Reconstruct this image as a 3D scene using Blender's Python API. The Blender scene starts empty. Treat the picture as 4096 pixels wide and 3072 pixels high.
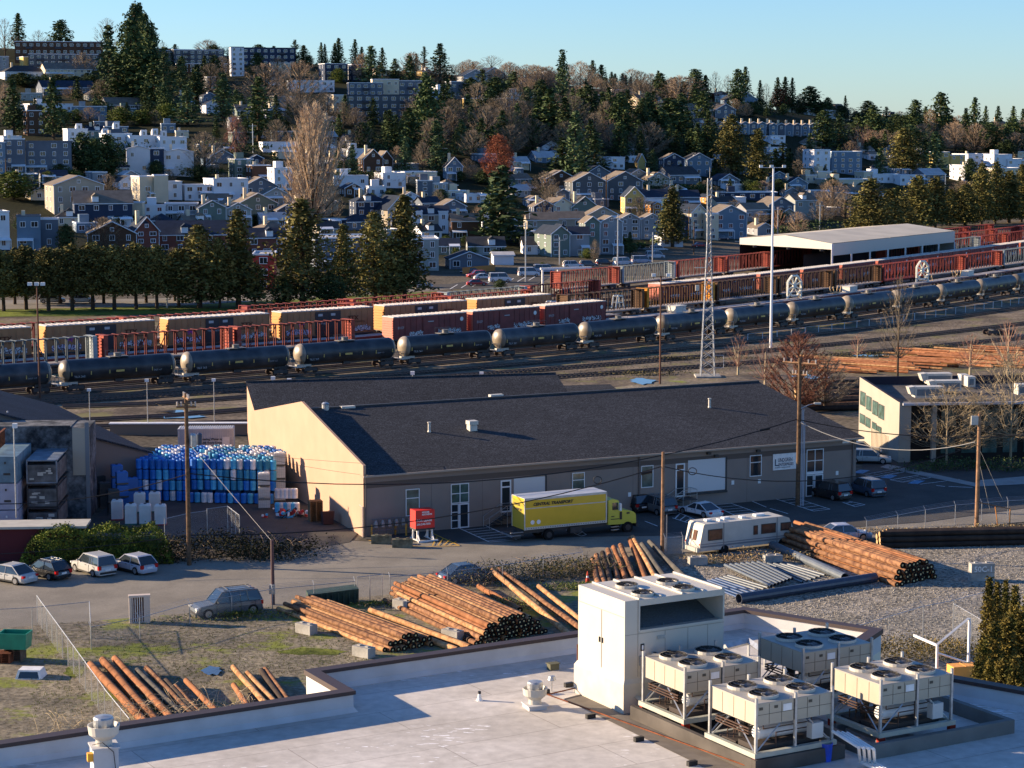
import bpy, math, random
from mathutils import Vector, Matrix
C = bpy.context.scene.collection
R = random.Random(7)
rad = math.radians
# ---------------------------------------------------------------- camera model
F = 8400.0; CZ = 36.0; PT = math.atan(1036 / F)
def ray(X, Y):
    dx = (X - 2048) / F; dy = (Y - 1536) / F
    return dx, math.cos(PT) - dy * math.sin(PT), math.sin(PT) + dy * math.cos(PT)
def G(X, Y, z=0.0):
    a, b, c = ray(X, Y); t = (CZ - z) / c
    return Vector((a * t, b * t, z))
def AT(X, Y, D):
    a, b, c = ray(X, Y); t = D / b
    return Vector((a * t, D, CZ - c * t))
def proj(p):
    x, y, z = p[0], p[1], p[2] - CZ
    d = y * math.cos(PT) - z * math.sin(PT); u = y * math.sin(PT) + z * math.cos(PT)
    return 2048 + F * x / d, 1536 - F * u / d
def wall(O, ang, X, Y):
    """pixel -> (distance along a vertical wall through O with heading ang, height)"""
    a, b, c = ray(X, Y); ux, uy = math.cos(ang), math.sin(ang)
    # t*(a,b) = O + u*(ux,uy)
    det = a * (-uy) - b * (-ux)
    t = (O[0] * (-uy) - O[1] * (-ux)) / det
    u = (a * t - O[0]) * ux + (b * t - O[1]) * uy
    return u, CZ - c * t
# ---------------------------------------------------------------- mesh builder
class MB:
    def __init__(s): s.v = []; s.f = []; s.m = []
    def add(s, vs, fs, mi=0):
        n = len(s.v); s.v.extend([tuple(p) for p in vs])
        for f in fs: s.f.append(tuple(i + n for i in f)); s.m.append(mi)
        return s
    def bx(s, x0, x1, y0, y1, z0, z1, mi=0):
        return s.add([(x0,y0,z0),(x1,y0,z0),(x1,y1,z0),(x0,y1,z0),(x0,y0,z1),(x1,y0,z1),(x1,y1,z1),(x0,y1,z1)],
                     [(0,3,2,1),(4,5,6,7),(0,1,5,4),(1,2,6,5),(2,3,7,6),(3,0,4,7)], mi)
    def box(s, c, sz, rz=0, mi=0, ry=0):
        M = Matrix.Rotation(rz, 3, 'Z') @ Matrix.Rotation(ry, 3, 'Y')
        x, y, z = sz[0]/2, sz[1]/2, sz[2]/2
        vs = [Vector(c) + M @ Vector(p) for p in [(-x,-y,-z),(x,-y,-z),(x,y,-z),(-x,y,-z),(-x,-y,z),(x,-y,z),(x,y,z),(-x,y,z)]]
        return s.add(vs, [(0,3,2,1),(4,5,6,7),(0,1,5,4),(1,2,6,5),(2,3,7,6),(3,0,4,7)], mi)
    def q(s, a, b, c, d, mi=0): return s.add([a,b,c,d], [(0,1,2,3)], mi)
    def poly(s, pts, mi=0): return s.add(pts, [tuple(range(len(pts)))], mi)
    def prism(s, pts, z0, z1, mi=0, mt=None):
        n = len(pts); vs = [(p[0],p[1],z0) for p in pts] + [(p[0],p[1],z1) for p in pts]
        s.add(vs, [(i,(i+1)%n,(i+1)%n+n,i+n) for i in range(n)], mi)
        s.add(vs, [tuple(range(n, 2*n)), tuple(range(n-1,-1,-1))], mi if mt is None else mt)
        return s
    def cyl(s, a, b, r0, r1=None, n=8, mi=0, cap=True, mc=None):
        a = Vector(a); b = Vector(b); r1 = r0 if r1 is None else r1
        d = (b - a).normalized() if (b-a).length > 1e-9 else Vector((0,0,1))
        u = d.cross(Vector((0,0,1)) if abs(d.z) < .95 else Vector((1,0,0))).normalized(); w = d.cross(u)
        vs = []
        for p, r in ((a, r0), (b, r1)):
            for i in range(n):
                t = 2*math.pi*i/n; vs.append(p + u*math.cos(t)*r + w*math.sin(t)*r)
        s.add(vs, [(i,(i+1)%n,(i+1)%n+n,i+n) for i in range(n)], mi)
        if cap: s.add(vs, [tuple(range(n-1,-1,-1)), tuple(range(n,2*n))], mi if mc is None else mc)
        return s
    def tube(s, pts, r, n=6, mi=0):
        for a, b in zip(pts[:-1], pts[1:]): s.cyl(a, b, r, r, n, mi)
        return s
    def bar(s, a, b, w=.08, mi=0): return s.cyl(a, b, w*.7, w*.7, 4, mi)
    def lathe(s, prof, c=(0,0,0), n=16, mi=0, mis=None):
        vs = []
        for r, z in prof:
            for i in range(n):
                t = 2*math.pi*i/n; vs.append((c[0]+r*math.cos(t), c[1]+r*math.sin(t), c[2]+z))
        for k in range(len(prof)-1):
            s.add(vs[k*n:(k+2)*n], [(i,(i+1)%n,(i+1)%n+n,i+n) for i in range(n)], mis[k] if mis else mi)
        return s
    def build(s, name, mats, parent=None, loc=(0,0,0), rz=0, smooth=False):
        me = bpy.data.meshes.new(name); me.from_pydata(s.v, [], s.f)
        if not isinstance(mats, (list, tuple)): mats = [mats]
        for m in mats: me.materials.append(m)
        if len(mats) > 1: me.polygons.foreach_set('material_index', s.m)
        if smooth: me.polygons.foreach_set('use_smooth', [True]*len(s.f))
        me.update()
        o = bpy.data.objects.new(name, me); C.objects.link(o)
        o.location = loc; o.rotation_euler = (0,0,rz)
        if parent: o.parent = parent
        return o
ALL = []     # (object, description, anchor) for automatic disambiguation
def tag(o, label, cat, group=None, anchor=None):
    o['label'] = label; o['category'] = cat
    if group: o['group'] = group
    ALL.append(o)
    return o
def thing(name, label, cat, loc=(0,0,0), rz=0, group=None, sc=None):
    o = bpy.data.objects.new(name, None); C.objects.link(o); o.empty_display_size = .1
    o.location = loc; o.rotation_euler = (0,0,rz)
    if sc: o.scale = sc
    return tag(o, label, cat, group)
def struct(mb, name, mats, smooth=False):
    o = mb.build(name, mats, smooth=smooth); o['kind'] = 'structure'; return o
KIDS = {}
def dup(root, loc, rz=0, label=None, group=None, sc=None):
    def cp(o, par):
        c = o.copy(); C.objects.link(c); c.parent = par
        for ch in o.children: cp(ch, c)
        return c
    r = cp(root, None); r.location = loc; r.rotation_euler = (0,0,rz)
    if sc: r.scale = sc
    if label: r['label'] = label
    if group: r['group'] = group
    ALL.append(r)
    return r
class Proto:
    """first use moves the original, later uses copy it"""
    def __init__(s, root): s.root = root; s.used = False
    def put(s, loc, rz=0, label=None, group=None, sc=None):
        if not s.used:
            s.used = True; r = s.root; r.location = loc; r.rotation_euler = (0,0,rz)
            if sc: r.scale = sc
            if label: r['label'] = label
            if group: r['group'] = group
            return r
        return dup(s.root, loc, rz, label, group, sc)
# ---------------------------------------------------------------- materials
MT = {}
def mat(name, c, r=.8, m=0.0, n=None, c2=None, bump=None, rnd=0, al=None, sp=.5):
    if name in MT: return MT[name]
    M = bpy.data.materials.new(name); M.use_nodes = True; nt = M.node_tree; N = nt.nodes; L = nt.links
    b = N['Principled BSDF']; b.inputs['Roughness'].default_value = r; b.inputs['Metallic'].default_value = m
    b.inputs['Specular IOR Level'].default_value = sp if (r < .7 or sp != .5) else .15
    col = None
    b.inputs['Base Color'].default_value = (*c, 1)
    tc = N.new('ShaderNodeTexCoord')
    if n:
        no = N.new('ShaderNodeTexNoise'); no.inputs['Scale'].default_value = n[0]; no.inputs['Detail'].default_value = 5
        L.new(tc.outputs['Object'], no.inputs['Vector'])
        cr = N.new('ShaderNodeValToRGB'); cr.color_ramp.elements[0].position = .5 - n[2] if len(n) > 2 else .3
        cr.color_ramp.elements[1].position = .5 + n[2] if len(n) > 2 else .7
        a = n[1]
        lo = tuple(max(0, x*(1-a)) for x in c) if c2 is None else c
        hi = tuple(x*(1+a) for x in c) if c2 is None else c2
        cr.color_ramp.elements[0].color = (*lo, 1); cr.color_ramp.elements[1].color = (*hi, 1)
        L.new(no.outputs['Fac'], cr.inputs['Fac']); col = cr.outputs['Color']
    if rnd:
        oi = N.new('ShaderNodeObjectInfo'); mr = N.new('ShaderNodeMapRange')
        mr.inputs['To Min'].default_value = 1-rnd; mr.inputs['To Max'].default_value = 1+rnd
        L.new(oi.outputs['Random'], mr.inputs['Value'])
        mx = N.new('ShaderNodeVectorMath'); mx.operation = 'SCALE'
        if col: L.new(col, mx.inputs[0])
        else: mx.inputs[0].default_value = c
        L.new(mr.outputs['Result'], mx.inputs['Scale']); col = mx.outputs[0]
    if col: L.new(col, b.inputs['Base Color'])
    if bump:
        nb = N.new('ShaderNodeTexNoise'); nb.inputs['Scale'].default_value = bump[0]; nb.inputs['Detail'].default_value = 6
        L.new(tc.outputs['Object'], nb.inputs['Vector'])
        bp = N.new('ShaderNodeBump'); bp.inputs['Strength'].default_value = bump[1]
        bp.inputs['Distance'].default_value = bump[2] if len(bump) > 2 else .05
        L.new(nb.outputs['Fac'], bp.inputs['Height']); L.new(bp.outputs['Normal'], b.inputs['Normal'])
    MT[name] = M; return M
def P(name, c1, c2_, c3, **k): return mat(name, (c1, c2_, c3), **k)
white = P('white_paint', .72,.72,.70, r=.5, n=(2.0,.12))
offw = P('offwhite_metal', .52,.49,.42, r=.45, n=(1.5,.10))
cream = P('cream_wall', .66,.58,.42, r=.8, n=(.6,.06))
black = P('black_plastic', .012,.012,.013, r=.5)
dark = P('dark_steel', .035,.033,.032, r=.6, n=(3,.3))
steel = P('galvanised_steel', .42,.43,.43, r=.4, m=.6, n=(6,.2))
glass = P('window_glass', .02,.028,.035, r=.08, sp=.8)
glassg = P('green_glass', .06,.11,.10, r=.1, sp=.8, n=(1.2,.5))
wood = P('weathered_pole_wood', .12,.075,.045, r=.9, n=(4,.4))
woodl = P('light_pole_wood', .26,.15,.085, r=.85, n=(3,.35))
rust = P('rust', .16,.055,.025, r=.9, n=(2.5,.5))
conc = P('concrete', .33,.32,.29, r=.9, n=(1.2,.25), bump=(8,.4,.03))
cable = P('black_cable', .008,.008,.008, r=.6)
cablel = P('light_cable', .35,.34,.31, r=.6)
rubber = P('tyre_rubber', .012,.012,.012, r=.85)
redp = P('red_paint', .55,.03,.02, r=.5)
trim = P('white_trim', .72,.73,.74, r=.6)
frame = P('window_frame', .70,.71,.71, r=.5)
# ---------------------------------------------------------------- world, sun, camera
SUN = Vector((-0.978, 0.21, math.tan(rad(15.5)))).normalized()
sc = bpy.context.scene
w = bpy.data.worlds.new('World'); sc.world = w; w.use_nodes = True
nt = w.node_tree; sky = nt.nodes.new('ShaderNodeTexSky'); sky.sky_type = 'NISHITA'; sky.sun_disc = False
sky.sun_elevation = rad(15.5); sky.sun_rotation = math.atan2(SUN.x, SUN.y)
sky.air_density = 1.0; sky.dust_density = .1; sky.ozone_density = 4.0; sky.altitude = 50
bg = nt.nodes['Background']; bg.inputs['Strength'].default_value = .066
tint = nt.nodes.new('ShaderNodeMix'); tint.data_type = 'RGBA'; tint.blend_type = 'MULTIPLY'; tint.inputs[0].default_value = 1; tint.inputs[7].default_value = (.79,.97,1.26,1)
nt.links.new(sky.outputs['Color'], tint.inputs[6]); nt.links.new(tint.outputs[2], bg.inputs['Color'])
ld = bpy.data.lights.new('sun', 'SUN'); ld.energy = 4.9; ld.angle = rad(.5); ld.color = (1.0, .77, .53)
lo = bpy.data.objects.new('sun', ld); C.objects.link(lo); lo.rotation_euler = (-SUN).to_track_quat('-Z', 'Y').to_euler()
cd = bpy.data.cameras.new('camera'); co = bpy.data.objects.new('camera', cd); C.objects.link(co)
cd.sensor_width = 36; cd.lens = 36 * F / 4096; cd.clip_start = 1; cd.clip_end = 9000
co.location = (0, 0, CZ); co.rotation_euler = (math.pi/2 - PT, 0, 0); sc.camera = co
sc.view_settings.view_transform = 'Standard'; sc.view_settings.look = 'None'; sc.view_settings.exposure = 1.42; sc.view_settings.gamma = 1
# ---------------------------------------------------------------- terrain
COLS = [0, 1000, 2000, 3000, 3500, 4096]
TAB = {0: [(1000,520),(850,600),(700,680),(600,760),(500,880),(400,1000),(300,1130),(190,1210)],
 1000: [(1000,560),(850,645),(700,735),(600,800),(500,880),(400,1000),(300,1120),(235,1200)],
 2000: [(1000,585),(850,690),(700,790),(600,850),(500,920),(400,1040),(310,1150)],
 3000: [(900,715),(800,800),(700,880),(600,945),(500,1030),(425,1120)],
 3500: [(850,815),(750,905),(650,985),(560,1080),(500,1180)],
 4096: [(820,860),(740,930),(660,1000),(600,1060),(545,1180)]}
FLAT = {0:440, 1000:465, 2000:500, 3000:640, 3500:740, 4096:805}
PROF = {}
for X in COLS:
    pr = [(0,0.0),(FLAT[X],0.0)]
    for y, D in TAB[X]:
        pr.append((D, max(.3, AT(X, y, D).z)))
    D, e = pr[-1]; pr += [(D+120, e+1), (D+400, e-30), (D+1500, e-60)]
    PROF[X] = pr
def lerp_prof(pr, D):
    for (a, ea), (b, eb) in zip(pr[:-1], pr[1:]):
        if D <= b:
            t = (D-a)/(b-a); return ea + (eb-ea)*t
    return pr[-1][1]
def elev(x, y):
    D = y; X = 2048 + F * x / max(D, 1)
    X = min(max(X, 0), 4096)
    for a, b in zip(COLS[:-1], COLS[1:]):
        if X <= b:
            t = (X-a)/(b-a); return lerp_prof(PROF[a], D)*(1-t) + lerp_prof(PROF[b], D)*t
def surf(X, Y):
    lo_ = None; D = 430.0
    while D < 1500:
        p = AT(X, Y, D)
        if p.z <= elev(p.x, p.y):
            return Vector((p.x, p.y, elev(p.x, p.y)))
        D += 3
    p = AT(X, Y, 1180); return Vector((p.x, p.y, elev(p.x, p.y)))
def ground_mat():
    M = bpy.data.materials.new('ground_soil'); M.use_nodes = True; N = M.node_tree.nodes; L = M.node_tree.links
    b = N['Principled BSDF']; b.inputs['Roughness'].default_value = .95; b.inputs['Specular IOR Level'].default_value = .05
    g = N.new('ShaderNodeNewGeometry')
    def noise(s, d=6):
        n = N.new('ShaderNodeTexNoise'); n.inputs['Scale'].default_value = s; n.inputs['Detail'].default_value = d
        L.new(g.outputs['Position'], n.inputs['Vector']); return n
    a = noise(.06); c = noise(1.5)
    r1 = N.new('ShaderNodeValToRGB'); r1.color_ramp.elements[0].position = .4; r1.color_ramp.elements[1].position = .62
    r1.color_ramp.elements[0].color = (.10,.088,.070,1); r1.color_ramp.elements[1].color = (.17,.145,.105,1)
    r2 = N.new('ShaderNodeValToRGB'); r2.color_ramp.elements[0].position = .3; r2.color_ramp.elements[1].position = .7
    r2.color_ramp.elements[0].color = (.45,.45,.45,1); r2.color_ramp.elements[1].color = (1.3,1.3,1.3,1)
    mx = N.new('ShaderNodeMix'); mx.data_type = 'RGBA'; mx.blend_type = 'MULTIPLY'; mx.inputs[0].default_value = 1
    L.new(a.outputs['Fac'], r1.inputs['Fac']); L.new(c.outputs['Fac'], r2.inputs['Fac'])
    # hillside greens above the valley floor
    sx = N.new('ShaderNodeSeparateXYZ'); L.new(g.outputs['Position'], sx.inputs[0])
    mr = N.new('ShaderNodeMapRange'); mr.inputs['From Min'].default_value = .2; mr.inputs['From Max'].default_value = 1.5
    L.new(sx.outputs['Z'], mr.inputs['Value'])
    m2 = N.new('ShaderNodeMix'); m2.data_type = 'RGBA'; L.new(mr.outputs['Result'], m2.inputs[0])
    L.new(r1.outputs['Color'], m2.inputs[6]); m2.inputs[7].default_value = (.028,.030,.014,1)
    L.new(m2.outputs[2], mx.inputs[6]); L.new(r2.outputs['Color'], mx.inputs[7]); L.new(mx.outputs[2], b.inputs['Base Color'])
    return M
t = MB(); xs = [-1600, -1000] + list(range(-600, 4801, 200)) + [5300, 6000]
Ds = [-60, 30, 120, 250, 350] + list(range(430, 1300, 14)) + [1350, 1450, 1600, 1900, 2600]
vs = []
for D in Ds:
    for X in xs:
        x = (X-2048)/F*max(D, 250)*(1.0 if D > 0 else 1.0)
        if D < 430: x = (X-2048)/F*430
        vs.append((x, D, elev(x, D) if D > 300 else 0))
n = len(xs)
t.add(vs, [(j*n+i, j*n+i+1, (j+1)*n+i+1, (j+1)*n+i) for j in range(len(Ds)-1) for i in range(n-1)])
struct(t, 'ground', ground_mat(), smooth=True)
# ---------------------------------------------------------------- ground sheets
def gm(name, c1, c2, sc1=.3, sc2=4.0, amt=.25, r=.92, bump=None, moss=None):
    M = bpy.data.materials.new(name); M.use_nodes = True; N = M.node_tree.nodes; L = M.node_tree.links
    b = N['Principled BSDF']; b.inputs['Roughness'].default_value = r; b.inputs['Specular IOR Level'].default_value = .12
    g = N.new('ShaderNodeNewGeometry')
    ns = []
    for s in (sc1, sc2):
        n = N.new('ShaderNodeTexNoise'); n.inputs['Scale'].default_value = s; n.inputs['Detail'].default_value = 7; n.inputs['Roughness'].default_value = .6
        L.new(g.outputs['Position'], n.inputs['Vector']); ns.append(n)
    r1 = N.new('ShaderNodeValToRGB'); r1.color_ramp.elements[0].position = .38; r1.color_ramp.elements[1].position = .62
    r1.color_ramp.elements[0].color = (*c1,1); r1.color_ramp.elements[1].color = (*c2,1)
    r2 = N.new('ShaderNodeMapRange'); r2.inputs['From Min'].default_value = .3; r2.inputs['From Max'].default_value = .7
    r2.inputs['To Min'].default_value = 1-amt; r2.inputs['To Max'].default_value = 1+amt
    L.new(ns[0].outputs['Fac'], r1.inputs['Fac']); L.new(ns[1].outputs['Fac'], r2.inputs['Value'])
    v = N.new('ShaderNodeVectorMath'); v.operation = 'SCALE'; L.new(r1.outputs['Color'], v.inputs[0]); L.new(r2.outputs['Result'], v.inputs['Scale'])
    L.new(v.outputs[0], b.inputs['Base Color'])
    if moss:
        n = N.new('ShaderNodeTexNoise'); n.inputs['Scale'].default_value = .16; n.inputs['Detail'].default_value = 9; n.inputs['Roughness'].default_value = .72; L.new(g.outputs['Position'], n.inputs['Vector'])
        mr = N.new('ShaderNodeMapRange'); mr.inputs['From Min'].default_value = .53; mr.inputs['From Max'].default_value = .60; mr.inputs['To Max'].default_value = .85; L.new(n.outputs['Fac'], mr.inputs['Value'])
        mx = N.new('ShaderNodeMix'); mx.data_type = 'RGBA'; L.new(mr.outputs['Result'], mx.inputs[0]); L.new(v.outputs[0], mx.inputs[6]); mx.inputs[7].default_value = (*moss,1); L.new(mx.outputs[2], b.inputs['Base Color'])
    if bump:
        bp = N.new('ShaderNodeBump'); bp.inputs['Strength'].default_value = bump; bp.inputs['Distance'].default_value = .08
        L.new(ns[1].outputs['Fac'], bp.inputs['Height']); L.new(bp.outputs['Normal'], b.inputs['Normal'])
    return M
asph = gm('asphalt_road', (.19,.175,.145), (.245,.225,.185), .25, 9, .18)
asph2 = gm('asphalt_lot', (.062,.060,.056), (.085,.08,.072), .3, 8, .2)
yardm = gm('yard_dirt', (.13,.115,.085), (.25,.215,.15), .22, 2.5, .6, bump=.6, moss=(.19,.22,.03))
gravm = gm('gravel', (.19,.175,.14), (.27,.245,.20), .25, 3.2, 1.0, bump=1.0)
ballm = gm('rail_ballast', (.075,.060,.045), (.21,.17,.12), .12, 1.6, .6, moss=(.16,.15,.06))
mossm = gm('moss', (.06,.075,.012), (.16,.18,.03), .5, 3, .5)
grassm = gm('grass', (.06,.09,.012), (.17,.20,.03), .1, 2, .4)
pudm = P('puddle_water', .05,.06,.07, r=.03, sp=1.0)
paintw = P('road_paint_white', .62,.62,.6, r=.8, n=(5,.2))
painty = P('road_paint_yellow', .62,.36,.05, r=.8, n=(5,.2))
ZL = [0.02]
def sheet(name, pts, m, z=None, px=True):
    ps = [G(*p) for p in pts] if px else [Vector((*p,0)) for p in pts]
    b = MB(); b.poly([(p.x, p.y, z) for p in ps]); return struct(b, name, m)
# street: runs left to right along heading ~26 deg, z levels 2 cm apart
sheet('rail_yard_ground', [(-140,240),(-140,420),(300,820),(330,780),(120,360),(60,262),(20,250)], ballm, .02, px=False)
sheet('yard_ground', [(-700,3600),(-700,2560),(-60,2520),(700,2460),(1200,2420),(2000,2330),(2340,2290),(2700,2215),(3100,2260),(3200,3600)], yardm, .05)
sheet('gravel_ground', [(2560,3600),(2560,2330),(2700,2235),(3050,2200),(3560,2185),(4096,2150),(5000,2100),(6200,2500),(5600,3600)], gravm, .075)
sheet('road', [(-900,2640),(-900,2330),(0,2290),(620,2262),(1000,2222),(1350,2160),(1500,2170),(1900,2150),(2600,2060),(3500,1990),(4096,1965),(5200,1900),(5400,2045),(4096,2088),(3600,2140),(2900,2235),(2340,2292),(1990,2335),(1300,2412),(700,2468),(-60,2540)], asph, .03)
sheet('parking_lot', [(1455,2158),(1480,2140),(3430,1972),(3460,1800),(4000,1760),(5200,1700),(5400,1960),(4500,2010),(4096,2035),(3700,2090),(3000,2140),(2250,2150),(1860,2172),(1560,2168)], asph2, .06)
sheet('storage_lot', [(330,2120),(500,1960),(560,1840),(1000,1830),(1430,2135),(1400,2170),(1010,2240),(900,2180),(760,2150)], asph2, .055)
sheet('rail_yard_path', [(2150,1590),(2700,1520),(3100,1560),(2900,1600)], yardm, .06)
st = surf
# ---------------------------------------------------------------- white roofed building in the foreground
def membrane():
    M = gm('roof_membrane', (.48,.45,.40), (.61,.58,.53), .22, 2.5, .14, r=.75); N = M.node_tree.nodes; L = M.node_tree.links
    b = N['Principled BSDF']; base = b.inputs['Base Color'].links[0].from_socket
    g = N.new('ShaderNodeNewGeometry'); mp = N.new('ShaderNodeMapping'); mp.inputs['Rotation'].default_value[2] = rad(-30)
    L.new(g.outputs['Position'], mp.inputs['Vector'])
    br = N.new('ShaderNodeTexBrick'); br.inputs['Scale'].default_value = .5; br.inputs['Brick Width'].default_value = 4; br.inputs['Row Height'].default_value = 1.05
    br.inputs['Mortar Size'].default_value = .008; br.inputs['Color1'].default_value = (1,1,1,1); br.inputs['Color2'].default_value = (.93,.93,.93,1); br.inputs['Mortar'].default_value = (.62,.6,.58,1)
    L.new(mp.outputs[0], br.inputs['Vector'])
    # white scuffs, elongated
    mp2 = N.new('ShaderNodeMapping'); mp2.inputs['Rotation'].default_value[2] = rad(30); mp2.inputs['Scale'].default_value = (1.2,4,1)
    L.new(g.outputs['Position'], mp2.inputs['Vector'])
    sn = N.new('ShaderNodeTexNoise'); sn.inputs['Scale'].default_value = 2.2; sn.inputs['Detail'].default_value = 3; L.new(mp2.outputs[0], sn.inputs['Vector'])
    big = N.new('ShaderNodeTexNoise'); big.inputs['Scale'].default_value = .25; L.new(g.outputs['Position'], big.inputs['Vector'])
    mu = N.new('ShaderNodeMath'); mu.operation = 'MULTIPLY'; L.new(sn.outputs['Fac'], mu.inputs[0]); L.new(big.outputs['Fac'], mu.inputs[1])
    r2 = N.new('ShaderNodeMapRange'); r2.inputs['From Min'].default_value = .37; r2.inputs['From Max'].default_value = .385; L.new(mu.outputs[0], r2.inputs['Value'])
    m1 = N.new('ShaderNodeMix'); m1.data_type = 'RGBA'; m1.blend_type = 'MULTIPLY'; m1.inputs[0].default_value = 1
    L.new(base, m1.inputs[6]); L.new(br.outputs['Color'], m1.inputs[7])
    m2 = N.new('ShaderNodeMix'); m2.data_type = 'RGBA'; m2.inputs[7].default_value = (.8,.8,.8,1)
    L.new(r2.outputs['Result'], m2.inputs[0]); L.new(m1.outputs[2], m2.inputs[6]); L.new(m2.outputs[2], b.inputs['Base Color'])
    return M
roofm = membrane()
parw = P('parapet_white', .50,.50,.50, r=.7, n=(1.3,.12,.25))
cope = P('brown_coping', .045,.028,.026, r=.6)
bl = [(-32,47.6),(-5.3,63.3),(-6.6,65.7),(8.4,74.5),(12.8,71.2),(11.9,69.5),(10.9,67.6),(14.0,65.0),(30,52.2)]
def offs(pl, d):
    out = []
    for i, p in enumerate(pl):
        ns = []
        for a, b in ((i-1, i), (i, i+1)):
            if a < 0 or b >= len(pl): continue
            v = Vector((pl[b][0]-pl[a][0], pl[b][1]-pl[a][1])).normalized(); ns.append(Vector((v.y, -v.x)))
        if len(ns) == 1: n = ns[0]; k = 1
        else:
            n = (ns[0]+ns[1]).normalized(); k = 1/max(.35, n.dot(ns[0]))
        out.append((p[0]+n.x*d*k, p[1]+n.y*d*k))
    return out
bt = thing('warehouse_building', 'white walled building whose flat pale roof fills the bottom of the picture', 'building', (0,0,0))
foot = bl + [(34,40),(-32,40)]
b = MB(); b.prism(foot[::-1], 0, 17.9); b.build('wall', P('building_cream', .62,.58,.46, n=(.8,.06)), bt)
b = MB(); i2 = offs(bl, .28); b.poly([(x,y,18.0) for x,y in (i2 + [(33.9,40.1),(-31.9,40.1)])][::-1]); b.build('roof', roofm, bt)
b = MB(); i1 = offs(bl, .30); i3 = offs(bl, .42)
for i in range(len(bl)-1):
    o0,o1 = bl[i],bl[i+1]; a0,a1 = i1[i],i1[i+1]; c0,c1 = i3[i],i3[i+1]
    b.q((*o1,17.9),(*o0,17.9),(*o0,18.58),(*o1,18.58))
    b.q((*a0,18.16),(*a1,18.16),(*a1,18.58),(*a0,18.58))
    b.q((*c0,18.003),(*c1,18.003),(*a1,18.16),(*a0,18.16))
    b.q((*a0,18.58),(*a1,18.58),(*o1,18.58),(*o0,18.58))
b.build('parapet', parw, bt)
b = MB(); p0 = offs(bl, -.06); p1 = offs(bl, .36)
for i in range(len(bl)-1):
    a0,a1,c0,c1 = p0[i],p0[i+1],p1[i],p1[i+1]
    b.q((*a0,18.67),(*c0,18.67),(*c1,18.67),(*a1,18.67)); b.q((*a0,18.5),(*a0,18.67),(*a1,18.67),(*a1,18.5)); b.q((*c0,18.55),(*c1,18.55),(*c1,18.67),(*c0,18.67))
b.build('coping', cope, bt)
b = MB(); padm = P('walk_pad', .17,.15,.125, r=.9, n=(2,.15))
b.poly([G(x,y,18.012) for x,y in [(2255,2795),(2395,2755),(3120,3090),(2860,3090)]]); b.build('walkway_pad', padm, bt)
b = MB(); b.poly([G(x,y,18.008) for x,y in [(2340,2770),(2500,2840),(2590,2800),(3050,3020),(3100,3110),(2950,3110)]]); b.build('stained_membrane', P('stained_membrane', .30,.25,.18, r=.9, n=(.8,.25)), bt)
# air handler -----------------------------------------------------------------
A0 = Vector((3.44, 62.98, 18)); aa = rad(29.5)
ux = Vector((math.cos(aa), math.sin(aa), 0)); uy = Vector((-math.sin(aa), math.cos(aa), 0))
def L3(p, O=A0):
    d = p - O; return Vector((d.dot(ux), d.dot(uy), d.z))
ahp = P('air_handler_panel', .50,.475,.41, r=.5, n=(.9,.05))
ah = thing('air_handler', 'tall cream air handling cabinet with fans on top standing on the pale roof', 'air handler', A0, aa)
b = MB(); b.bx(-.06,3.82,-.08,2.86,.0,.92); b.add([(-.06,-.08,.92),(3.82,-.08,.92),(3.82,2.86,.92),(-.06,2.86,.92),(.02,0,1.06),(3.74,0,1.06),(3.74,2.78,1.06),(.02,2.78,1.06)],[(0,1,5,4),(1,2,6,5),(2,3,7,6),(3,0,4,7)]); b.build('curb', P('curb_white', .52,.49,.41, r=.7, n=(2,.08)), ah)
W_, D_, H_ = 3.72, 2.74, 3.52
b = MB(); b.bx(.02,.5,.0,D_,1.06,H_); b.bx(.503,W_,.0,D_,1.06,2.52); b.bx(.503,W_,2.35,D_,2.523,H_-.12); b.bx(W_-.06,W_,.0,2.347,2.523,H_-.12)
b.bx(.503,W_,-.02,D_,H_-.12,H_-.003); b.build('cabinet', ahp, ah)
b = MB(); seam = P('panel_seam', .30,.28,.24, r=.8)
for x in (1.5,2.35,3.1): b.bx(x,x+.015,-.006,.01,1.1,2.45)
b.bx(.03,W_,-.006,.01,2.44,2.455); b.bx(.495,.507,-.012,.01,1.1,H_-.02)
b.bx(.006,.025,1.33,1.345,1.15,3.0); b.bx(.006,.025,.05,2.7,3.0,3.012)
b.build('panel_seams', seam, ah)
b = MB(); b.q((.51,.35,2.53),(W_-.07,.35,2.53),(W_-.07,2.3,3.2),(.51,2.3,3.2)); 
for k in range(4): b.bx(.9+k*.75,.93+k*.75,.34,.36,2.53,2.6)
b.build('coil_panel', P('coil_fins', .10,.13,.15, r=.5, n=(20,.3)), ah)
b = MB(); b.bx(.504,W_,-.03,.0,H_-.2,H_-.0); b.bx(.504,.56,-.03,-.005,2.5,H_-.2); b.bx(W_-.06,W_,-.03,-.005,2.5,H_-.2); b.bx(.56,W_-.06,-.03,-.003,2.48,2.56); b.build('opening_trim', ahp, ah)
for x in (1.26,1.42): MB().bx(-.02,.02,x,x+.03,1.95,2.12).build('door_handle', black, ah)
b = MB(); b.tube([(.62,-.05,1.0),(.62,-.05,1.6),(.95,-.05,1.6),(.95,-.05,1.1)],.02,5); b.tube([(1.9,-.04,1.0),(1.9,-.04,1.35)],.03,5); b.bx(.55,.75,-.1,-.01,1.45,1.75); b.bx(1.2,1.5,-.03,-.01,2.2,2.3); b.build('conduit', steel, ah)
b = MB(); b.bx(.6,.72,-.03,.0,1.9,2.12); b.build('warning_label', black, ah); b = MB(); b.bx(.63,.69,-.034,-.03,1.94,2.08); b.build('label_plate', white, ah)
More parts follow.
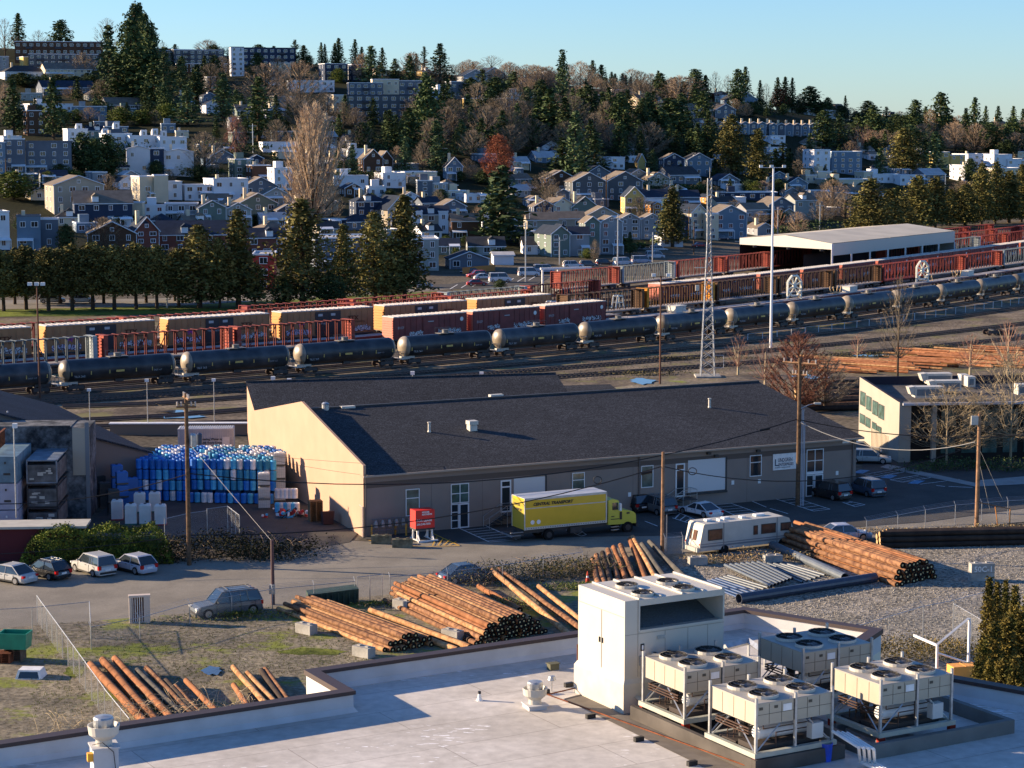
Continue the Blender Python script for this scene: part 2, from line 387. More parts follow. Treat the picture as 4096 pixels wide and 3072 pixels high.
for X, Y in ((2590,2610),(2650,2600)):
    b = MB(); b.lathe([(.10,0),(.10,.42),(.115,.42),(.115,.5),(.07,.5),(.07,.3),(0,.3)], (0,0,0), 12, mis=[0,0,0,0,1,1]); b.build('flue_pipe', [steel, black], ah, loc=(1.0 if X < 2600 else 1.52,-.2,1.35))
def fan(parent, c, r=.42, hz=.1):
    f = MB(); f.lathe([(r,0),(r,hz),(r-.03,hz),(r-.03,.012),(0,.012)], c, 24, mis=[0,0,1,1]); fo = f.build('fan_ring', [offw, black], parent)
    g = MB()
    for k in range(5):
        t0 = k*2*math.pi/5; a1 = Vector((math.cos(t0), math.sin(t0), 0)); a2 = Vector((math.cos(t0+.6), math.sin(t0+.6), 0)); cc = Vector(c)
        g.q(cc+a1*.07+Vector((0,0,.03)), cc+a1*(r-.05)+Vector((0,0,.02)), cc+a2*(r-.05)+Vector((0,0,.06)), cc+a2*.07+Vector((0,0,.05)))
    g.cyl((c[0],c[1],c[2]+.01),(c[0],c[1],c[2]+.08),.08,.07,10); g.build('fan_blades', P('fan_grey', .16,.16,.155, r=.4), fo)
    h = MB(); z = c[2]+hz+.01
    for rr in (r*.3, r*.55, r*.8, r*.98):
        h.tube([(c[0]+rr*math.cos(t*math.pi/10), c[1]+rr*math.sin(t*math.pi/10), z+.05*(1-rr/r)) for t in range(21)], .005, 3)
    for k in range(8):
        t0 = k*math.pi/4; h.cyl((c[0],c[1],z+.05),(c[0]+r*math.cos(t0),c[1]+r*math.sin(t0),z),.006,.006,3)
    h.build('fan_guard', dark, fo)
for X, Y in ((2502,2344),(2565,2376),(2665,2329),(2728,2355)):
    p = L3(G(X, Y, 21.55)); fan(ah, (p.x+.05, p.y, H_), .36, .09)
b = MB()
for x in (.52,1.32,2.12,2.9,3.62): b.bx(x,x+.06,.0,D_,H_,H_+.05)
b.build('roof_rails', offw, ah)
# condensers --------------------------------------------------------------------
cp = P('condenser_panel', .40,.355,.27, r=.5, n=(1.5,.08)); ctop = P('condenser_top', .33,.315,.28, r=.5, n=(2,.12)); red = P('red_primer', .30,.03,.015, r=.7)
cr = thing('condenser_unit', 'x', 'condenser', (0,0,0), 0, 'rooftop condensing units')
b = MB(); b.bx(.0,1.27,.0,2.22,.98,1.6); b.bx(1.33,2.6,.0,2.22,.98,1.6); b.build('casing', cp, cr); b = MB()
for x in (.42,.85,1.75,2.18): b.bx(x,x+.012,-.006,.004,1.0,1.58)
for y in (.55,1.1,1.65): b.bx(-.006,.004,y,y+.012,1.0,1.58)
b.bx(-.008,2.6,-.008,.004,1.28,1.29); b.bx(.08,.2,-.012,0,1.42,1.5); b.bx(.6,.72,-.012,0,1.42,1.5); b.bx(1.8,1.92,-.012,0,1.42,1.5); b.build('panel_seams', P('seam_dark', .10,.09,.07, r=.7), cr); MB().bx(.9,1.2,-.014,-.009,1.3,1.5).build('label', white, cr)
b = MB(); b.bx(-.01,2.61,-.01,2.23,1.6,1.63); b.bx(1.27,1.33,.06,2.16,1.2,1.598); b.build('top_panel', ctop, cr)
for cx in (.66,1.95):
    for cy in (.6,1.62): fan(cr, (cx,cy,1.632), .44, .09)
for x in (-.06,1.3,2.6):
    for y in (-.04,2.2): MB().bx(x,x+.07,y,y+.07,.22,1.78).build('post', steel, cr)
b = MB()
for y in (-.1,2.2): b.bx(-.12,2.75,y,y+.16,.0+.08,.22)
for x in (-.12,2.6): b.bx(x,x+.15,.06,2.2,.08,.219)
b.build('base_frame', P('frame_grey_green', .36,.37,.31, r=.6, n=(3,.12)), cr)
for x in (-.1,2.55):
    for y in (-.08,2.18): MB().bx(x,x+.22,y-.0,y+.14,-.28,.078).build('foot', red, cr)
b = MB()
for (x0,z0,x1,z1) in ((.0,.24,.8,.95),(2.55,.24,1.8,.95)):
    for y in (0.0,2.24): MB().cyl((x0,y,z0),(x1,y,z1),.025,.025,4).build('brace', steel, cr)
for (y0,y1) in ((.1,.9),(2.1,1.3)): MB().cyl((-.02,y0,.24),(-.02,y1,.95),.025,.025,4).build('brace', steel, cr)
b = MB(); b.cyl((.5,.7,.55),(2.2,.7,.55),.2,.2,14); b.cyl((.44,.7,.55),(.5,.7,.55),.14,.2,14); b.cyl((2.2,.7,.55),(2.26,.7,.55),.2,.14,14); b.build('receiver_tank', white, cr, smooth=False)
b = MB(); b.cyl((.7,1.6,.22),(.7,1.6,.75),.14,.14,10); b.cyl((1.2,1.6,.22),(1.2,1.6,.75),.14,.14,10); b.cyl((1.7,1.6,.22),(1.7,1.6,.75),.14,.14,10); b.build('compressor', dark, cr)
b = MB(); rr = random.Random(3)
for k in range(20):
    x = rr.uniform(.2,2.4); y = rr.uniform(.2,2.0); x2 = rr.uniform(.2,2.4)
    b.tube([(x,y,.2),(x,y,.4+.028*k),(x2,y,.4+.028*k),(x2,y,.95)], .018, 5)
for k in range(3): b.tube([(-.05,.3,.85-.08*k),(-.05,1.9,.85-.08*k),(.3,1.9,.85-.08*k)], .022, 5)
b.build('copper_pipes', P('dark_copper', .10,.06,.045, r=.4, m=.5), cr)
b = MB(); b.bx(.15,1.5,1.2,2.0,.1,.22); b.bx(.2,2.4,.25,1.15,.1,.3); b.build('under_unit_shade', P('unit_shade_dark', .06,.05,.045, r=.7), cr)  # dark boxes added to stand for the deep shade under the unit
b = MB(); b.bx(1.9,2.3,-.05,.2,.35,.8); b.build('control_box', P('box_grey', .5,.5,.47, r=.5), cr)
cu = Proto(cr)
for (x,y,lb) in ((5.12,60.4,'condenser with four fans nearest the tall cream air handler'),(6.83,57.0,'front condenser with four fans, nearest the bottom edge of the photo'),
                 (10.65,59.0,'rightmost condenser, beside the bluish shaded part of the roof'),(8.92,62.7,'rear condenser with four fans in front of the lit parapet corner')):
    cu.put((x,y,18.36), aa, lb, 'rooftop condensing units')
def small(name, lab, cat, loc, rz=0, group=None): return thing(name, lab, cat, loc, rz, group)
# steel equipment curb under the right units, duct frame between units
e = small('equipment_platform', 'grey steel curb platform carrying the two right condensers', 'platform', (9.1,61.1,18), aa)
b = MB(); b.bx(-.4,5.0,-3.1,-2.9,0,.42); b.bx(-.4,-.2,-2.9,2.6,0,.42); b.bx(4.8,5.0,-2.9,1.6,0,.42); b.build('curb_beam', P('curb_grey', .17,.165,.15, r=.8, n=(1,.2)), e)
b = MB(); b.bx(.3,1.6,-2.6,-1.0,.0,.3); b.bx(.3,1.6,-.6,.8,.0,.3); b.build('roof_hatch_box', steel, e)
e = small('equipment_platform', 'grey steel curb platform under the two left condensers', 'platform', (6.7,58.85,18), aa)
b = MB(); b.bx(-.95,2.2,-1.85,-1.68,.02,.42); b.bx(-.95,-.8,-1.675,4.6,.02,.42); b.bx(2.05,2.2,-1.675,4.6,.02,.42); b.bx(-.78,2.03,-1.66,4.5,.022,.08); b.build('curb_beam', P('curb_dark', .09,.08,.07, r=.8, n=(1,.3)), e)
e = small('pipe_bundle', 'four white insulated pipes stepping down from the condensers to the roof', 'pipes', (0,0,0))
for k in range(4):
    o = Vector((.13*k, -.055*k, 0)); pts = [G(3330,2925,18.9), G(3435,2990,18.8), G(3440,3045,18.12), G(3560,3110,18.12)]
    b = MB(); b.tube([p+o for p in pts], .045, 8); b.build('pipe', white, e)
e = small('bucket', 'blue plastic bucket on the roof below the condensers', 'bucket', Vector((8.95,58.15,18)))
b = MB(); b.lathe([(0,.005),(.16,0),(.195,.5),(.205,.5),(.205,.53),(.18,.53),(.16,.1),(0,.1)], n=16); b.build('pail', P('blue_plastic', .015,.07,.5, r=.4, n=(3,.3)), e)
b = MB(); b.tube([(.2*math.cos(t),.02,.5+.1*math.sin(t)) for t in [i*math.pi/8 for i in range(9)]], .006, 4); b.build('handle', steel, e)
def upblast(loc, s, lab, stand=0):
    e = small('exhaust_fan', lab, 'roof fan', loc, rad(20), 'mushroom shaped roof exhaust fans')
    b = MB(); b.bx(-.3*s,.3*s,-.3*s,.3*s,0,.12*s+stand); b.bx(-.34*s,.34*s,-.34*s,.34*s,.12*s+stand,.15*s+stand); b.build('curb', parw, e)
    z = .15*s+stand
    b = MB(); b.lathe([(.2*s,z),(.2*s,z+.14*s),(.36*s,z+.28*s),(.39*s,z+.5*s),(.36*s,z+.5*s),(.3*s,z+.3*s),(.2*s,z+.28*s)], n=22); b.build('bowl', offw, e, smooth=False)
    b = MB(); b.lathe([(.24*s,z+.34*s),(.25*s,z+.66*s),(.22*s,z+.7*s),(0,z+.73*s)], n=22); b.build('motor_cap', steel, e)
    return e
upblast(G(2140,2832,18), 1.0, 'round metal exhaust fan on the sunlit roof left of the air handler')
v2 = Vector((-11.4,57,18)); e = upblast(v2, 1.15, 'round metal exhaust fan against the parapet at the lower left', .65)
b = MB(); b.bx(-.5,-.3,-.3,-.1,.45,.68); b.build('yellow_junction_box', P('yellow_box', .75,.35,.02, r=.5), e)
b = MB(); b.tube([(-.35,-.2,.9),(-.1,-.4,1.0),(.2,-.4,.7),(.25,-.42,.1)], .012, 5); b.build('conduit', black, e)
e = small('vent_pipe', 'small white vent pipe with black top on the open roof', 'vent pipe', G(1918,2802,18)); b = MB(); b.lathe([(.11,0),(.06,.1),(.05,.22),(.05,.3),(0,.3)], n=12, mis=[0,0,1,1]); b.build('pipe', [white, black], e)
e = small('vent_pipe', 'short white cone vent on the shaded roof right of the condensers', 'vent pipe', G(3773,2962,18)); b = MB(); b.lathe([(.2,0),(.12,.25),(.1,.28),(0,.28)], n=12); b.build('cone', white, e)
e = small('gas_pipe', 'long thin rusty gas pipe crossing the roof on black blocks', 'pipe', (0,0,0))
b = MB(); b.tube([G(2310,2577,19.4), G(2310,2750,18.15), G(2190,2778,18.15), G(3060,3090,18.15)], .022, 6); b.build('pipe', rust, e)
for X, Y in ((2180,2775),(2362,2873),(2555,2965),(2768,3062),(2275,2747)):
    p = G(X, Y, 18); b = MB(); b.box((p.x,p.y,18.07), (.3,.13,.14), aa); b.build('support_block', black, e)
e = small('roof_drain_box', 'small dark box on the shaded roof near the parapet', 'box', G(2212,2678,18), aa); b = MB(); b.bx(-.17,.17,-.12,.12,0,.2); b.bx(-.2,.2,-.15,.15,.2,.23); b.build('casing', P('box_olive', .12,.12,.08, r=.8), e)
e = small('flood_light', 'round metal flood light on a stand beside the exhaust fan', 'flood light', G(2207,2765,18)); b = MB(); b.cyl((0,0,0),(0,0,.35),.02,.02,6); b.build('stand', steel, e); b = MB(); b.lathe([(0,.52),(.1,.5),(.14,.38),(.12,.36)], n=12); b.build('dome', steel, e)
for X, Y in ((140,3050),(280,3040)): pass
# steel duct between the air handler and condensers
e = small('roof_duct', 'angled steel frame duct behind the first condenser', 'duct', (0,0,0))
q0 = [G(2900,2590,18.5), G(2995,2565,18.5), G(3060,2610,18.5)]
b = MB(); b.tube(q0, .12, 4); b.build('duct', steel, e); b = MB()
for p in q0: b.cyl((p.x,p.y,18.0),(p.x,p.y,18.5),.05,.05,4)
b.build('leg', steel, e)
e = small('steel_beam_run', 'pale steel channel leading from the air handler curb to the condenser frame', 'beam', (0,0,0))
b = MB(); p = G(2497,2760,18.55); q_ = G(2600,2820,18.4); b.tube([p, q_], .09, 4); b.build('channel', cp, e)
b = MB(); b.tube([G(2640,2850,18.06), G(2900,3010,18.06), G(3010,3085,18.06)], .03, 6); b.build('yellow_conduit', P('conduit_tan', .5,.42,.25, r=.6), e)
# the white frame, orange box and rubbish behind the right parapet
e = small('storage_rack', 'white steel frame standing behind the right parapet', 'steel frame', G(3745,2700,0), rad(20))
b = MB()
for x, h in ((0,2.0),(2.4,3.6)): b.bx(x,x+.14,0,.14,0,h)
b.bar((0,.07,2.0),(2.4,.07,3.6),.14); b.bar((0,.07,1.5),(2.4,.07,.6),.1); b.bx(0,.12,.2,3.0,1.9,2.05); b.build('frame', white, e)
e = small('crate', 'orange crate behind the right parapet under the white frame', 'crate', G(3850,2712,0), rad(15)); b = MB(); b.bx(-.9,.9,-.5,.5,0,.9); b.bx(-.03,.03,-.51,.51,0,.92); b.build('box', P('orange_box', .75,.33,.06, r=.6), e)
# ---------------------------------------------------------------- plants
def leafmat(name, c, c2, rnd=.25):
    return mat(name, c, r=.9, n=(.7,0,.14), c2=c2, rnd=rnd, sp=.15)
bark = P('bark', .07,.05,.035, r=.95, n=(3,.4))
lf_dark = leafmat('conifer_foliage', (.02,.042,.016), (.085,.115,.04))
lf_olive = leafmat('cedar_foliage', (.055,.058,.016), (.19,.165,.05))
lf_blue = leafmat('fir_foliage', (.035,.065,.028), (.12,.16,.07))
lf_ever = leafmat('evergreen_foliage', (.05,.07,.012), (.17,.20,.04))
lf_arb = leafmat('arborvitae_foliage', (.035,.042,.008), (.20,.15,.035))
tw_gray = mat('grey_twigs', (.23,.185,.13), rnd=.25, sp=.1); tw_brown = mat('brown_twigs', (.34,.25,.165), rnd=.2, sp=.1)
tw_red = mat('russet_leaves', (.24,.085,.045), rnd=.15, n=(1,.4), sp=.1); tw_pale = mat('pale_twigs', (.42,.34,.22), rnd=.1, sp=.1); tw_dark = mat('dark_twigs', (.05,.035,.03), rnd=.2, sp=.1)
def leafq(b, c, s, rg, fl=.6):
    u = Vector((rg.gauss(0,1), rg.gauss(0,1), rg.gauss(0,fl))).normalized(); v = Vector((rg.gauss(0,1), rg.gauss(0,1), rg.gauss(0,1))).cross(u).normalized()
    u *= s*rg.uniform(.6,1.3); v *= s*rg.uniform(.35,.8)
    b.add([c-u-v*.3, c+v, c+u-v*.2, c-v*.9], [(0,1,2,3)])
def mk_conifer(name, prof, H, ncl, nl, ls, mt, seed, z0=.12, cr=.5, droop=.25, tr=.2, top=1.0):
    rg = random.Random(seed); root = thing(name, 'x', 'tree')
    t = MB(); t.cyl((0,0,-.3),(0,0,H*.5),tr,tr*.6,7); t.cyl((0,0,H*.5),(0,0,H*.97),tr*.6,.03,6)
    b = MB()
    for i in range(ncl):
        k = (i+.5)/ncl; tt = z0 + (top-z0)*(1-(1-k)**1.35) if False else z0+(top-z0)*k
        a = i*2.399+rg.uniform(-.5,.5); rr = prof(tt)*rg.uniform(.55,1.08)
        z = tt*H; c = Vector((rr*math.cos(a), rr*math.sin(a), z-droop*rr*.4))
        if i % 3 == 0 and rr > .4: t.cyl((0,0,z),c,tr*.22,.02,3,cap=False)
        m = max(4, int(nl*(.35+rr/max(.1,prof(z0+.1)))))
        for j in range(m):
            f = rg.uniform(.25,1.08); p = Vector((c.x*f, c.y*f, z+(c.z-z)*f))
            sg = cr*(.5+.5*min(1,rr))
            p += Vector((rg.gauss(0,sg*.5), rg.gauss(0,sg*.5), rg.gauss(0,sg*.35)))
            leafq(b, p, ls, rg)
    t.build('trunk', bark, root); b.build('crown', mt, root)
    return Proto(root)
def mk_bare(name, prof, seed, mt, tmt=None, z0=.22, nb=110, nt=12, tw=.03, tl=.9, trunk=.22, up=.8, leafy=0):
    """trunk, curved limbs to points spread through the crown, sprays of fine twigs round each point"""
    rg = random.Random(seed); root = thing(name, 'x', 'tree'); t = MB(); b = MB(); H = 10
    t.cyl((0,0,-.3),(0,0,H*z0),trunk,trunk*.8,7); t.cyl((0,0,H*z0),(0,0,H*.75),trunk*.8,trunk*.2,6,cap=False)
    for i in range(nb):
        k = z0+(1-z0)*((i+.5)/nb); a = i*2.399+rg.uniform(-.4,.4); rr = prof(k)*rg.uniform(.25,1)**.6; e = Vector((rr*math.cos(a), rr*math.sin(a), k*H))
        zb = max(H*z0*.9, (k*H)-rr*rg.uniform(.8,1.6)*up-1.2*up); p0 = Vector((0,0,min(zb,H*.75))); pm = p0*.45+e*.55+Vector((0,0,-.12*rr))
        if i % 2 == 0: (t if i % 8 == 0 else b).cyl(p0,pm,trunk*.22,trunk*.15,3,cap=False); (t if i % 8 == 0 else b).cyl(pm,e,trunk*.15,.02,3,cap=False)
        else: q0 = p0*.3+e*.7; b.cyl(q0,e,.03,.015,3,cap=False)
        for j in range(nt):
            s_ = pm+(e-pm)*rg.uniform(.3,1.05); d = Vector((math.cos(a)*.5+rg.gauss(0,.6), math.sin(a)*.5+rg.gauss(0,.6), up+rg.gauss(0,.45))).normalized()
            q = s_+d*tl*rg.uniform(.5,1)*.5; q2 = q+(d+Vector((rg.gauss(0,.4),rg.gauss(0,.4),rg.gauss(0,.3)))).normalized()*tl*.45
            n = Vector((rg.uniform(-1,1),rg.uniform(-1,1),rg.uniform(-1,1))).cross(d).normalized()*tw*.5
            b.add([s_-n,s_+n,q+n*.8,q-n*.8,q2],[(0,1,2,3),(3,2,4)])
            for _ in range(leafy): leafq(b, s_+(q2-s_)*rg.random()+Vector((rg.gauss(0,.12),)*3), .13, rg)
    t.build('trunk', tmt or bark, root); b.build('crown', mt, root)
    return Proto(root)
cone = lambda w, p=.85: (lambda t: w*max(0,(1-t))**p+.05)
firA = mk_conifer('fir_tree', cone(2.3,.9), 10, 150, 9, .26, lf_dark, 1)
firB = mk_conifer('fir_tree', cone(2.0,.75), 10, 130, 9, .27, lf_blue, 2, z0=.08, droop=.5)
firC = mk_conifer('fir_tree', lambda t: 2.3*math.sin(min(1,(1-t)*1.6+.12)*math.pi/2)**.8, 10, 170, 10, .30, lf_dark, 3, z0=.1)
firS = mk_conifer('pine_tree', lambda t: 1.6*(.5+.5*math.sin(t*19))*(1-t)**.5+.35*(1-t), 10, 70, 9, .22, lf_dark, 4, z0=.25, cr=.35)
cedA = mk_conifer('cedar_tree', lambda t: 2.5*math.sin(min(1,(1-t)*1.25+.06)*math.pi/2)**.9*(1 if t>.25 else .75+t), 10, 300, 15, .19, lf_olive, 5, z0=.10, cr=.55, tr=.22)
cedB = mk_conifer('cedar_tree', lambda t: 2.1*(1-t)**.7*(1+.15*math.sin(t*17))+.1, 10, 280, 15, .19, lf_olive, 6, z0=.12, cr=.55, tr=.22)
cedC = mk_conifer('cedar_tree', lambda t: 3.1*math.sin(min(1,(1-t)*1.9+.1)*math.pi/2)*(1 if t>.3 else .8), 10, 320, 16, .22, lf_olive, 8, z0=.28, cr=.7, tr=.26)
roundE = mk_conifer('evergreen_tree', lambda t: 3.2*math.sin(min(1,max(0,(t-.05)/.95))*math.pi)**.6+.1, 10, 190, 12, .26, lf_ever, 9, z0=.1, cr=.7)
roundD = mk_conifer('evergreen_tree', lambda t: 3.0*math.sin(min(1,max(0,(t-.05)/.95))*math.pi)**.6+.1, 10, 190, 12, .27, lf_dark, 19, z0=.1, cr=.7)
arb = mk_conifer('arborvitae', lambda t: .85*math.sin(min(1,(1-t)*1.5+.08)*math.pi/2)**.8, 10, 420, 20, .10, lf_arb, 10, z0=.0, cr=.3, droop=-.3, tr=.1)
dome = lambda w, lo=.22: (lambda t: w*math.sin(min(1,max(0,(t-lo*.6)/(1-lo*.6)))**.8*math.pi)**.6+.05)
bareA = mk_bare('bare_tree', dome(3.6), 11, tw_gray, nb=90, nt=12, tw=.03)
bareB = mk_bare('bare_tree', dome(4.2), 12, tw_brown, nb=170, nt=16, tw=.04, z0=.16)
bareC = mk_bare('bare_tree', dome(3.8), 13, tw_gray, nb=170, nt=15, tw=.04, z0=.15)
russ = mk_bare('russet_tree', dome(3.2), 14, tw_red, nb=170, nt=12, leafy=3, z0=.15)
poplar = mk_bare('poplar_tree', lambda t: 1.9*math.sin(min(1,max(0,t-.02))**.7*math.pi)**.55+.05, 15, mat('poplar_twigs', (.47,.36,.25), rnd=.05, sp=.1), nb=280, nt=18, tw=.03, tl=.8, up=2.2, z0=.08)
weep = mk_bare('weeping_tree', dome(2.6), 16, mat('rosy_twigs', (.24,.12,.085), rnd=.1, sp=.1), nb=150, nt=16, up=-.9, tw=.03, z0=.1)
birch = mk_bare('birch_tree', dome(2.8), 17, mat('pink_twigs', (.30,.17,.12), rnd=.1, sp=.1), tmt=tw_pale, nb=70, nt=10, tw=.02, up=1.4)
tw_pl = mat('plane_twigs', (.30,.24,.15), rnd=.1, sp=.1)
plane = mk_bare('plane_tree', dome(5.4), 18, tw_pl, tmt=tw_pl, nb=150, nt=11, tw=.03, trunk=.13, z0=.28, tl=1.2, up=.5)
def bush(name, label, c, size, n, mt, seed, ls=.12, cat='shrub', twig=None, rz=0, group=None):
    rg = random.Random(seed); root = thing(name, label, cat, c, rz, group); b = MB(); sx, sy, sz = size
    cl = [(rg.uniform(-1,1), rg.uniform(-1,1), rg.uniform(.1,1)) for _ in range(max(4, n//60))]
    for i in range(n):
        k = rg.choice(cl); d = min(1, math.hypot(k[0], k[1]))
        h = sz*(1-.55*d*d)*k[2]
        p = Vector((k[0]*sx*.5+rg.gauss(0,sx*.09), k[1]*sy*.5+rg.gauss(0,sy*.12), max(.02, h+rg.gauss(0,sz*.12))))
        leafq(b, p, ls, rg)
    b.build('foliage', mt, root)
    if twig:
        t = MB()
        for i in range(twig[1]):
            x, y = rg.uniform(-.5,.5)*sx, rg.uniform(-.5,.5)*sy; z = 0; p = Vector((x,y,0)); d = Vector((rg.gauss(0,.6), rg.gauss(0,.6), 1)).normalized()
            pts = [p]; L = sz*rg.uniform(.3,.55)
            for k in range(4): d = (d+Vector((rg.gauss(0,.35),rg.gauss(0,.35),-.28*k*.6))).normalized(); p = p+d*L*.6; p.z = max(.03,p.z); pts.append(p.copy())
            t.tube(pts, twig[2], 3)
        t.build('canes', twig[0], root)
    return root
# ---------------------------------------------------------------- fences
def chainmat():
    M = bpy.data.materials.new('chain_link'); M.use_nodes = True; N = M.node_tree.nodes; L = M.node_tree.links
    tc = N.new('ShaderNodeTexCoord'); sx = N.new('ShaderNodeSeparateXYZ'); L.new(tc.outputs['UV'], sx.inputs[0])
    outs = []
    for op in ('ADD', 'SUBTRACT'):
        m = N.new('ShaderNodeMath'); m.operation = op; L.new(sx.outputs['X'], m.inputs[0]); L.new(sx.outputs['Y'], m.inputs[1])
        k = N.new('ShaderNodeMath'); k.operation = 'MULTIPLY'; k.inputs[1].default_value = 12; L.new(m.outputs[0], k.inputs[0])
        f = N.new('ShaderNodeMath'); f.operation = 'FRACT'; L.new(k.outputs[0], f.inputs[0])
        g = N.new('ShaderNodeMath'); g.operation = 'LESS_THAN'; g.inputs[1].default_value = .07; L.new(f.outputs[0], g.inputs[0]); outs.append(g)
    mx = N.new('ShaderNodeMath'); mx.operation = 'MAXIMUM'; L.new(outs[0].outputs[0], mx.inputs[0]); L.new(outs[1].outputs[0], mx.inputs[1])
    b = N['Principled BSDF']; b.inputs['Base Color'].default_value = (.30,.31,.31,1); b.inputs['Roughness'].default_value = .5
    L.new(mx.outputs[0], b.inputs['Alpha'])
    return M
chain = chainmat()
def fence(pts, h, label, step=3.0, mesh=True, barb=False, cat='fence', name='chain_link_fence', pm=None, pr=.035):
    root = thing(name, label, cat, pts[0]); O = Vector(pts[0]); P_ = [Vector(p)-O for p in pts]
    b = MB(); r = MB(); uv = []
    for a, c in zip(P_[:-1], P_[1:]):
        L_ = (c-a).length; up = Vector((0,0,h)); b.q(a, c, c+up, a+up); uv += [(0,0),(L_,0),(L_,h),(0,h)]
        r.cyl(a+up, c+up, .025, .025, 5)
        if barb:
            off = (c-a).cross(Vector((0,0,1))).normalized()*-.25
            for k in (1,2,3): r.cyl(a+up+off*k/3+Vector((0,0,.1*k)), c+up+off*k/3+Vector((0,0,.1*k)), .008, .008, 3)
        n = max(1, round(L_/step))
        for i in range(n+1):
            if i == n and c is not P_[-1]: continue
            p = a + (c-a)*i/n; m = MB(); m.cyl(p-Vector((0,0,.3)), p+Vector((0,0,h+.03)), pr, pr, 6)
            if barb: m.cyl(p+Vector((0,0,h)), p+Vector((0,0,h+.33))+off*1.1, .018, .018, 4)
            m.build('post', pm or steel, root)
    r.build('rail', pm or steel, root)
    if mesh:
        o = b.build('mesh', chain, root); l = o.data.uv_layers.new(name='UVMap')
        for i, t in enumerate(uv): l.data[i].uv = t
    return root
# ---------------------------------------------------------------- logs
lg_peel = mat('peeled_log', (.27,.135,.06), r=.85, n=(2.6,0,.12), c2=(.46,.27,.13), rnd=.18, bump=(9,.5,.02))
lg_brown = mat('brown_log', (.13,.062,.036), r=.85, n=(2.4,0,.12), c2=(.29,.15,.075), rnd=.2, bump=(9,.5,.02))
lg_dark = mat('creosote_log', (.028,.020,.016), r=.8, n=(1.4,0,.2), c2=(.06,.042,.03), rnd=.2)
lg_grey = mat('weathered_log', (.055,.055,.05), r=.9, n=(2,0,.2), c2=(.12,.11,.095), rnd=.2)
lg_end = mat('log_end', (.012,.010,.009), r=.9); lg_tag = mat('log_tag', (.55,.48,.25), r=.7); lg_endl = mat('pale_log_end', (.45,.30,.15), r=.9)  # near-black log ends: creosote, with their shadow put into the colour
lg_rust = mat('rusty_log', (.19,.08,.035), r=.9, n=(1.5,0,.2), c2=(.34,.15,.07), rnd=.15, bump=(8,.4,.02))
NL = 0
def log(a, b_, r, m, label, group=None, endm=None, tagd=True, seed=0, taper=.85):
    """a = far thin end, b_ = near butt end"""
    a = Vector(a); b_ = Vector(b_); rg = random.Random(int(a.x*97+b_.y*31+seed)); O = (a+b_)/2; a = a-O; b_ = b_-O
    mb = MB(); d = (b_-a).normalized(); u = d.cross(Vector((0,0,1))).normalized(); w = d.cross(u); n = 9; K = 6; vs = []
    for k in range(K):
        f = k/(K-1); c = a+(b_-a)*f+u*rg.gauss(0,r*.10)*(1 if 0<k<K-1 else 0); rr = r*(taper+(1-taper)*f)*rg.uniform(.96,1.04)
        for i in range(n):
            t = 2*math.pi*i/n; vs.append(c+u*math.cos(t)*rr+w*math.sin(t)*rr)
    fs = [(k*n+i, k*n+(i+1)%n, (k+1)*n+(i+1)%n, (k+1)*n+i) for k in range(K-1) for i in range(n)]
    mb.add(vs, fs, 0); mb.add(vs, [tuple(range(n-1,-1,-1)), tuple(range((K-1)*n, K*n))], 1)
    if tagd:
        p = b_+d*.012; q = u*r*.28; z = w*r*.28; mb.add([p-q-z,p+q-z,p+q+z,p-q+z],[(0,1,2,3)],2)
    o = mb.build('log', [m, endm or lg_end, lg_tag], loc=O, smooth=True)
    return tag(o, label, 'log', group)
def pile(f0, f1, dirv, L, rows, r, m, label, group, jit=.6, mats=None, endm=None, seed=1, labtop=None, tagd=True):
    """butt ends along f0-f1 (ground), logs extend along dirv"""
    rg = random.Random(seed); f0 = Vector(f0); f1 = Vector(f1); d = Vector((*dirv,0)).normalized(); ln = (f1-f0).normalized()
    for k, cnt in enumerate(rows):
        for i in range(cnt):
            n0 = rows[0]; off = (i+.5*(n0-cnt)+.0) if cnt < n0 else i
            base = f0 + ln*(off*2*r*1.02) + Vector((0,0,r+k*r*1.75))
            j = rg.uniform(0,jit); LL = L*rg.uniform(.94,1.05)
            mm = rg.choice(mats) if mats else m
            edge = (k == len(rows)-1) or i == 0
            log(base+d*(LL+j), base+d*j, r*rg.uniform(.86,1.05), mm, labtop if (labtop and edge) else label, group, endm, tagd, seed+i)
def block(p, rz, label, sz=(1.5,.75,.75), m=conc, txt=None, group='concrete blocks'):
    e = thing('concrete_block', label, 'concrete block', p, rz, group); b = MB(); x, y, z = sz[0]/2, sz[1]/2, sz[2]
    b.bx(-x,x,-y,y,0,z); b.build('body', m, e); b = MB()
    for k in (-.5,.5): b.bx(k*x-.14,k*x+.14,-.14,.14,z-.01,z+.09)
    b.build('lifting_lug', m, e)
    return e
d1 = (-.575,.818)
pile(G(1556,2618), G(1772,2583), d1, 14.5, [10,8,3], .21, lg_peel, 'thin peeled log low in the nearest middle pile', 'logs in the nearest middle pile', mats=[lg_peel,lg_peel,lg_brown], seed=2, labtop='peeled log on top of the nearest middle pile')
pile(G(1915,2590), G(2200,2535), (-.47,.88), 15, [16,14,13,10,6], .20, lg_brown, 'brown log inside the tall middle pile', 'logs in the tall middle pile', mats=[lg_brown,lg_peel,lg_brown,lg_rust], seed=5, labtop='brown log on the outside of the tall middle pile')
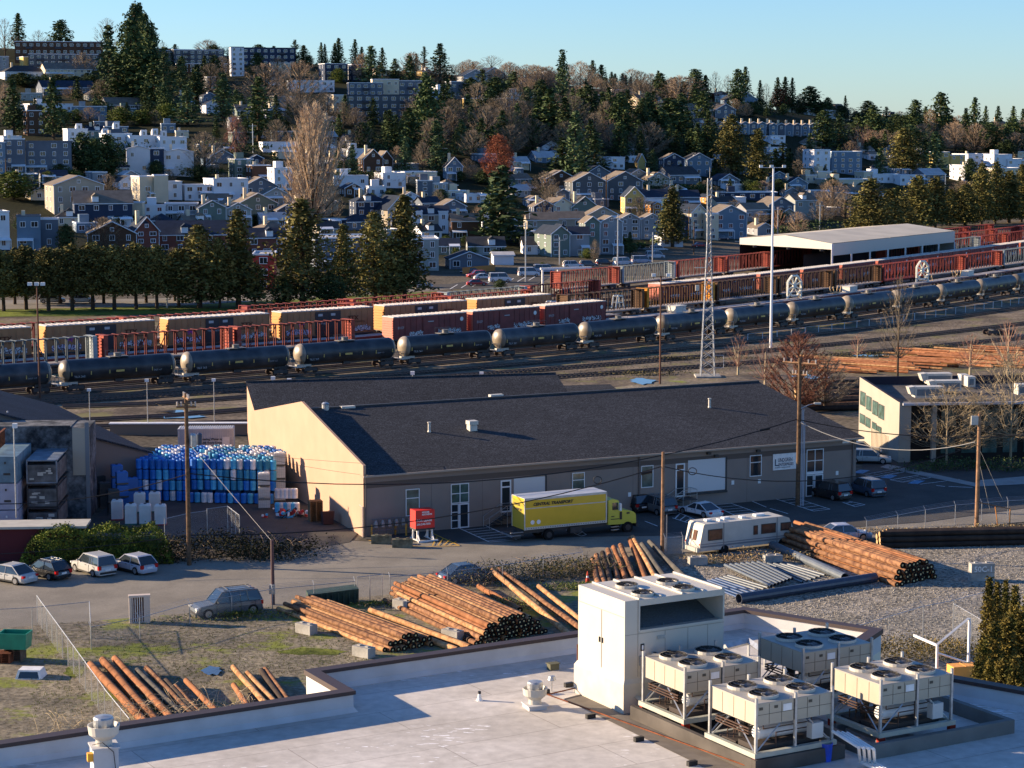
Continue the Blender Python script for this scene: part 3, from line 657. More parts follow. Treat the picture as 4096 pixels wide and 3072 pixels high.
for a, b_, m, lb in (((1968,2282,.9),(2300,2560,.3),lg_peel,'long orange brown log leaning between the tall pile and the air handler'),((1995,2278,.9),(2330,2520,.3),lg_brown,'long brown log just right of the longest leaning one'),
                 ((2155,2345,.7),(2420,2560,.3),lg_peel,'pale peeled log lying nearest the air handler'),((1780,2480,.3),(1880,2560,.25),lg_dark,'short dark log on the ground before the tall pile'),
                 ((1415,2450,.35),(1830,2600,.25),lg_peel,'pale log at the right edge of the nearest middle pile'),((1480,2440,.25),(1880,2590,.25),lg_peel,'slim pale log apart from the nearest middle pile'),((1915,2345,.3),(2080,2440,.3),lg_rust,'reddish log behind the tall middle pile')):
    log(G(*a), G(*b_), .24, m, lb)
tp = [(2372,2240),(2386,2222),(2410,2212),(2432,2200),(2455,2190),(2482,2182),(2520,2158),(2530,2150),(2568,2178),(2598,2168)]
bt_ = [(2395,2345),(2420,2345),(2448,2345),(2480,2345),(2510,2340),(2545,2335),(2590,2335),(2630,2330),(2665,2325),(2745,2320)]
cm = [lg_brown,lg_brown,lg_dark,lg_brown,lg_rust,lg_brown,lg_rust,lg_peel,lg_grey,lg_grey]
for i in range(10):
    a = G(*tp[i], .55+.1*(i%3)); b_ = G(*bt_[i], .3); b_ = a+(b_-a)*1.15; b_.z = .3
    log(a, b_, .27, cm[i], 'log in the leaning row behind the air handler', 'logs leaning behind the air handler', endm=lg_endl if i > 5 else lg_end)
pile(G(3592,2352), G(3782,2312), (-.415,.91), 18, [10,9,8,6], .25, lg_brown, 'brown pole inside the right hand pile', 'poles in the right hand pile', mats=[lg_brown,lg_peel,lg_rust], seed=8, labtop='orange brown pole on the outside of the right hand pile')
for k in range(3):
    for i in range(5-k):
        p = G(3520,2196)+Vector((rad(0),.52*i+.25*k,.28+.45*k)); log(p+Vector((30,3.4,0)), p+Vector((.4*((i*7)%3),0,0)), .26, lg_dark, 'dark creosote pole in the long pile along the road fence', 'dark poles along the road fence', endm=lg_endl, tagd=False, seed=i)
LL = [((361,2658),(561,2875)),((411,2640),(606,2868)),((460,2634),(668,2862)),((549,2680),(695,2830)),((586,2672),(740,2835)),((664,2722),(762,2840)),((744,2722),(856,2840)),((933,2668),(1056,2812)),((990,2692),(1090,2805)),((1045,2682),(1120,2795)),((1060,2676),(1145,2795)),((935,2740),(985,2820)),((700,2745),(790,2850))]
lm = [lg_rust,lg_rust,lg_rust,lg_grey,lg_brown,lg_dark,lg_rust,lg_peel,lg_peel,lg_dark,lg_brown,lg_rust,lg_brown]
for i, (a, b_) in enumerate(LL):
    a = G(*a, .5); b_ = G(*b_, .3); b_ = a+(b_-a)*1.5; b_.z = .3; log(a, b_, .3 if i < 3 else .22, lm[i], 'rusty brown log lying in the yard below the mossy ground', 'logs lying in the lower left yard', endm=lg_endl)
for X, Y, rz, lb in ((1225,2535,-.1,'pale concrete block under the left side of the nearest log pile'),(1455,2628,-.1,'concrete block at the butt end of the nearest log pile'),(1810,2560,-.1,'concrete block before the tall log pile'),(1612,2438,-.1,'concrete block left of the tall log pile'),
                  (2790,2262,.1,'concrete block below the camper'),(3090,2255,.1,'concrete block left of the right hand pole pile')):
    block(G(X,Y), rz-.6 if X < 2000 else rz+.1, lb)
e = block(G(3925,2325), .12, 'two stacked concrete blocks painted with large characters', (1.9,.75,1.5))
b = MB(); b.bx(-.955,.955,-.38,.38,.74,.765); b.build('joint', dark, e)
def text(s, size, loc, parent, m, rot=(math.pi/2,0,0), ext=.004, bold=0, align='LEFT', sx=1.0, name='lettering', shear=0):
    cu_ = bpy.data.curves.new('t', 'FONT'); cu_.body = s; cu_.size = size; cu_.extrude = ext; cu_.offset = bold; cu_.align_x = align; cu_.shear = shear; cu_.resolution_u = 2
    o = bpy.data.objects.new('t', cu_); C.objects.link(o); dg = bpy.context.evaluated_depsgraph_get()
    me = bpy.data.meshes.new_from_object(o.evaluated_get(dg)); C.objects.unlink(o); bpy.data.objects.remove(o)
    me.materials.clear(); me.materials.append(m); n = bpy.data.objects.new(name, me); C.objects.link(n); n.parent = parent; n.location = loc; n.rotation_euler = rot; n.scale = (sx,1,1)
    return n
text('50C-1', .62, (-.75,-.39,.85), e, white, bold=.01)
# pipes
pg = P('pale_pipe', .11,.13,.15, r=.4, m=.2, n=(2,.15)); pb = P('blue_pipe', .02,.06,.16, r=.45, n=(1,.2)); pd = P('dark_pipe', .035,.045,.07, r=.35, n=(2,.2))
def pipe(a, b_, r, m, label, group=None):
    a = Vector(a); b_ = Vector(b_); O = (a+b_)/2; mb = MB(); mb.cyl(a-O,b_-O,r,r,14,cap=False); mb.cyl(a-O,b_-O,r*.88,r*.88,14,cap=False)
    d = (b_-a).normalized(); u = d.cross(Vector((0,0,1))).normalized(); w = d.cross(u)
    for e_ in (a-O, b_-O):
        ring = [e_+u*math.cos(t*math.pi/7)*rr+w*math.sin(t*math.pi/7)*rr for rr in (r*.88,r) for t in range(14)]
        mb.add(ring, [(i,(i+1)%14,(i+1)%14+14,i+14) for i in range(14)])
    return tag(mb.build('pipe', m, loc=O), label, 'pipe', group)
pipe(G(2955,2395,.42), G(3500,2310,.42), .4, pd, 'thick dark blue pipe lying across the gravel'); pipe(G(3090,2180,.4), G(3380,2310,.4), .36, pg, 'thick pale pipe beside the right hand pole pile')
for i in range(7):
    pipe(G(2900+22*i,2260-2*i,.5), G(3085+14*i,2345-5*i,.5), .13, pg, 'grey bundled pipe on top of the pipe stack', 'grey pipes in the stack')
for i in range(8):
    pipe(G(2800+16*i,2330-4*i,.15), G(2960+16*i,2392-6*i,.15), .09, pb if i < 5 else pg, 'slim blue pipe on the gravel behind the air handler', 'blue pipes on the gravel')
for i in range(6):
    pipe(G(3030+20*i,2255-1*i,.15), G(3210+18*i,2330-6*i,.15), .1, pg, 'slim grey pipe lying behind the thick dark pipe', 'grey pipes on the gravel')
# moss, puddles
def patch(name, X, Y, w, h, m, z, seed, kind='structure', n=16):
    rg = random.Random(seed); b = MB(); b.poly([(lambda p: (p.x,p.y,z))(G(X+math.cos(t*2*math.pi/n)*w*rg.uniform(.6,1.1), Y-math.sin(t*2*math.pi/n)*h*rg.uniform(.6,1.1))) for t in range(n)][::-1]); struct(b, name, m)
for i, (X, Y, w_, h_) in enumerate([(1250,2610,140,16),(300,2690,50,30),(1480,2415,120,8),(1750,2420,60,6)]): patch('moss', X, Y, w_, h_, mossm, .07+.004*i, i)
for i, (X, Y, w_, h_) in enumerate([(850,2690,45,20),(700,1670,160,8),(560,1712,120,14),(750,1650,120,6),(2570,1528,60,14),(3250,1510,90,10),(3480,1425,80,5),(3300,1490,60,6)]): patch('puddle', X, Y, w_, h_, pudm, .135+.004*i, i+40)
# loose stones and tufts
def scatter(name, label, n, box_, z, m, kind, sz, seed):
    rg = random.Random(seed); b = MB()
    for i in range(n):
        X = rg.uniform(box_[0], box_[1]); t_ = (X-box_[0])/(box_[1]-box_[0]); Y = rg.uniform(box_[2]+(box_[4]-box_[2])*t_, box_[3]+(box_[5]-box_[3])*t_); p = G(X, Y); s_ = sz*rg.uniform(.5,1.4); a = rg.uniform(0,6.3)
        if kind == 's':
            v = [(p.x+s_*math.cos(a+k*2.1)*rg.uniform(.6,1), p.y+s_*math.sin(a+k*2.1)*rg.uniform(.6,1), z) for k in range(3)]; b.add(v+[(p.x,p.y,z+s_*.8)], [(0,1,3),(1,2,3),(2,0,3)])
        else:
            for k in range(3): q_ = Vector((p.x+rg.gauss(0,s_), p.y+rg.gauss(0,s_), z)); b.add([q_, q_+Vector((s_*.5,0,0)), q_+Vector((rg.gauss(0,s_*.5),rg.gauss(0,s_*.5),s_*rg.uniform(.8,2)))], [(0,1,2)])
    o = b.build(name, m); o['kind'] = 'stuff'; tag(o, label, 'stones' if kind == 's' else 'grass')
scatter('loose_stones', 'coarse pale stones spread over the gravel lot', 15000, (2600,4096,2250,2560,2160,2620), .078, P('pale_stone', .30,.275,.23, r=.9, n=(4,.35)), 's', .065, 1)
scatter('loose_stones', 'small dark stones between the rails', 5000, (2300,4096,1400,1530,1270,1420), .03, P('brown_stone', .15,.125,.095, r=.95, n=(2,.4)), 's', .11, 2)
scatter('grass_tufts', 'short green grass and moss tufts on the log yard ground', 4500, (120,1500,2500,2900,2440,2640), .055, P('tuft_green', .17,.19,.03, r=.9, n=(.35,.5)), 'g', .055, 3)
scatter('grass_tufts', 'dry tan tufts on the log yard ground', 2200, (0,1700,2520,2960,2400,2660), .055, P('tuft_tan', .30,.24,.13, r=.9, n=(.5,.4)), 'g', .05, 4)
# fences round the yard
fence([G(150,2490), G(420,2880)], 2.0, 'low chain link fence running diagonally down to the white roof', 2.2)
fence([G(420,2882), G(520,3010)], 2.0, 'last stretch of chain link fence beside the rusty logs', 2.2)
fence([G(-60,2545), G(130,2535), G(360,2510), G(365,2600)], 1.9, 'chain link gate fence between the road and the lower left yard', 3.4)
fence([G(365,2598), G(560,2560), G(760,2500), G(1090,2440), G(1420,2408)], 1.6, 'roadside chain link fence with bent posts beside the dark estate car', 3.6, barb=True)
fence([G(1430,2412), G(1530,2400)], 2.0, 'short gate of chain link beside the green dumpster', 1.2)
fence([G(1560,2395), G(1790,2372), G(2010,2345), G(2330,2290)], 1.7, 'roadside fence behind the tall middle log pile', 4, barb=True)
fence([G(2660,2222), G(2730,2215)], 1.5, 'short fence stub beside the camper', 2, barb=True)
fence([G(3465,2165), G(3590,2140), G(3700,2118), G(3820,2098), G(4030,2080), G(4200,2070)], 1.8, 'road fence with angled post tops above the dark poles', 3, barb=True)
fence([G(3410,2660), G(3690,2570), G(3810,2545), G(4000,2490)], 2.6, 'chain link fence running across the gravel at the right', 4, barb=True)
fence([G(3812,2548), G(3960,2640)], 2.4, 'chain link fence corner leading down to the tall clipped evergreens', 3)
# small yard things
e = thing('storage_bin', 'green open plastic bin on pallets at the left edge', 'bin', G(62,2590,.9), -.1)
b = MB(); v = [(-.9,-.6,0),(.9,-.6,0),(.9,.6,0),(-.9,.6,0),(-1,-.68,1.1),(1,-.68,1.1),(1,.68,1.1),(-1,.68,1.1),(-.93,-.61,1.1),(.93,-.61,1.1),(.93,.61,1.1),(-.93,.61,1.1),(-.85,-.55,.15),(.85,-.55,.15),(.85,.55,.15),(-.85,.55,.15)]
b.add(v, [(0,1,5,4),(1,2,6,5),(2,3,7,6),(3,0,4,7),(4,5,9,8),(5,6,10,9),(6,7,11,10),(7,4,8,11),(8,9,13,12),(9,10,14,13),(10,11,15,14),(11,8,12,15),(12,13,14,15)]); b.build('shell', P('green_plastic', .01,.22,.13, r=.5, n=(2,.15)), e)
def pallet_stack(p, rz, n, label, m):
    e = thing('pallet_stack', label, 'pallets', p, rz)
    for k in range(n):
        b = MB(); z = k*.15
        for i in range(6): b.bx(-.6,.6,-.5+i*.18,-.38+i*.18,z+.11,z+.135)
        for x in (-.6,-.05,.5): b.bx(x,x+.1,-.5,.52,z,z+.11)
        b.build('pallet', m, e)
pallet_stack(G(62,2640), -.1, 6, 'weathered pallets under the green bin', P('grey_pallet', .13,.10,.075, r=.9, n=(3,.4)))
pallet_stack(G(15,2650), -.1, 5, 'rusty drums and boards at the left edge below the green bin', rust)
pallet_stack(G(1262,2085), .3, 13, 'tall stack of brown pallets against the lit tan wall', P('pallet_wood', .20,.12,.06, r=.9, n=(3,.3)))
e = thing('truck_canopy', 'white pickup canopy standing on the ground by the fence', 'canopy', G(125,2710), -.05)
b = MB(); b.add([(-.9,-.7,0),(.9,-.7,0),(.9,.7,0),(-.9,.7,0),(-.72,-.5,.62),(.72,-.5,.62),(.72,.55,.62),(-.72,.55,.62)],[(0,1,5,4),(1,2,6,5),(2,3,7,6),(3,0,4,7),(4,5,6,7)]); b.build('shell', white, e)
b = MB(); b.q((-.7,-.67,.1),(.7,-.67,.1),(.58,-.54,.52),(-.58,-.54,.52)); b.q((-.88,.5,.12),(-.88,-.5,.12),(-.77,-.36,.52),(-.77,.42,.52)); b.build('window', glass, e)
e = thing('cabinet', 'pale open backed cabinet standing by the road fence', 'cabinet', G(560,2495), rad(12))
b = MB(); b.bx(-.75,.75,.02,.5,0,.1); b.bx(-.75,-.55,.02,.5,.1,1.95); b.bx(.3,.75,.02,.5,.1,1.95); b.bx(-.78,.78,0,.52,1.95,2.1); b.build('body', P('tan_panel', .55,.47,.40, r=.7), e)
b = MB(); b.bx(-.55,.3,.3,.4,.1,1.95); b.build('back', P('brown_slats', .12,.05,.035, r=.8), e); b = MB()
for k in range(5): b.bx(-.5+k*.16,-.44+k*.16,.24,.3,.1,1.95)
b.build('slat', white, e)
e = thing('dumpster', 'dark green dumpster behind the roadside fence', 'dumpster', G(1330,2415), rad(12))
b = MB(); b.add([(-1.9,-.7,0),(1.9,-.7,0),(1.9,.7,0),(-1.9,.7,0),(-1.9,-.85,.95),(1.9,-.85,1.25),(1.9,.85,1.25),(-1.9,.85,.95)],[(0,1,5,4),(1,2,6,5),(2,3,7,6),(3,0,4,7),(4,5,6,7)])
for k in range(9): b.bx(-1.8+k*.42,-1.72+k*.42,-.9,-.74,.1,1.0)
b.build('body', P('dark_green_steel', .02,.045,.03, r=.6, n=(3,.4)), e)
e = thing('traffic_cone', 'orange traffic cone with white bands left of the leaning logs', 'traffic cone', G(2350,2330)); 
b = MB(); b.bx(-.22,.22,-.22,.22,0,.04); b.lathe([(.18,.04),(.12,.4),(.09,.55),(.03,.9),(0,.9)], n=12, mis=[0,1,0,0]); b.build('cone', [P('cone_orange', .8,.06,.01, r=.5), white], e)
bz = [('blackberry_thicket','tangled brown bramble thicket between the road and the leaning logs',G(2150,2310),(13,3.5,1.8),5200,leafmat('bramble_leaves',(.05,.05,.02),(.16,.14,.05)),1,.1,(tw_brown,160,.018),.35),
 ('weeds','green weeds along the fence beside the dark estate car',G(1010,2475),(12,1.6,.7),1500,leafmat('weed_leaves',(.05,.07,.015),(.16,.19,.04)),2,.08,(tw_brown,60,.012),.2),
 ('dry_bramble','bare tangled canes beside the white parapet at lower left',G(480,2960),(9,6,2.0),200,tw_brown,3,.05,(tw_pale,150,.015),0),
 ('dry_bramble','bare canes over the logs beside the parapet',G(760,2870),(8,3,1.9),200,tw_brown,4,.05,(tw_pale,120,.014),0),
 ('weeds','yellow green weeds behind the green dumpster',G(1600,2425),(6,1.4,.7),900,leafmat('weed_leaves',(.05,.07,.015),(.16,.19,.04)),5,.08,(tw_brown,50,.012),.2),
 ('weeds','green weeds around the traffic cone',G(2270,2352),(7,2.0,.5),1300,leafmat('weed_leaves',(.05,.07,.015),(.16,.19,.04)),6,.07,(tw_brown,50,.01),.2),
 ('weeds','tangle of weeds between the tall pile and the leaning long logs',G(1960,2430),(9,3,.7),1300,leafmat('weed_leaves',(.05,.07,.015),(.16,.19,.04)),7,.07,(tw_brown,120,.012),.2),
 ('dry_grass','tan dry weeds beside the camper',G(2990,2245),(10,2.0,1.1),1700,leafmat('dry_leaves',(.14,.09,.05),(.32,.25,.12)),8,.09,(tw_brown,90,.014),.15),
 ('dry_grass','yellow dry grass along the road fence above the dark poles',G(3800,2125),(26,1.2,.7),2600,leafmat('dry_leaves',(.14,.09,.05),(.32,.25,.12)),9,.09,(tw_pale,120,.01),.12),
 ('hedge','low brown hedge behind the lit parapet corner',G(3600,2640),(11,3.2,1.7),5200,leafmat('hedge_leaves',(.06,.05,.015),(.24,.18,.06)),10,.08,None,.3),
 ('bramble_hedge','dark bramble thicket around the wooden utility pole',G(880,2225),(14,5,2.0),7000,leafmat('dark_bramble',(.010,.013,.007),(.035,.035,.015)),11,.11,(tw_brown,80,.018),.1)]
for nm, lb, p, sz, n_, m_, sd, ls_, tw_, rz_ in bz: bush(nm, lb, p, sz, n_, m_, sd, ls_, 'plants', tw_, rz_)
# ivy hedge by the parked cars
rg = random.Random(5); e = thing('ivy_hedge', 'large ivy covered hedge with yellow green top behind the parked cars', 'hedge', G(390,2250), rad(4))
b = MB(); core = MB(); core.box((0,.4,1.0),(10.0,2.0,1.9)); core.build('inner_growth', lf_dark, e)
for i in range(9000):
    x = rg.uniform(-6.3,6.3); ex = max(0,abs(x)-4.2)/2.1; top = 2.7*(1-ex*ex)*(1+.08*math.sin(x*1.7)); s_ = rg.random()
    if s_ < .45: p = Vector((x, rg.uniform(-.8,1.7), top+rg.gauss(0,.13)))
    else: p = Vector((x, -.8+rg.gauss(0,.15)-.25*rg.random(), rg.uniform(.0,1)*top))
    leafq(b, p, .11, rg)
b.build('foliage', leafmat('ivy_leaves', (.03,.045,.008), (.17,.20,.03)), e)
# clipped columns at the right edge
for i, (X, Yt, w_, D) in enumerate([(3958,2312,62,122),(3990,2330,56,124),(4062,2345,60,126),(4024,2325,52,128),(3935,2560,70,115),(3975,2490,80,116),(4030,2470,90,117),(4085,2450,100,118),(3915,2620,60,112),(4120,2380,100,120),(3960,2640,70,110),(4005,2640,80,109),(4060,2630,90,108)]):
    p = AT(X, Yt, D); h = p.z; arb.put((p.x,p.y,0), i*1.3, 'tall clipped evergreen column at the right edge', 'evergreen columns at the right edge', (w_/8400*D/1.15, w_/8400*D/1.15, h/10))
# ---------------------------------------------------------------- vehicles
def paint(name, c, r=.25): return mat('paint_'+name, c, r=r, sp=.7)
hl = P('headlight', .8,.8,.75, r=.15); tl = P('taillight', .45,.01,.01, r=.2); plate = P('number_plate', .7,.7,.68, r=.4); rim = P('wheel_rim', .4,.4,.41, r=.3, m=.7)
CAR = {}
def car(kind, pc, label, loc, rz, group=None, rack=0, s=1.0):
    key = (kind, pc.name)
    if key in CAR:
        o = dup(CAR[key], loc, rz, label, group, (s,s,s)); return o
    e = thing('parked_car', label, 'car', loc, rz, group, (s,s,s))
    L, W, H = dict(sedan=(4.7,1.8,1.45), suv=(4.6,1.86,1.70), hatch=(4.3,1.75,1.48), coupe=(4.6,1.85,1.30), big=(5.2,2.0,1.88), van=(5.2,1.95,2.15), wagon=(4.7,1.8,1.5))[kind]
    belt = H*.60; hood = belt*.93 if kind != 'van' else belt*.9
    x0, x1 = -L/2, L/2
    st = [(x0,.55*belt,.80),(x0+.06,.80*belt,.88),(x0+.22,belt*.98,.95),(x0+1.0,belt,1.0),(x1-1.55,belt,1.0),(x1-1.2,hood,.99),(x1-.35,hood*.88,.93),(x1-.08,hood*.72,.85),(x1,.5*belt,.78)]
    b = MB(); n = 9; vs = []
    for x, zt, k in st:
        w_ = W/2*k
        vs += [(x,-w_*.92,.22),(x,-w_,.38),(x,-w_,zt*.70),(x,-w_*.97,zt*.93),(x,-w_*.84,zt),(x,w_*.84,zt),(x,w_*.97,zt*.93),(x,w_,zt*.70),(x,w_,.38),(x,w_*.92,.22)]
    m_ = 10
    b.add(vs, [(i*m_+j, (i+1)*m_+j, (i+1)*m_+(j+1)%m_, i*m_+(j+1)%m_) for i in range(len(st)-1) for j in range(m_)] + [tuple(range(m_)), tuple(range(len(vs)-1, len(vs)-m_-1, -1))])
    g0, g1, g2, g3 = dict(sedan=(-1.85,-1.05,.35,1.15), suv=(-2.22,-1.95,.35,1.05), hatch=(-2.05,-1.45,.35,1.2), coupe=(-1.75,-.75,.1,1.0), big=(-2.5,-2.2,.55,1.2), van=(-2.5,-2.35,1.2,1.9), wagon=(-2.2,-1.8,.4,1.15))[kind]
    a, t_ = W/2*.94, W/2*.74; z0 = belt*.985; z1 = H
    V = [(g0,-a,z0),(g1,-t_,z1-.04),(g2,-t_,z1-.02),(g3,-a*.95,z0),(g0,a,z0),(g1,t_,z1-.04),(g2,t_,z1-.02),(g3,a*.95,z0)]
    b.add([(x,y,z+.012) for x,y,z in (V[1],V[2],V[6],V[5])]+[(g1+.25,-t_*.85,z1+.03),(g2-.25,-t_*.85,z1+.03),(g2-.25,t_*.85,z1+.03),(g1+.25,t_*.85,z1+.03)], [(4,5,6,7),(0,1,5,4),(1,2,6,5),(2,3,7,6),(3,0,4,7)])
    for sgn in (0, 4):
        for i, j in ((0,1),(2,3)): b.cyl(V[sgn+i], V[sgn+j], .045, .045, 5)
        y = a if sgn else -a; t2 = t_ if sgn else -t_
        xm = (g1+g2)/2; b.cyl((xm,y,z0),(xm,t2,z1-.03),.04,.04,5)
        b.cyl(V[sgn+1], V[sgn+2], .04, .04, 5)
        if kind in ('suv','big','wagon'): b.cyl((g1+.75,y,z0),(g1+.85,t2,z1-.03),.05,.05,5)
    b.build('body', pc, e)
    b = MB(); b.q(V[0],V[4],V[5],V[1]); b.q(V[3],V[2],V[6],V[7]); b.q(V[0],V[1],V[2],V[3]); b.q(V[4],V[7],V[6],V[5]); b.build('windows', glass, e)
    wr = .34 if kind != 'big' else .4
    for x in (x0+.85, x1-.9):
        for y in (-1,1):
            b = MB(); b.cyl((x,y*(W/2-.2),wr),(x,y*(W/2+.012),wr),wr,wr,18); wo = b.build('wheel', rubber, e)
            b = MB(); b.cyl((x,y*(W/2-.1),wr),(x,y*(W/2+.022),wr),wr*.62,wr*.62,12); b.build('rim', rim, wo)
    for y in (-1,1):
        MB().box((x1-.10,y*W*.36,hood*.74),(.16,.34,.14)).build('headlight', hl, e)
        MB().box((x0+.09,y*W*.39,belt*.80),(.18,.26,.18 if kind in ('sedan','coupe') else .3)).build('taillight', tl, e)
        MB().box((g3-.25,y*(W/2+.06),belt+.08),(.1,.18,.12)).build('wing_mirror', pc, e)
    b = MB(); yy = W/2+.004
    for sg in (-1,1):
        for x in (g0+.55, (g1+g2)/2, g3-.15): b.box((x,sg*yy,belt*.62),(.02,.02,belt*.6))
        for x in (g1+.5, (g1+g2)/2+.45): b.box((x,sg*(yy+.01),belt*.86),(.2,.03,.04))
        b.box(((x0+x1)/2,sg*yy,.3),(L*.55,.03,.12))
    b.build('door_trim', black, e)
    MB().box((x0-.005,0,.62),(.03,.5,.15)).build('number_plate', plate, e)
    b = MB(); b.box((x0+.03,0,.4),(.12,W*.8,.16)); b.box((x1-.04,0,.42),(.12,W*.7,.18)); b.build('bumper', black if kind in ('suv','big') else pc, e)
    if rack or kind == 'big':
        b = MB()
        for y in (-t_*.8,t_*.8): b.cyl((g1+.2,y,z1+.09),(g2-.2,y,z1+.09),.025,.025,5)
        for x in (g1+.5, g2-.5): b.cyl((x,-t_*.8,z1+.12),(x,t_*.8,z1+.12),.03,.03,5)
        b.build('roof_rack', steel if rack else dark, e)
    CAR[key] = e
    return e
silver = paint('silver', (.42,.42,.40)); blackp = paint('black', (.012,.013,.015)); whitep = paint('white', (.62,.63,.63)); greyp = paint('grey', (.10,.11,.115)); redc = paint('red', (.45,.02,.015)); bluep = paint('slate', (.05,.08,.12)); lilac = paint('pale_blue', (.38,.40,.46))
car('sedan', silver, 'silver sedan leftmost in the row of parked cars beside the hedge', G(40,2325), rad(147))
car('hatch', blackp, 'black hatchback with a silver roof rack beside the silver sedan', G(190,2308), rad(140), rack=1)
car('suv', silver, 'silver compact suv parked third from the left beside the hedge', G(375,2292), rad(131))
car('hatch', lilac, 'pale silver hatchback at the right end of the row by the hedge', G(538,2285), rad(135))
car('big', greyp, 'large dark grey estate car parked alone on the near side of the road', G(905,2458), rad(207))
car('sedan', bluep, 'dark blue sedan partly behind the tall middle log pile', G(1868,2325), rad(27))
car('suv', blackp, 'black suv nearest the bonnet of the yellow truck', G(2520,2040), rad(122))
car('suv', greyp, 'dark suv between the yellow truck and the white coupe', G(2625,2050), rad(120))
car('coupe', whitep, 'white coupe parked beside the striped bays by the grey warehouse', G(2800,2062), rad(128))
car('suv', blackp, 'black suv just right of the tall wooden pole with a street lamp', G(3318,1992), rad(124))
car('suv', bluep, 'dark blue suv with a pale rear window at the corner of the warehouse', G(3462,1978), rad(116))
car('wagon', silver, 'silver car beside the beige office wall', G(3475,1852), rad(-8))
car('wagon', greyp, 'grey car behind the silver one beside the office wall', G(3440,1822), rad(-8))
car('sedan', lilac, 'pale car half hidden behind the right hand pole pile', G(3375,2160), rad(12))
# yellow box truck
ty = P('truck_yellow', .58,.38,.02, r=.35, n=(.8,.06)); tyc = P('cab_yellow', .50,.48,.06, r=.3)
e = thing('box_truck', 'yellow box truck with a silver roof in front of the grey warehouse', 'truck', G(2099,2122,1.1)*1.0, rad(26.5)); e.location.z = 0
b = MB(); b.bx(0,8.1,0,2.45,1.12,3.85); b.build('cargo_box', ty, e)
b = MB(); b.bx(-.02,8.12,-.02,2.47,3.852,3.9); b.build('box_roof', P('alu_roof', .5,.52,.54, r=.4, m=.3, n=(2,.1)), e)
b = MB(); b.bx(-.04,8.13,-.03,.0,3.7,3.85); b.bx(-.04,8.13,-.035,-.0,1.12,1.34); b.bx(.0,8.05,-.02,0,2.95,3.03); b.bx(-.04,.04,-.03,.05,1.1,3.85); b.bx(8.02,8.14,-.03,.05,1.1,3.85); b.bx(-.04,.0,2.35,2.47,1.1,3.85); b.build('trim_rail', offw, e)
b = MB()
for k in range(34): b.bx(.1+k*.235,.2+k*.235,-.045,-.036,1.2,1.26)
b.build('rivets', dark, e)
b = MB(); b.bx(-.03,-.002,.1,2.35,1.2,3.65); b.build('rear_door', P('door_yellow', .42,.32,.03, r=.4), e)
text('CENTRAL TRANSPORT', .36, (.8,-.03,3.2), e, black, bold=.015, sx=1.05, shear=.25)
text('CENTRAL', .3, (-.04,2.1,3.1), e, black, rot=(math.pi/2,0,-math.pi/2), bold=.01); text('TRANSPORT', .3, (-.04,2.1,2.7), e, black, rot=(math.pi/2,0,-math.pi/2), bold=.01)
b = MB()
for x in (.75,1.35): b.cyl((x,-.025,1.75),(x,-.012,1.75),.2,.2,8)
b.build('emblem', white, e)
b = MB(); b.bx(.1,8.2,.3,2.15,.75,1.1); b.bx(-1.1,.1,.3,2.1,.55,.75); b.bx(-.9,-.2,.35,.6,.35,.9); b.bx(4.5,5.6,.0,.7,.45,1.0); b.build('chassis', dark, e)
b = MB(); b.bx(-1.3,-.3,.1,2.3,.62,.70); b.bx(-1.3,-.05,.1,.2,.9,.98); b.build('lift_gate', P('lift_gate_steel', .18,.18,.18, r=.6), e)
cab = MB(); prof_ = [(8.35,.85),(8.35,3.05),(8.75,3.15),(9.35,3.0),(9.75,2.1),(10.3,2.02),(10.9,1.85),(11.15,1.6),(11.2,.8)]
cab.add([(x,.12,z) for x,z in prof_]+[(x,2.33,z) for x,z in prof_], [tuple(range(8,-1,-1)), tuple(range(9,18))]+[(i,(i+1)%9,(i+1)%9+9,i+9) for i in range(9)]); cab.build('cab', tyc, e)
b = MB(); b.bx(8.75,9.3,.10,.118,2.15,2.8); b.q((9.42,.25,2.9),(9.76,.25,2.15),(9.76,2.2,2.15),(9.42,2.2,2.9)); b.build('cab_window', glass, e)
b = MB(); b.bx(8.6,9.45,.08,.115,1.3,1.36); b.bx(8.65,8.95,.08,.116,1.55,1.62); b.bx(9.5,9.72,.07,.116,1.25,1.95); b.bx(10.2,10.5,.08,.117,1.7,1.85); b.build('cab_marking', black, e)
b = MB(); b.bx(9.35,9.5,-.25,.08,2.1,2.75); b.build('wing_mirror', white, e)
b = MB(); b.bx(11.2,11.35,.15,2.3,.45,.85); b.bx(11.19,11.22,.5,1.95,.95,1.6); b.build('bumper', dark, e)
b = MB(); b.bx(8.6,9.4,.0,.15,.35,.42); b.bx(8.6,9.4,.0,.15,.62,.68); b.build('step', steel, e)
for x in (2.4,10.3):
    for y in (.0,2.15):
        wo = MB().cyl((x,y,.5),(x,y+.32,.5),.5,.5,18).build('wheel', rubber, e); MB().cyl((x,y-.01,.5),(x,y+.33,.5),.27,.27,12).build('rim', dark, wo)
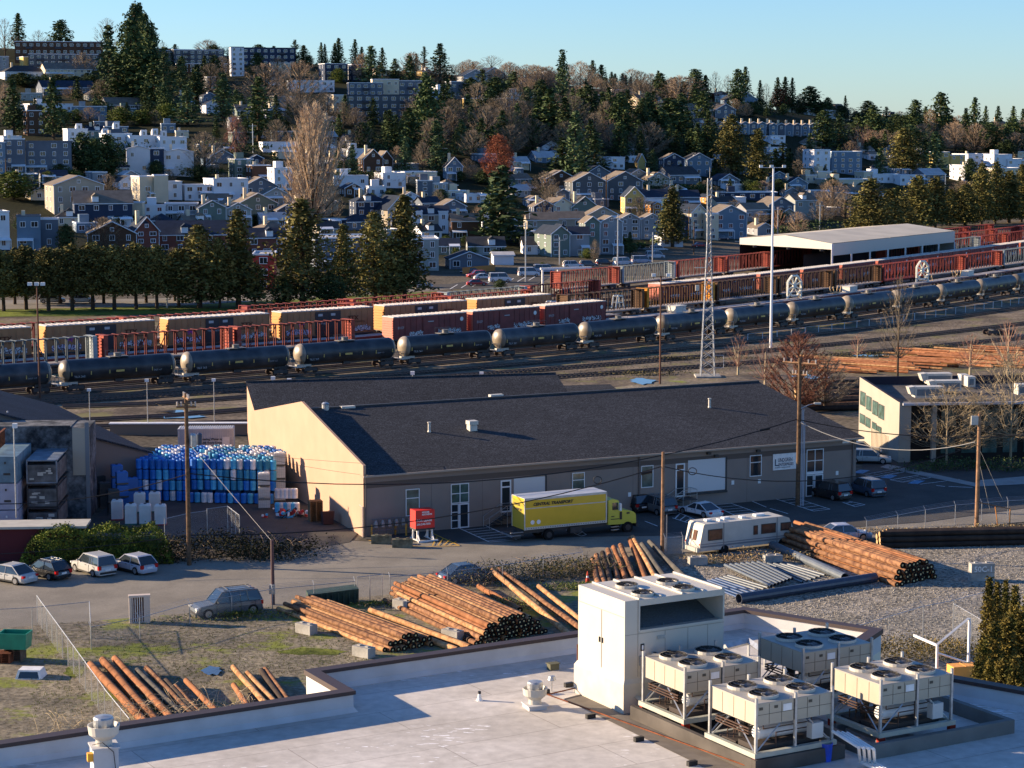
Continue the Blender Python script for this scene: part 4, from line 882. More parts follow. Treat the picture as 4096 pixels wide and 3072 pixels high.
# camper
e = thing('motorhome', 'old cream motorhome parked behind the pipes', 'motorhome', G(2803,2228), rad(28)); rvw = P('camper_white', .44,.43,.38, r=.5, n=(1,.1))
pr = [(0,.45),(-.12,.9),(.25,2.62),(.4,2.75),(8.4,2.75),(9.0,2.55),(9.5,1.5),(9.7,1.2),(9.7,.5)]; n = len(pr)
b = MB(); b.add([(x,0,z) for x,z in pr]+[(x,2.3,z) for x,z in pr], [tuple(range(n-1,-1,-1)), tuple(range(n,2*n))]+[(i,i+1,i+1+n,i+n) for i in range(n-1)]+[(n-1,0,n,2*n-1)]); b.build('body', rvw, e)
b = MB(); b.bx(0,9.6,-.012,-.002,1.0,1.08); b.bx(0,9.6,-.012,-.002,.75,.9); b.bx(2.25,2.32,-.03,-.002,.5,2.7); b.bx(7.7,7.78,-.03,-.002,.5,2.7); b.build('stripe', P('camper_stripe', .18,.19,.2, r=.5), e)
wb = P('camper_window', .10,.045,.03, r=.2, n=(2,.4))
for x0, x1, z0, z1 in ((.7,2.15,1.3,2.25),(5.3,5.75,1.4,2.2),(6.1,7.6,1.4,2.25),(8.1,9.2,1.5,2.2)):
    f_ = MB().bx(x0,x1,-.035,-.004,z0,z1).build('window', black, e); MB().bx(x0+.08,x1-.08,-.045,-.036,z0+.08,z1-.08).build('pane', wb, f_)
b = MB(); b.q((-.05,.7,1.3),(-.05,1.2,1.3),(.12,1.2,2.15),(.12,.7,2.15)); b.q((-.05,1.5,1.3),(-.05,1.7,1.3),(.12,1.7,2.15),(.12,1.5,2.15)); o = b.build('rear_window', wb, e); o.location.x = -.04
b = MB(); b.bx(-.35,.0,.05,2.25,.4,.75); b.build('rear_bumper', rvw, e)
for x, y, s_ in ((1.2,1.2,.5),(2.2,.8,.35),(3.0,1.3,.6),(4.6,1.0,.4),(6.2,1.2,.9)): MB().bx(x,x+s_,y-.25,y+.25,2.752,2.92).build('roof_vent', white, e)
for y in (.1,2.2): MB().box((-.08,y,1.0),(.06,.12,.22)).build('taillight', tl, e)
for x in (2.4,8.3):
    for y in (.02,1.98): MB().cyl((x,y-.04,.4),(x,y+.28,.4),.4,.4,16).build('wheel', rubber, e)
# ---------------------------------------------------------------- grey warehouse
WO = G(1455,2150); WA = rad(25.8); WL = 52.1; WW = 37.8; SK = .066
def shingle(name, c):
    M = gm(name, c, tuple(x*1.25 for x in c), .12, 7.0, .9, r=.9); N = M.node_tree.nodes; L = M.node_tree.links
    b = N['Principled BSDF']; base = b.inputs['Base Color'].links[0].from_socket
    g = N.new('ShaderNodeTexCoord'); br = N.new('ShaderNodeTexBrick'); br.inputs['Scale'].default_value = 1
    br.inputs['Brick Width'].default_value = .6; br.inputs['Row Height'].default_value = .35; br.inputs['Mortar Size'].default_value = .03
    br.inputs['Color1'].default_value = (1.2,1.2,1.2,1); br.inputs['Color2'].default_value = (.8,.8,.8,1); br.inputs['Mortar'].default_value = (.6,.6,.6,1)
    L.new(g.outputs['Object'], br.inputs['Vector'])
    m1 = N.new('ShaderNodeMix'); m1.data_type = 'RGBA'; m1.blend_type = 'MULTIPLY'; m1.inputs[0].default_value = .9
    L.new(base, m1.inputs[6]); L.new(br.outputs['Color'], m1.inputs[7]); L.new(m1.outputs[2], b.inputs['Base Color']); return M
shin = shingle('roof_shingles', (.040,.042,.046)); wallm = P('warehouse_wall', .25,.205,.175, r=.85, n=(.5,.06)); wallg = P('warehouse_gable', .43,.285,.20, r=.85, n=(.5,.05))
wh = thing('warehouse', 'long warehouse with dark shingle roof and a sunlit peach gable', 'warehouse', WO, WA)
EV, RG = 5.6, 8.9
b = MB(); b.q((.25,0,0),(WL,0,0),(WL,0,EV),(.25,0,EV)); b.q((WL,WW,0),(.25+SK*WW,WW,0),(.25+SK*WW,WW,EV),(WL,WW,EV))
b.poly([(WL,0,0),(WL,WW,0),(WL,WW,EV),(WL,WW/2,RG),(WL,0,EV)]); b.build('wall', wallm, wh)
gp = [(0,0),(WW,0),(WW,EV+.8),(WW/2,RG+.85),(0,EV+.8)]; b = MB(); b.add([(x+SK*y,y,z) for x in (0,.25) for y,z in gp],[(4,3,2,1,0),(5,6,7,8,9)]+[(i,(i+1)%5,(i+1)%5+5,i+5) for i in range(5)]); b.build('gable_wall', wallg, wh)
b = MB(); sl = (RG-EV)/(WW/2); ov = .5
for s_ in (0,1):
    ya, yb = (-ov, WW/2) if s_ == 0 else (WW+ov, WW/2)
    za = EV-ov*sl
    top = [(.25+SK*ya,ya,za+.05),(WL+.6,ya,za+.05),(WL+.6,yb,RG+.05),(.25+SK*yb,yb,RG+.05)]
    b.add(top+[(x,y,z-.18) for x,y,z in top], [(0,1,2,3) if s_ == 0 else (3,2,1,0),(4,5,1,0),(5,6,2,1),(6,7,3,2),(7,4,0,3),(7,6,5,4)])
b.build('roof', shin, wh); MB().bx(1.5,WL+.6,WW/2-.18,WW/2+.18,RG+.0,RG+.16).build('ridge_cap', dark, wh)
b = MB(); b.bx(.02,WL-.02,-.02,-.003,4.35,4.85); b.build('wall_band', P('brown_band', .12,.095,.08, r=.8), wh)
b = MB(); b.bx(-.2,WL+.5,-ov-.12,-ov-.01,EV-.2,EV-.04); b.build('gutter', P('gutter_tan', .33,.27,.21, r=.6), wh)
b = MB()
for x in (6.5,11.5,20.5,27.0,32,39.5,45.5): b.bx(x,x+.03,-.008,-.001,.0,4.34)
b.build('wall_joint', P('joint', .15,.12,.10, r=.9), wh)
for x in (.12,27.6,51.6): MB().bx(x,x+.12,-.14,-.03,.05,EV-.1).build('downspout', P('spout', .12,.1,.09, r=.6), wh)
def W(X, Y): return wall(WO, WA, X, Y)
def win(par, x0, x1, z0, z1, nx=1, nz=2, m=None, y=0, f=.07, name='window', fm=None, zs=None):
    b = MB(); b.bx(x0,x1,y-.06,y-.004,z0,z0+f); b.bx(x0,x1,y-.06,y-.004,z1-f,z1); b.bx(x0,x0+f,y-.06,y-.004,z0+f,z1-f); b.bx(x1-f,x1,y-.06,y-.004,z0+f,z1-f)
    for k in range(1,nx): x = x0+(x1-x0)*k/nx; b.bx(x-f/2,x+f/2,y-.055,y-.004,z0+f,z1-f)
    for k in range(1,nz): z = (zs or [z0+(z1-z0)*j/nz for j in range(nz+1)])[k]; b.bx(x0+f,x1-f,y-.052,y-.004,z-f/2,z+f/2)
    o = b.build(name, fm or frame, par); p = MB(); p.bx(x0+f,x1-f,y-.02,y-.003,z0+f,z1-f); p.build('pane', m or glassg, o); return o
def wpx(X0, Y0, X1, Y1):
    u0, z1 = W(X0, Y0); u1, z0 = W(X1, Y1); return u0, u1, max(.0, z0), z1
for bxp, nx, m_ in (((1622,1958,1678,2060),1,glassg),((2288,1892,2338,1975),1,glassg),((2564,1864,2612,1948),1,glassg),((2999,1822,3045,1903),1,glass)):
    x0,x1,z0,z1 = wpx(*bxp); win(wh, x0,x1,z0,z1,nx,2,m_,zs=[z0,z0+(z1-z0)*.66,z1])
x0,x1,z0,z1 = wpx(1803,1937,1876,2112); win(wh,x0,x1,2.35,z1,2,2,glassg); win(wh,x0,x0+.75,.05,2.3,1,3,glass); win(wh,x0+.8,x1,.05,2.3,1,1,glass,name='door',f=.12)
x0,x1,z0,z1 = wpx(2002,1922,2044,2045); win(wh,x0,x1,1.15,z1,1,2,glass,name='door',f=.13,zs=[1.15,z1-.62,z1])
x0,x1,z0,z1 = wpx(2702,1855,2738,1970); win(wh,x0,x1,1.15,z1,1,2,glass,name='door',f=.13,zs=[1.15,z1-.62,z1])
x0,x1,z0,z1 = wpx(3226,1799,3292,1885); win(wh,x0,x1,z0,z1,2,2,glass); win(wh,x0,x0+.85,.05,z0-.25,1,2,glass); win(wh,x0+.95,x1,.05,z0-.25,1,1,glass,name='door',f=.1); MB().bx(x0,x1,-.05,-.004,z0-.2,z0-.02).build('window_panel', frame, wh)
rollm = P('roller_door', .55,.56,.56, r=.6)
for a in ((2055,1915,2180,2035),(2752,1842,2900,1957)):
    x0,x1,z0,z1 = wpx(*a); b = MB(); b.bx(x0,x1,-.03,-.004,z0,z1)
    for k in range(6): z = z0+(z1-z0)*(k+1)/7; b.bx(x0+.02,x1-.02,-.045,-.031,z-.02,z+.02)
    b.build('roller_door', rollm, wh); MB().bx(x1,x1+.15,-.08,-.005,z0-.1,z1+.1).build('door_frame', dark, wh); MB().bx(x0-.1,x1+.1,-.3,-.02,z0-.25,z0-.05).build('dock_bumper', dark, wh)
x0,x1,z0,z1 = wpx(3091,1817,3192,1873); s_ = thing('wall_sign', 'white company sign on the grey warehouse wall', 'sign', WO+Matrix.Rotation(WA,3,'Z')@Vector((x0,-.03,z0)), WA)
b = MB(); b.bx(0,x1-x0,-.05,0,0,z1-z0); b.build('board', white, s_); wl = x1-x0; navy = P('sign_navy', .03,.05,.09, r=.5)
text('L', .95, (.15,-.06,.42), s_, navy, bold=.01); text('UNDGREN', .52, (.55,-.06,.78), s_, navy, bold=.006, sx=wl*.245/1.0*.92); text('ENTERPRISES', .42, (.6,-.06,.38), s_, navy, bold=.006, sx=.72)
text('PROPERTY MANAGEMENT', .16, (.2,-.06,.18), s_, navy, sx=.95)
x0,x1,z0,z1 = wpx(3370,1755,3397,1771); b = MB(); b.bx(x0,x1,-.06,-.005,z0,z1); b.build('address_plate', white, wh)
for a in ((2862,1822),(3030,1802),(2832,1812)): x,z = W(*a); MB().bx(x-.2,x+.2,-.3,-.01,z-.12,z+.1).build('wall_lamp', dark, wh)
for a in ((2518,1978),(3037,1925),(3348,1892),(2931,1930)): x,z = W(*a); MB().bx(x-.15,x+.15,-.03,-.005,z-.2,z+.2).build('wall_notice', white, wh)
def stairs(u, label):
    p = WO+Matrix.Rotation(WA,3,'Z')@Vector((u,-.1,0)); e = thing('staircase', label, 'stairs', p, WA)
    b = MB(); b.bx(0,1.5,-1.4,0,1.0,1.1)
    for k in range(6): b.bx(-.3*(k+1),-.3*k-.005,-1.2,-.1,1.0-.17*(k+1),1.05-.17*(k+1))
    b.build('steps', dark, e); b = MB()
    for y in (-1.35,-.1):
        b.tube([(1.5,y,2.0),(0,y,2.0),(-1.8,y,1.0),(-1.8,y,.0)],.03,5); b.tube([(1.5,y,1.5),(0,y,1.5),(-1.8,y,.5)],.02,5)
        for x in (0,1.5): b.cyl((x,y,0),(x,y,2.0),.03,.03,5)
    b.tube([(1.5,-1.35,2.0),(1.5,-.1,2.0)],.03,5); b.build('railing', steel, e)
stairs(W(2002,2000)[0], 'steel stair to the door behind the yellow truck'); stairs(W(2702,1950)[0], 'steel stair to the door behind the white coupe')
def roofp(X, Y):
    a, b_, c = ray(X, Y); best = None   # intersect with front roof slope
    n = Matrix.Rotation(WA,3,'Z')@Vector((0,-sl,1)).normalized(); p0 = WO+Vector((0,0,EV)); o = Vector((0,0,CZ)); d = Vector((a,b_,-c)); t = (p0-o).dot(n)/d.dot(n); return o+d*t
for X, Y, k, lb in ((1717,1730,0,'tall white roof vent pipe nearest the lit gable'),(2838,1632,0,'white roof vent pipe near the wooden lamp pole'),(1888,1722,1,'square white roof ventilator on the dark warehouse roof'),(1302,1640,2,'round steel turbine vent on the ridge by the gable'),(1390,1632,3,'low white skylight curb on the warehouse ridge'),(1984,1585,3,'small white vent on the middle of the warehouse ridge')):
    p = roofp(X, Y); e = thing('roof_vent', lb, 'roof vent', p, WA); b = MB()
    if k == 0: b.lathe([(.17,-.2),(.17,.1),(.13,.2),(.13,.85),(.18,.9),(.18,1.0),(0,1.0)], n=10)
    elif k == 1: b.bx(-.38,.38,-.38,.38,-.3,.55); b.bx(-.45,.45,-.45,.45,.6,.95); b.bx(-.3,.3,-.3,.3,.55,.6)
    elif k == 2: b.lathe([(.35,-.3),(.35,.5),(.38,.6),(.2,.75),(0,.75)], n=14)
    else: b.bx(-.7,.7,-.3,.3,-.1,.2)
    b.build('vent', offw if k != 2 else steel, e)
# rear shed behind it
e = thing('warehouse', 'dark roofed shed behind the peach gabled warehouse, rails beyond', 'warehouse', Vector((-26.8,219.8,0)), rad(13.5))
b = MB(); b.bx(0,34.5,0,10.6,0,5.5); b.add([(0,0,5.5),(0,10.6,5.5),(0,10.6,7.5),(0,9,7.9),(34.5,0,5.5),(34.5,10.6,5.5),(34.5,10.6,7.5),(34.5,9,7.9)],[(1,0,3,2),(4,5,6,7)]); b.q((0,10.61,0),(34.5,10.61,0),(34.5,10.61,7.5),(0,10.61,7.5)); b.build('wall', wallg, e)
b = MB(); b.add([(-.3,-.4,5.55),(34.8,-.4,5.55),(34.8,9,8.05),(-.3,9,8.05),(-.3,-.4,5.4),(34.8,-.4,5.4),(34.8,11,7.6),(-.3,11,7.6)],[(0,1,2,3),(4,5,1,0),(3,2,6,7)])
b.bx(-.3,34.8,8.85,9.15,8.0,8.15)
b.build('roof', shin, e)
e = thing('shed', 'low dark roofed extension at the right end of the rear shed', 'shed', Vector((6.5,236,0)), rad(13.5)); b = MB(); b.bx(0,8,0,12,0,3.9); b.build('wall', wallm, e); b = MB(); b.add([(-.2,-.3,3.95),(8.3,-.3,3.95),(8.3,12,5.2),(-.2,12,5.2),(8.3,12,3.9),(-.2,12,3.9)],[(0,1,2,3),(3,2,4,5)]); b.build('roof', shin, e)
# sign box, barriers, meters
e = thing('lease_sign', 'red for lease sign box on white wooden legs by the road', 'sign', G(1690,2160), WA)
b = MB(); b.bx(-.9,.9,-.6,.6,1.15,2.75); b.build('sign_box', P('sign_red', .62,.02,.015, r=.5), e)
b = MB(); b.bx(-.9,.9,-.62,.62,1.0,1.148); b.build('base_board', dark, e); b = MB()
for x in (-.75,.6):
    for y in (-.55,.45): b.bx(x,x+.16,y,y+.12,.12,1.0)
    b.bx(x,x+.16,-1.1,1.1,0,.12); b.bar((x+.08,-.95,.1),(x+.08,-.3,.95),.09); b.bar((x+.08,.95,.1),(x+.08,.3,.95),.09)
b.bx(-.9,.95,-1.2,-1.1,.0,.2); b.build('legs', white, e)
text('FOR LEASE', .30, (-.8,-.61,1.75), e, white, bold=.01); text('206.248.7300', .24, (-.8,-.61,1.45), e, white, bold=.008); text('KIDDER', .2, (-.3,-.61,2.5), e, white, bold=.008); text('MATHEWS', .2, (-.3,-.61,2.3), e, white, bold=.008)
text('FOR LEASE', .2, (.91,-.5,1.75), e, white, rot=(math.pi/2,0,math.pi/2), bold=.006)
for X, Y in ((1526,2175),(1610,2190)): block(G(X,Y), WA-.45, 'mossy concrete barrier left of the red sign' if X < 1600 else 'mossy concrete barrier touching the legs of the red sign', (1.75,.6,.75), P('mossy_concrete', .16,.15,.10, r=.95, n=(2,.5)), group='barriers by the gas meters')
for i, (X, Y) in enumerate(((1487,2150),(1531,2142),(1582,2140),(1625,2145))):
    e = thing('bollard', 'yellow steel bollard guarding the gas meters', 'bollard', G(X,Y), 0, 'bollards by the gas meters'); b = MB(); b.cyl((0,0,0),(0,0,1.05),.09,.09,10); b.lathe([(.09,1.05),(.05,1.12),(0,1.13)], n=10); b.build('post', P('bollard_yellow', .55,.30,.06, r=.7, n=(3,.2)), e)
e = thing('gas_meters', 'row of grey gas meters and pipes on the warehouse wall', 'gas meters', WO+Matrix.Rotation(WA,3,'Z')@Vector((.8,-.5,0)), WA)
for k in range(7):
    b = MB(); b.bx(k*.65,k*.65+.3,-.12,.12,.9,1.3); b.lathe([(.16,1.3),(.1,1.5),(0,1.5)], (k*.65+.15,0,0), 8); b.build('meter', P('meter_grey', .24,.26,.27, r=.5), e)
b = MB(); b.tube([(-.2,0,.6),(4.6,0,.6)],.04,6); b.tube([(-.2,.1,1.6),(4.6,.1,1.6)],.035,6)
for k in range(8): b.tube([(k*.62-.1,0,0),(k*.62-.1,0,1.6)],.03,5)
b.build('pipes', P('meter_pipe', .12,.13,.14, r=.5), e)
fence([G(1378,2095), G(1412,2120), G(1452,2150)], 2.7, 'open chain link gate beside the sunlit peach wall', 1.7, pr=.05)
# road markings
def line(name, p, q_, w_, m, z=.085):
    p = Vector((p.x,p.y,0)); q_ = Vector((q_.x,q_.y,0)); n = (q_-p).cross(Vector((0,0,1))).normalized()*w_/2; b = MB(); b.poly([(v.x,v.y,z) for v in (p-n,q_-n,q_+n,p+n)]); return b.v
mk = MB(); my = MB()
def ml(mb, X0, Y0, X1, Y1, w_=.12, z=.085): mb.poly(line('', G(X0,Y0), G(X1,Y1), w_, None, z))
def hatch(mb, A, B, Cc, Dd, n, w_=.12):
    A,B,Cc,Dd = [G(*p) for p in (A,B,Cc,Dd)]
    for p, q_ in ((A,B),(Cc,Dd),(B,Dd)): mb.poly(line('',p,q_,w_,None))
    for k in range(n): t = (k+.5)/n; mb.poly(line('',A+(B-A)*t,Cc+(Dd-Cc)*t,w_,None,.087))
hatch(mk, (1828,2112),(1958,2172),(1930,2100),(2068,2163),7); hatch(mk, (2262,2122),(2325,2148),(2290,2105),(2345,2142),2)
hatch(mk, (2690,2075),(2768,2100),(2710,2052),(2800,2090),4); hatch(mk, (2825,2010),(2960,2075),(2893,2005),(3060,2065),7); hatch(mk, (3085,1993),(3255,2048),(3150,1985),(3320,2040),6); hatch(mk, (3370,2012),(3420,2030),(3395,2008),(3460,2022),2)
for a in ((2580,2088,2630,2108),(2985,1998,3065,2032),(3080,2037,3152,2058)): ml(mk, *a)
my2 = [(1475,2165),(1600,2183),(1700,2190),(1838,2186),(1720,2132)]
for p, q_ in zip(my2[:-1], my2[1:]): ml(my, *p, *q_, .14)
for k in range(4): ml(my, 1730+22*k, 2186-k*1, 1748+26*k, 2150+6*k, .1)
hm = MB(); bl_ = MB()
for x0_, y0_ in ((3500,1872),(3580,1893),(3680,1915)):
    pass
for q4 in (((3452,1903),(3600,1875),(3650,1885),(3500,1912)),((3560,1922),(3710,1898),(3755,1908),(3610,1932))):
    for p, q_ in zip(q4, q4[1:]+q4[:1]): ml(mk, *p, *q_, .12)
    for k in range(7):
        t = (k+.5)/7; a = [q4[0][i]+(q4[1][i]-q4[0][i])*t for i in (0,1)]; c = [q4[3][i]+(q4[2][i]-q4[3][i])*t for i in (0,1)]; ml(mk, *a, *c, .07)
ml(mk, 3680,1940, 3838,1920)
for X, Y in ((3445,1888),(3555,1908),(3665,1930)):
    b = MB(); b.poly([(p.x,p.y,.075) for p in (G(X-35,Y+6),G(X+5,Y+9),G(X+35,Y-4),G(X-5,Y-7))]); struct(b, 'road_marking', P('road_paint_blue', .12,.25,.38, r=.8, n=(6,.4)))
for a in ((3745,1945,3780,1949),(3795,1949,3890,1953)): ml(mk, *a, .18)
struct(mk, 'road_marking', paintw); struct(my, 'road_marking', painty)
sheet('pavement', [(3550,1860),(3900,1935),(3910,1925),(4200,1900),(4200,1935),(3900,1950),(3520,1872)], P('pavement_concrete', .28,.27,.25, r=.9, n=(.7,.15)), .10)
# ---------------------------------------------------------------- drums and totes
def dmat(n, c): return mat('drum_'+n, c, r=.62, n=(2,.2), rnd=.2, sp=.3)
dcol = {'blue': dmat('blue',(.02,.17,.55)), 'light blue': dmat('lightblue',(.07,.40,.66)), 'teal': dmat('teal',(.04,.26,.42)), 'white': dmat('white',(.70,.71,.72))}
DR = {}
def drum(col, p, label):
    if col not in DR:
        e = thing('drum', label, 'drum', p, 0, 'stacked plastic drums')
        MB().lathe([(.24,0),(.285,.04),(.29,.3),(.28,.32),(.29,.34),(.29,.6),(.28,.62),(.29,.64),(.29,.84),(.26,.90),(.26,.93),(.23,.93),(.22,.89),(0,.89)], n=12).build('shell', dcol[col], e, smooth=False)
        MB().cyl((.1,.08,.89),(.1,.08,.92),.04,.04,8).build('bung', white, e); DR[col] = e; return
    dup(DR[col], p, 0, label)
dO = Vector((-35.9,199.8,0)); da = rad(-6); rg = random.Random(21); dx_ = Vector((math.cos(da),math.sin(da),0)); dy_ = Vector((-math.sin(da),math.cos(da),0))
def pick(i, k, j):
    r = rg.random()
    if k == 3 and j > 3 and r < .35: return 'white'
    if i < 8: return 'blue' if r < .72 else ('light blue' if r < .92 else 'white')
    if k == 0: return 'light blue' if r < .45 else ('blue' if r < .8 else 'white')
    return 'light blue' if r < .3 else ('teal' if r < .6 else ('blue' if r < .8 else 'white'))
for i in range(21):
    x = i*.62+(i//2)*.06; lim = 9
    for k in range(4):
        for j in range(lim if k == 3 else 1):
            if k < 3 and j == 1 and i % 2: continue
            if k == 3 and j and ((i+j) % 7 == 5 or rg.random() < .06): continue
            if k == 3 and j > 6 and i > 17: continue
            yy = (j*1.12 if k == 3 else 0) + (0 if i < 8 else (-.7 if k == 0 else .25))
            c = pick(i, k, j); p = dO+dx_*(x+rg.gauss(0,.02))+dy_*(yy+(.35 if k and i >= 8 else 0))+Vector((0,0,k*1.02+.1+0))
            where = ('in the top layer of the big drum stack' if k == 3 else ('in the bottom row of the big drum stack' if k == 0 else 'in the front face of the big drum stack'))
            drum(c, p, f'{c} plastic drum {where}')
e = thing('pallets', 'hidden core of pallets under the top layer of drums', 'pallets', dO, da); b = MB()
for k in range(3):
    for i in range(9): b.bx(i*1.4, i*1.4+1.3, .5+.7, 9.9, .98+k*1.02, 1.1+k*1.02)
for i in range(9): b.bx(i*1.4+.1, i*1.4+1.2, 1.3, 9.7, 0, 3.14)
b.build('boards', P('blue_core', .02,.10,.28, r=.6, n=(1,.4)), e)
totes = {}
def tote(p, rz, label, cage=True, base=None, group='bulk liquid totes', h=1.1, c='white'):
    key = (cage, base, h, c)
    if key in totes: return dup(totes[key], p, rz, label)
    e = thing('bulk_tote', label, 'tote', p, rz, group)
    b = MB(); m_ = {'white': P('tote_white', .62,.61,.56, r=.5, n=(1.5,.1)), 'dark': P('tote_dark', .03,.035,.035, r=.6), 'blue': P('tote_blue', .02,.13,.42, r=.5), 'green': P('tote_green', .05,.12,.06, r=.6)}[c]
    b.bx(-.52,.52,-.45,.45,.16,.16+h*.92); b.add([(-.52,-.45,.16+h*.92),(.52,-.45,.16+h*.92),(.52,.45,.16+h*.92),(-.52,.45,.16+h*.92),(-.4,-.33,.16+h),(.4,-.33,.16+h),(.4,.33,.16+h),(-.4,.33,.16+h)],[(0,1,5,4),(1,2,6,5),(2,3,7,6),(3,0,4,7),(4,5,6,7)]); b.build('tank', m_, e)
    MB().lathe([(.13,.16+h),(.13,.22+h),(0,.22+h)], n=10).build('lid', black if not cage else white, e)
    MB().bx(-.55,.55,-.48,.48,0,.15).build('base', base or P('tote_pallet', .10,.10,.09, r=.8), e)
    if cage:
        b = MB()
        for k in range(7):
            x = -.54+k*.18; b.bx(x-.01,x+.01,-.49,-.47,.15,.16+h); y = -.48+k*.16; b.bx(-.56,-.54,y-.01,y+.01,.15,.16+h); b.bx(.54,.56,y-.01,y+.01,.15,.16+h)
        for k in range(5): z = .2+k*h/4.2; b.bx(-.56,.56,-.505,-.49,z-.01,z+.01); b.bx(-.575,-.56,-.48,.48,z-.01,z+.01)
        b.build('cage', steel, e)
    totes[key] = e; return e
for X, Y, z, lb in ((1058,2035,0,'caged white tote at the foot of the right hand stack'),(1058,2035,1.3,'caged white tote in the middle of the right hand stack'),(1058,2035,2.6,'caged white tote on top of the front right hand stack'),(1120,2005,0,'lowest caged tote beside the lit peach wall'),(1120,2005,1.3,'second caged tote beside the lit peach wall'),(1120,2005,2.6,'third caged tote beside the lit peach wall'),(1120,2005,3.9,'topmost caged tote beside the lit peach wall')):
    p = G(X,Y); tote(p+Vector((0,0,z-.4)) if z else p, .1, lb)
rb = P('red_base', .35,.02,.03, r=.6); gb = P('green_base', .02,.12,.09, r=.6)
for X, Y, bs, lb in ((525,2098,gb,'white tote in front of the dark gap beside the ivy hedge'),(582,2098,gb,'white tote with a green base'),(643,2100,rb,'front white tote with a red base at the right end of its row'),(470,2080,rb,'white tote behind the hedge with a red base, leftmost'),(560,2050,gb,'white tote in the second row behind the green based one'),(620,2048,gb,'white tote in the second row behind the red based one')):
    tote(G(X,Y), .12, lb, False, bs, 'large white totes by the hedge', 1.75)
for X, Y, n_, c_ in ((455,2060,2,'dark'),(420,2030,2,'dark'),(490,2040,3,'blue'),(470,2010,3,'blue'),(450,1985,3,'green'),(400,2000,2,'dark'),(530,2010,2,'blue')):
    for k in range(n_): tote(G(X,Y)+Vector((0,0,k*1.25)), .35, f'{c_} bulk container stacked between the drums and the concrete wall', False, None, 'dark and blue containers by the concrete wall', 1.05, c_)
for i in range(6): p = G(1112+i*15,2050)+Vector((0,0,.0)); drum('white' if i%2 else 'light blue', p, 'white or blue drum in the short row by the lit peach wall')
for i in range(5): p = G(1112+i*17,2035)+Vector((0,0,1.0)); drum('white', p, 'white drum on top of the short row by the lit peach wall')
e = thing('scrap_heap', 'heap of white and red scrap plastic before the short drum row', 'rubbish', G(1160,2070), 0); b = MB(); rg = random.Random(9)
for i in range(46): b.box((rg.gauss(0,1.1),rg.gauss(0,.5),.1+abs(rg.gauss(0,.3))),(rg.uniform(.15,.6),rg.uniform(.1,.4),rg.uniform(.05,.3)),rg.uniform(0,3),rg.choice([0,0,1,2,3]),rg.uniform(-.8,.8))
b.build('pieces', [white, redp, dcol['light blue'], dark], e)
e = thing('waste_bin', 'dark wheeled bin at the foot of the lit peach wall', 'bin', G(1310,2098), .3); b = MB(); b.add([(-.45,-.4,.1),(.45,-.4,.1),(.45,.4,.1),(-.45,.4,.1),(-.55,-.5,1.3),(.55,-.5,1.3),(.55,.5,1.15),(-.55,.5,1.15)],[(0,3,2,1),(0,1,5,4),(1,2,6,5),(2,3,7,6),(3,0,4,7),(4,5,6,7)]); b.build('body', P('bin_maroon', .06,.02,.02, r=.6), e); MB().cyl((-.45,.42,.12),(.45,.42,.12),.12,.12,8).build('wheel', rubber, e)
# white shipping container with lettering
e = thing('shipping_container', 'white corrugated container with dark lettering behind the drums', 'container', Vector((-37.0,230,0)), rad(3)); b = MB(); cw = P('container_white', .48,.49,.50, r=.6, n=(1,.1))
b.bx(0,6.1,0,2.4,0,2.6)
for k in range(24): b.bx(.12+k*.25,.22+k*.25,-.045,-.002,.12,2.45); b.bx(.12+k*.25,.22+k*.25,.05,2.35,2.602,2.65)
b.bx(-.02,6.12,-.06,0,2.46,2.62); b.build('body', cw, e)
text('N', 1.1, (1.0,-.06,.9), e, navy, bold=.03, shear=.3); text('Recovering Water is', .34, (2.0,-.06,1.35), e, black, bold=.008); text('Worth Every Drop', .34, (2.2,-.06,.95), e, black, bold=.008)
MB().bx(4.9,5.7,-.06,-.046,.5,1.7).build('panel', white, e)
# ---------------------------------------------------------------- buildings at the left edge
e = thing('shed', 'dark roofed shed at the left edge whose roof slopes down to the right', 'shed', Vector((-35.4,202,0)), rad(26)); gw = P('shed_grey_wall', .20,.17,.15, r=.85)
b = MB(); b.poly([(-30,0,0),(0,0,0),(0,0,4.5),(-15,0,9.3),(-30,0,4.5)]); b.q((0,0,0),(0,38,0),(0,38,4.5),(0,0,4.5)); b.build('wall', gw, e)
b = MB(); b.add([(.4,-.3,4.42),(.4,38,4.42),(-15,38,9.4),(-15,-.3,9.4),(.4,-.3,4.25),(-15,-.3,9.2),(-30.4,-.3,4.42),(-30.4,38,4.42)],[(0,1,2,3),(4,0,3,5),(3,2,7,6)]); b.build('roof', shingle('navy_shingles', (.035,.04,.05)), e)
for X, Y in ((30,1665),(79,1695)): 
    p = AT(X, Y+8, 199); MB().cyl((0,0,-.3),(0,0,.7),.08,.08,6).build('roof_pipe', white, e).location = e.matrix_world.inverted() @ p if False else Matrix.Rotation(-rad(26),3,'Z') @ (p-Vector((-35.4,202,0)))
e = thing('concrete_wall', 'tall stained concrete wall building at the left edge', 'wall', Vector((-38.9,191,0)), rad(4))
b = MB(); b.bx(-20,-1.7,0,5,0,8.45); b.bx(-1.7,0,0,4.9,0,8.4); b.bx(-20.1,-1.7,-.06,.3,8.45,8.6)
stm = gm('stained_concrete', (.035,.04,.045), (.17,.175,.18), .5, 2.2, .6); b.build('wall', stm, e); MB().bx(-1.5,.05,-.05,-.004,4.0,8.39).build('lit_corner_face', P('lit_corner_face', .42,.36,.28, r=.8), e)  # pale tan panel stands for light on the wall's narrow right face
MB().bx(-.35,.02,-.08,-.005,.0,8.9).build('corner_post', P('post_grey', .2,.21,.22, r=.7), e)
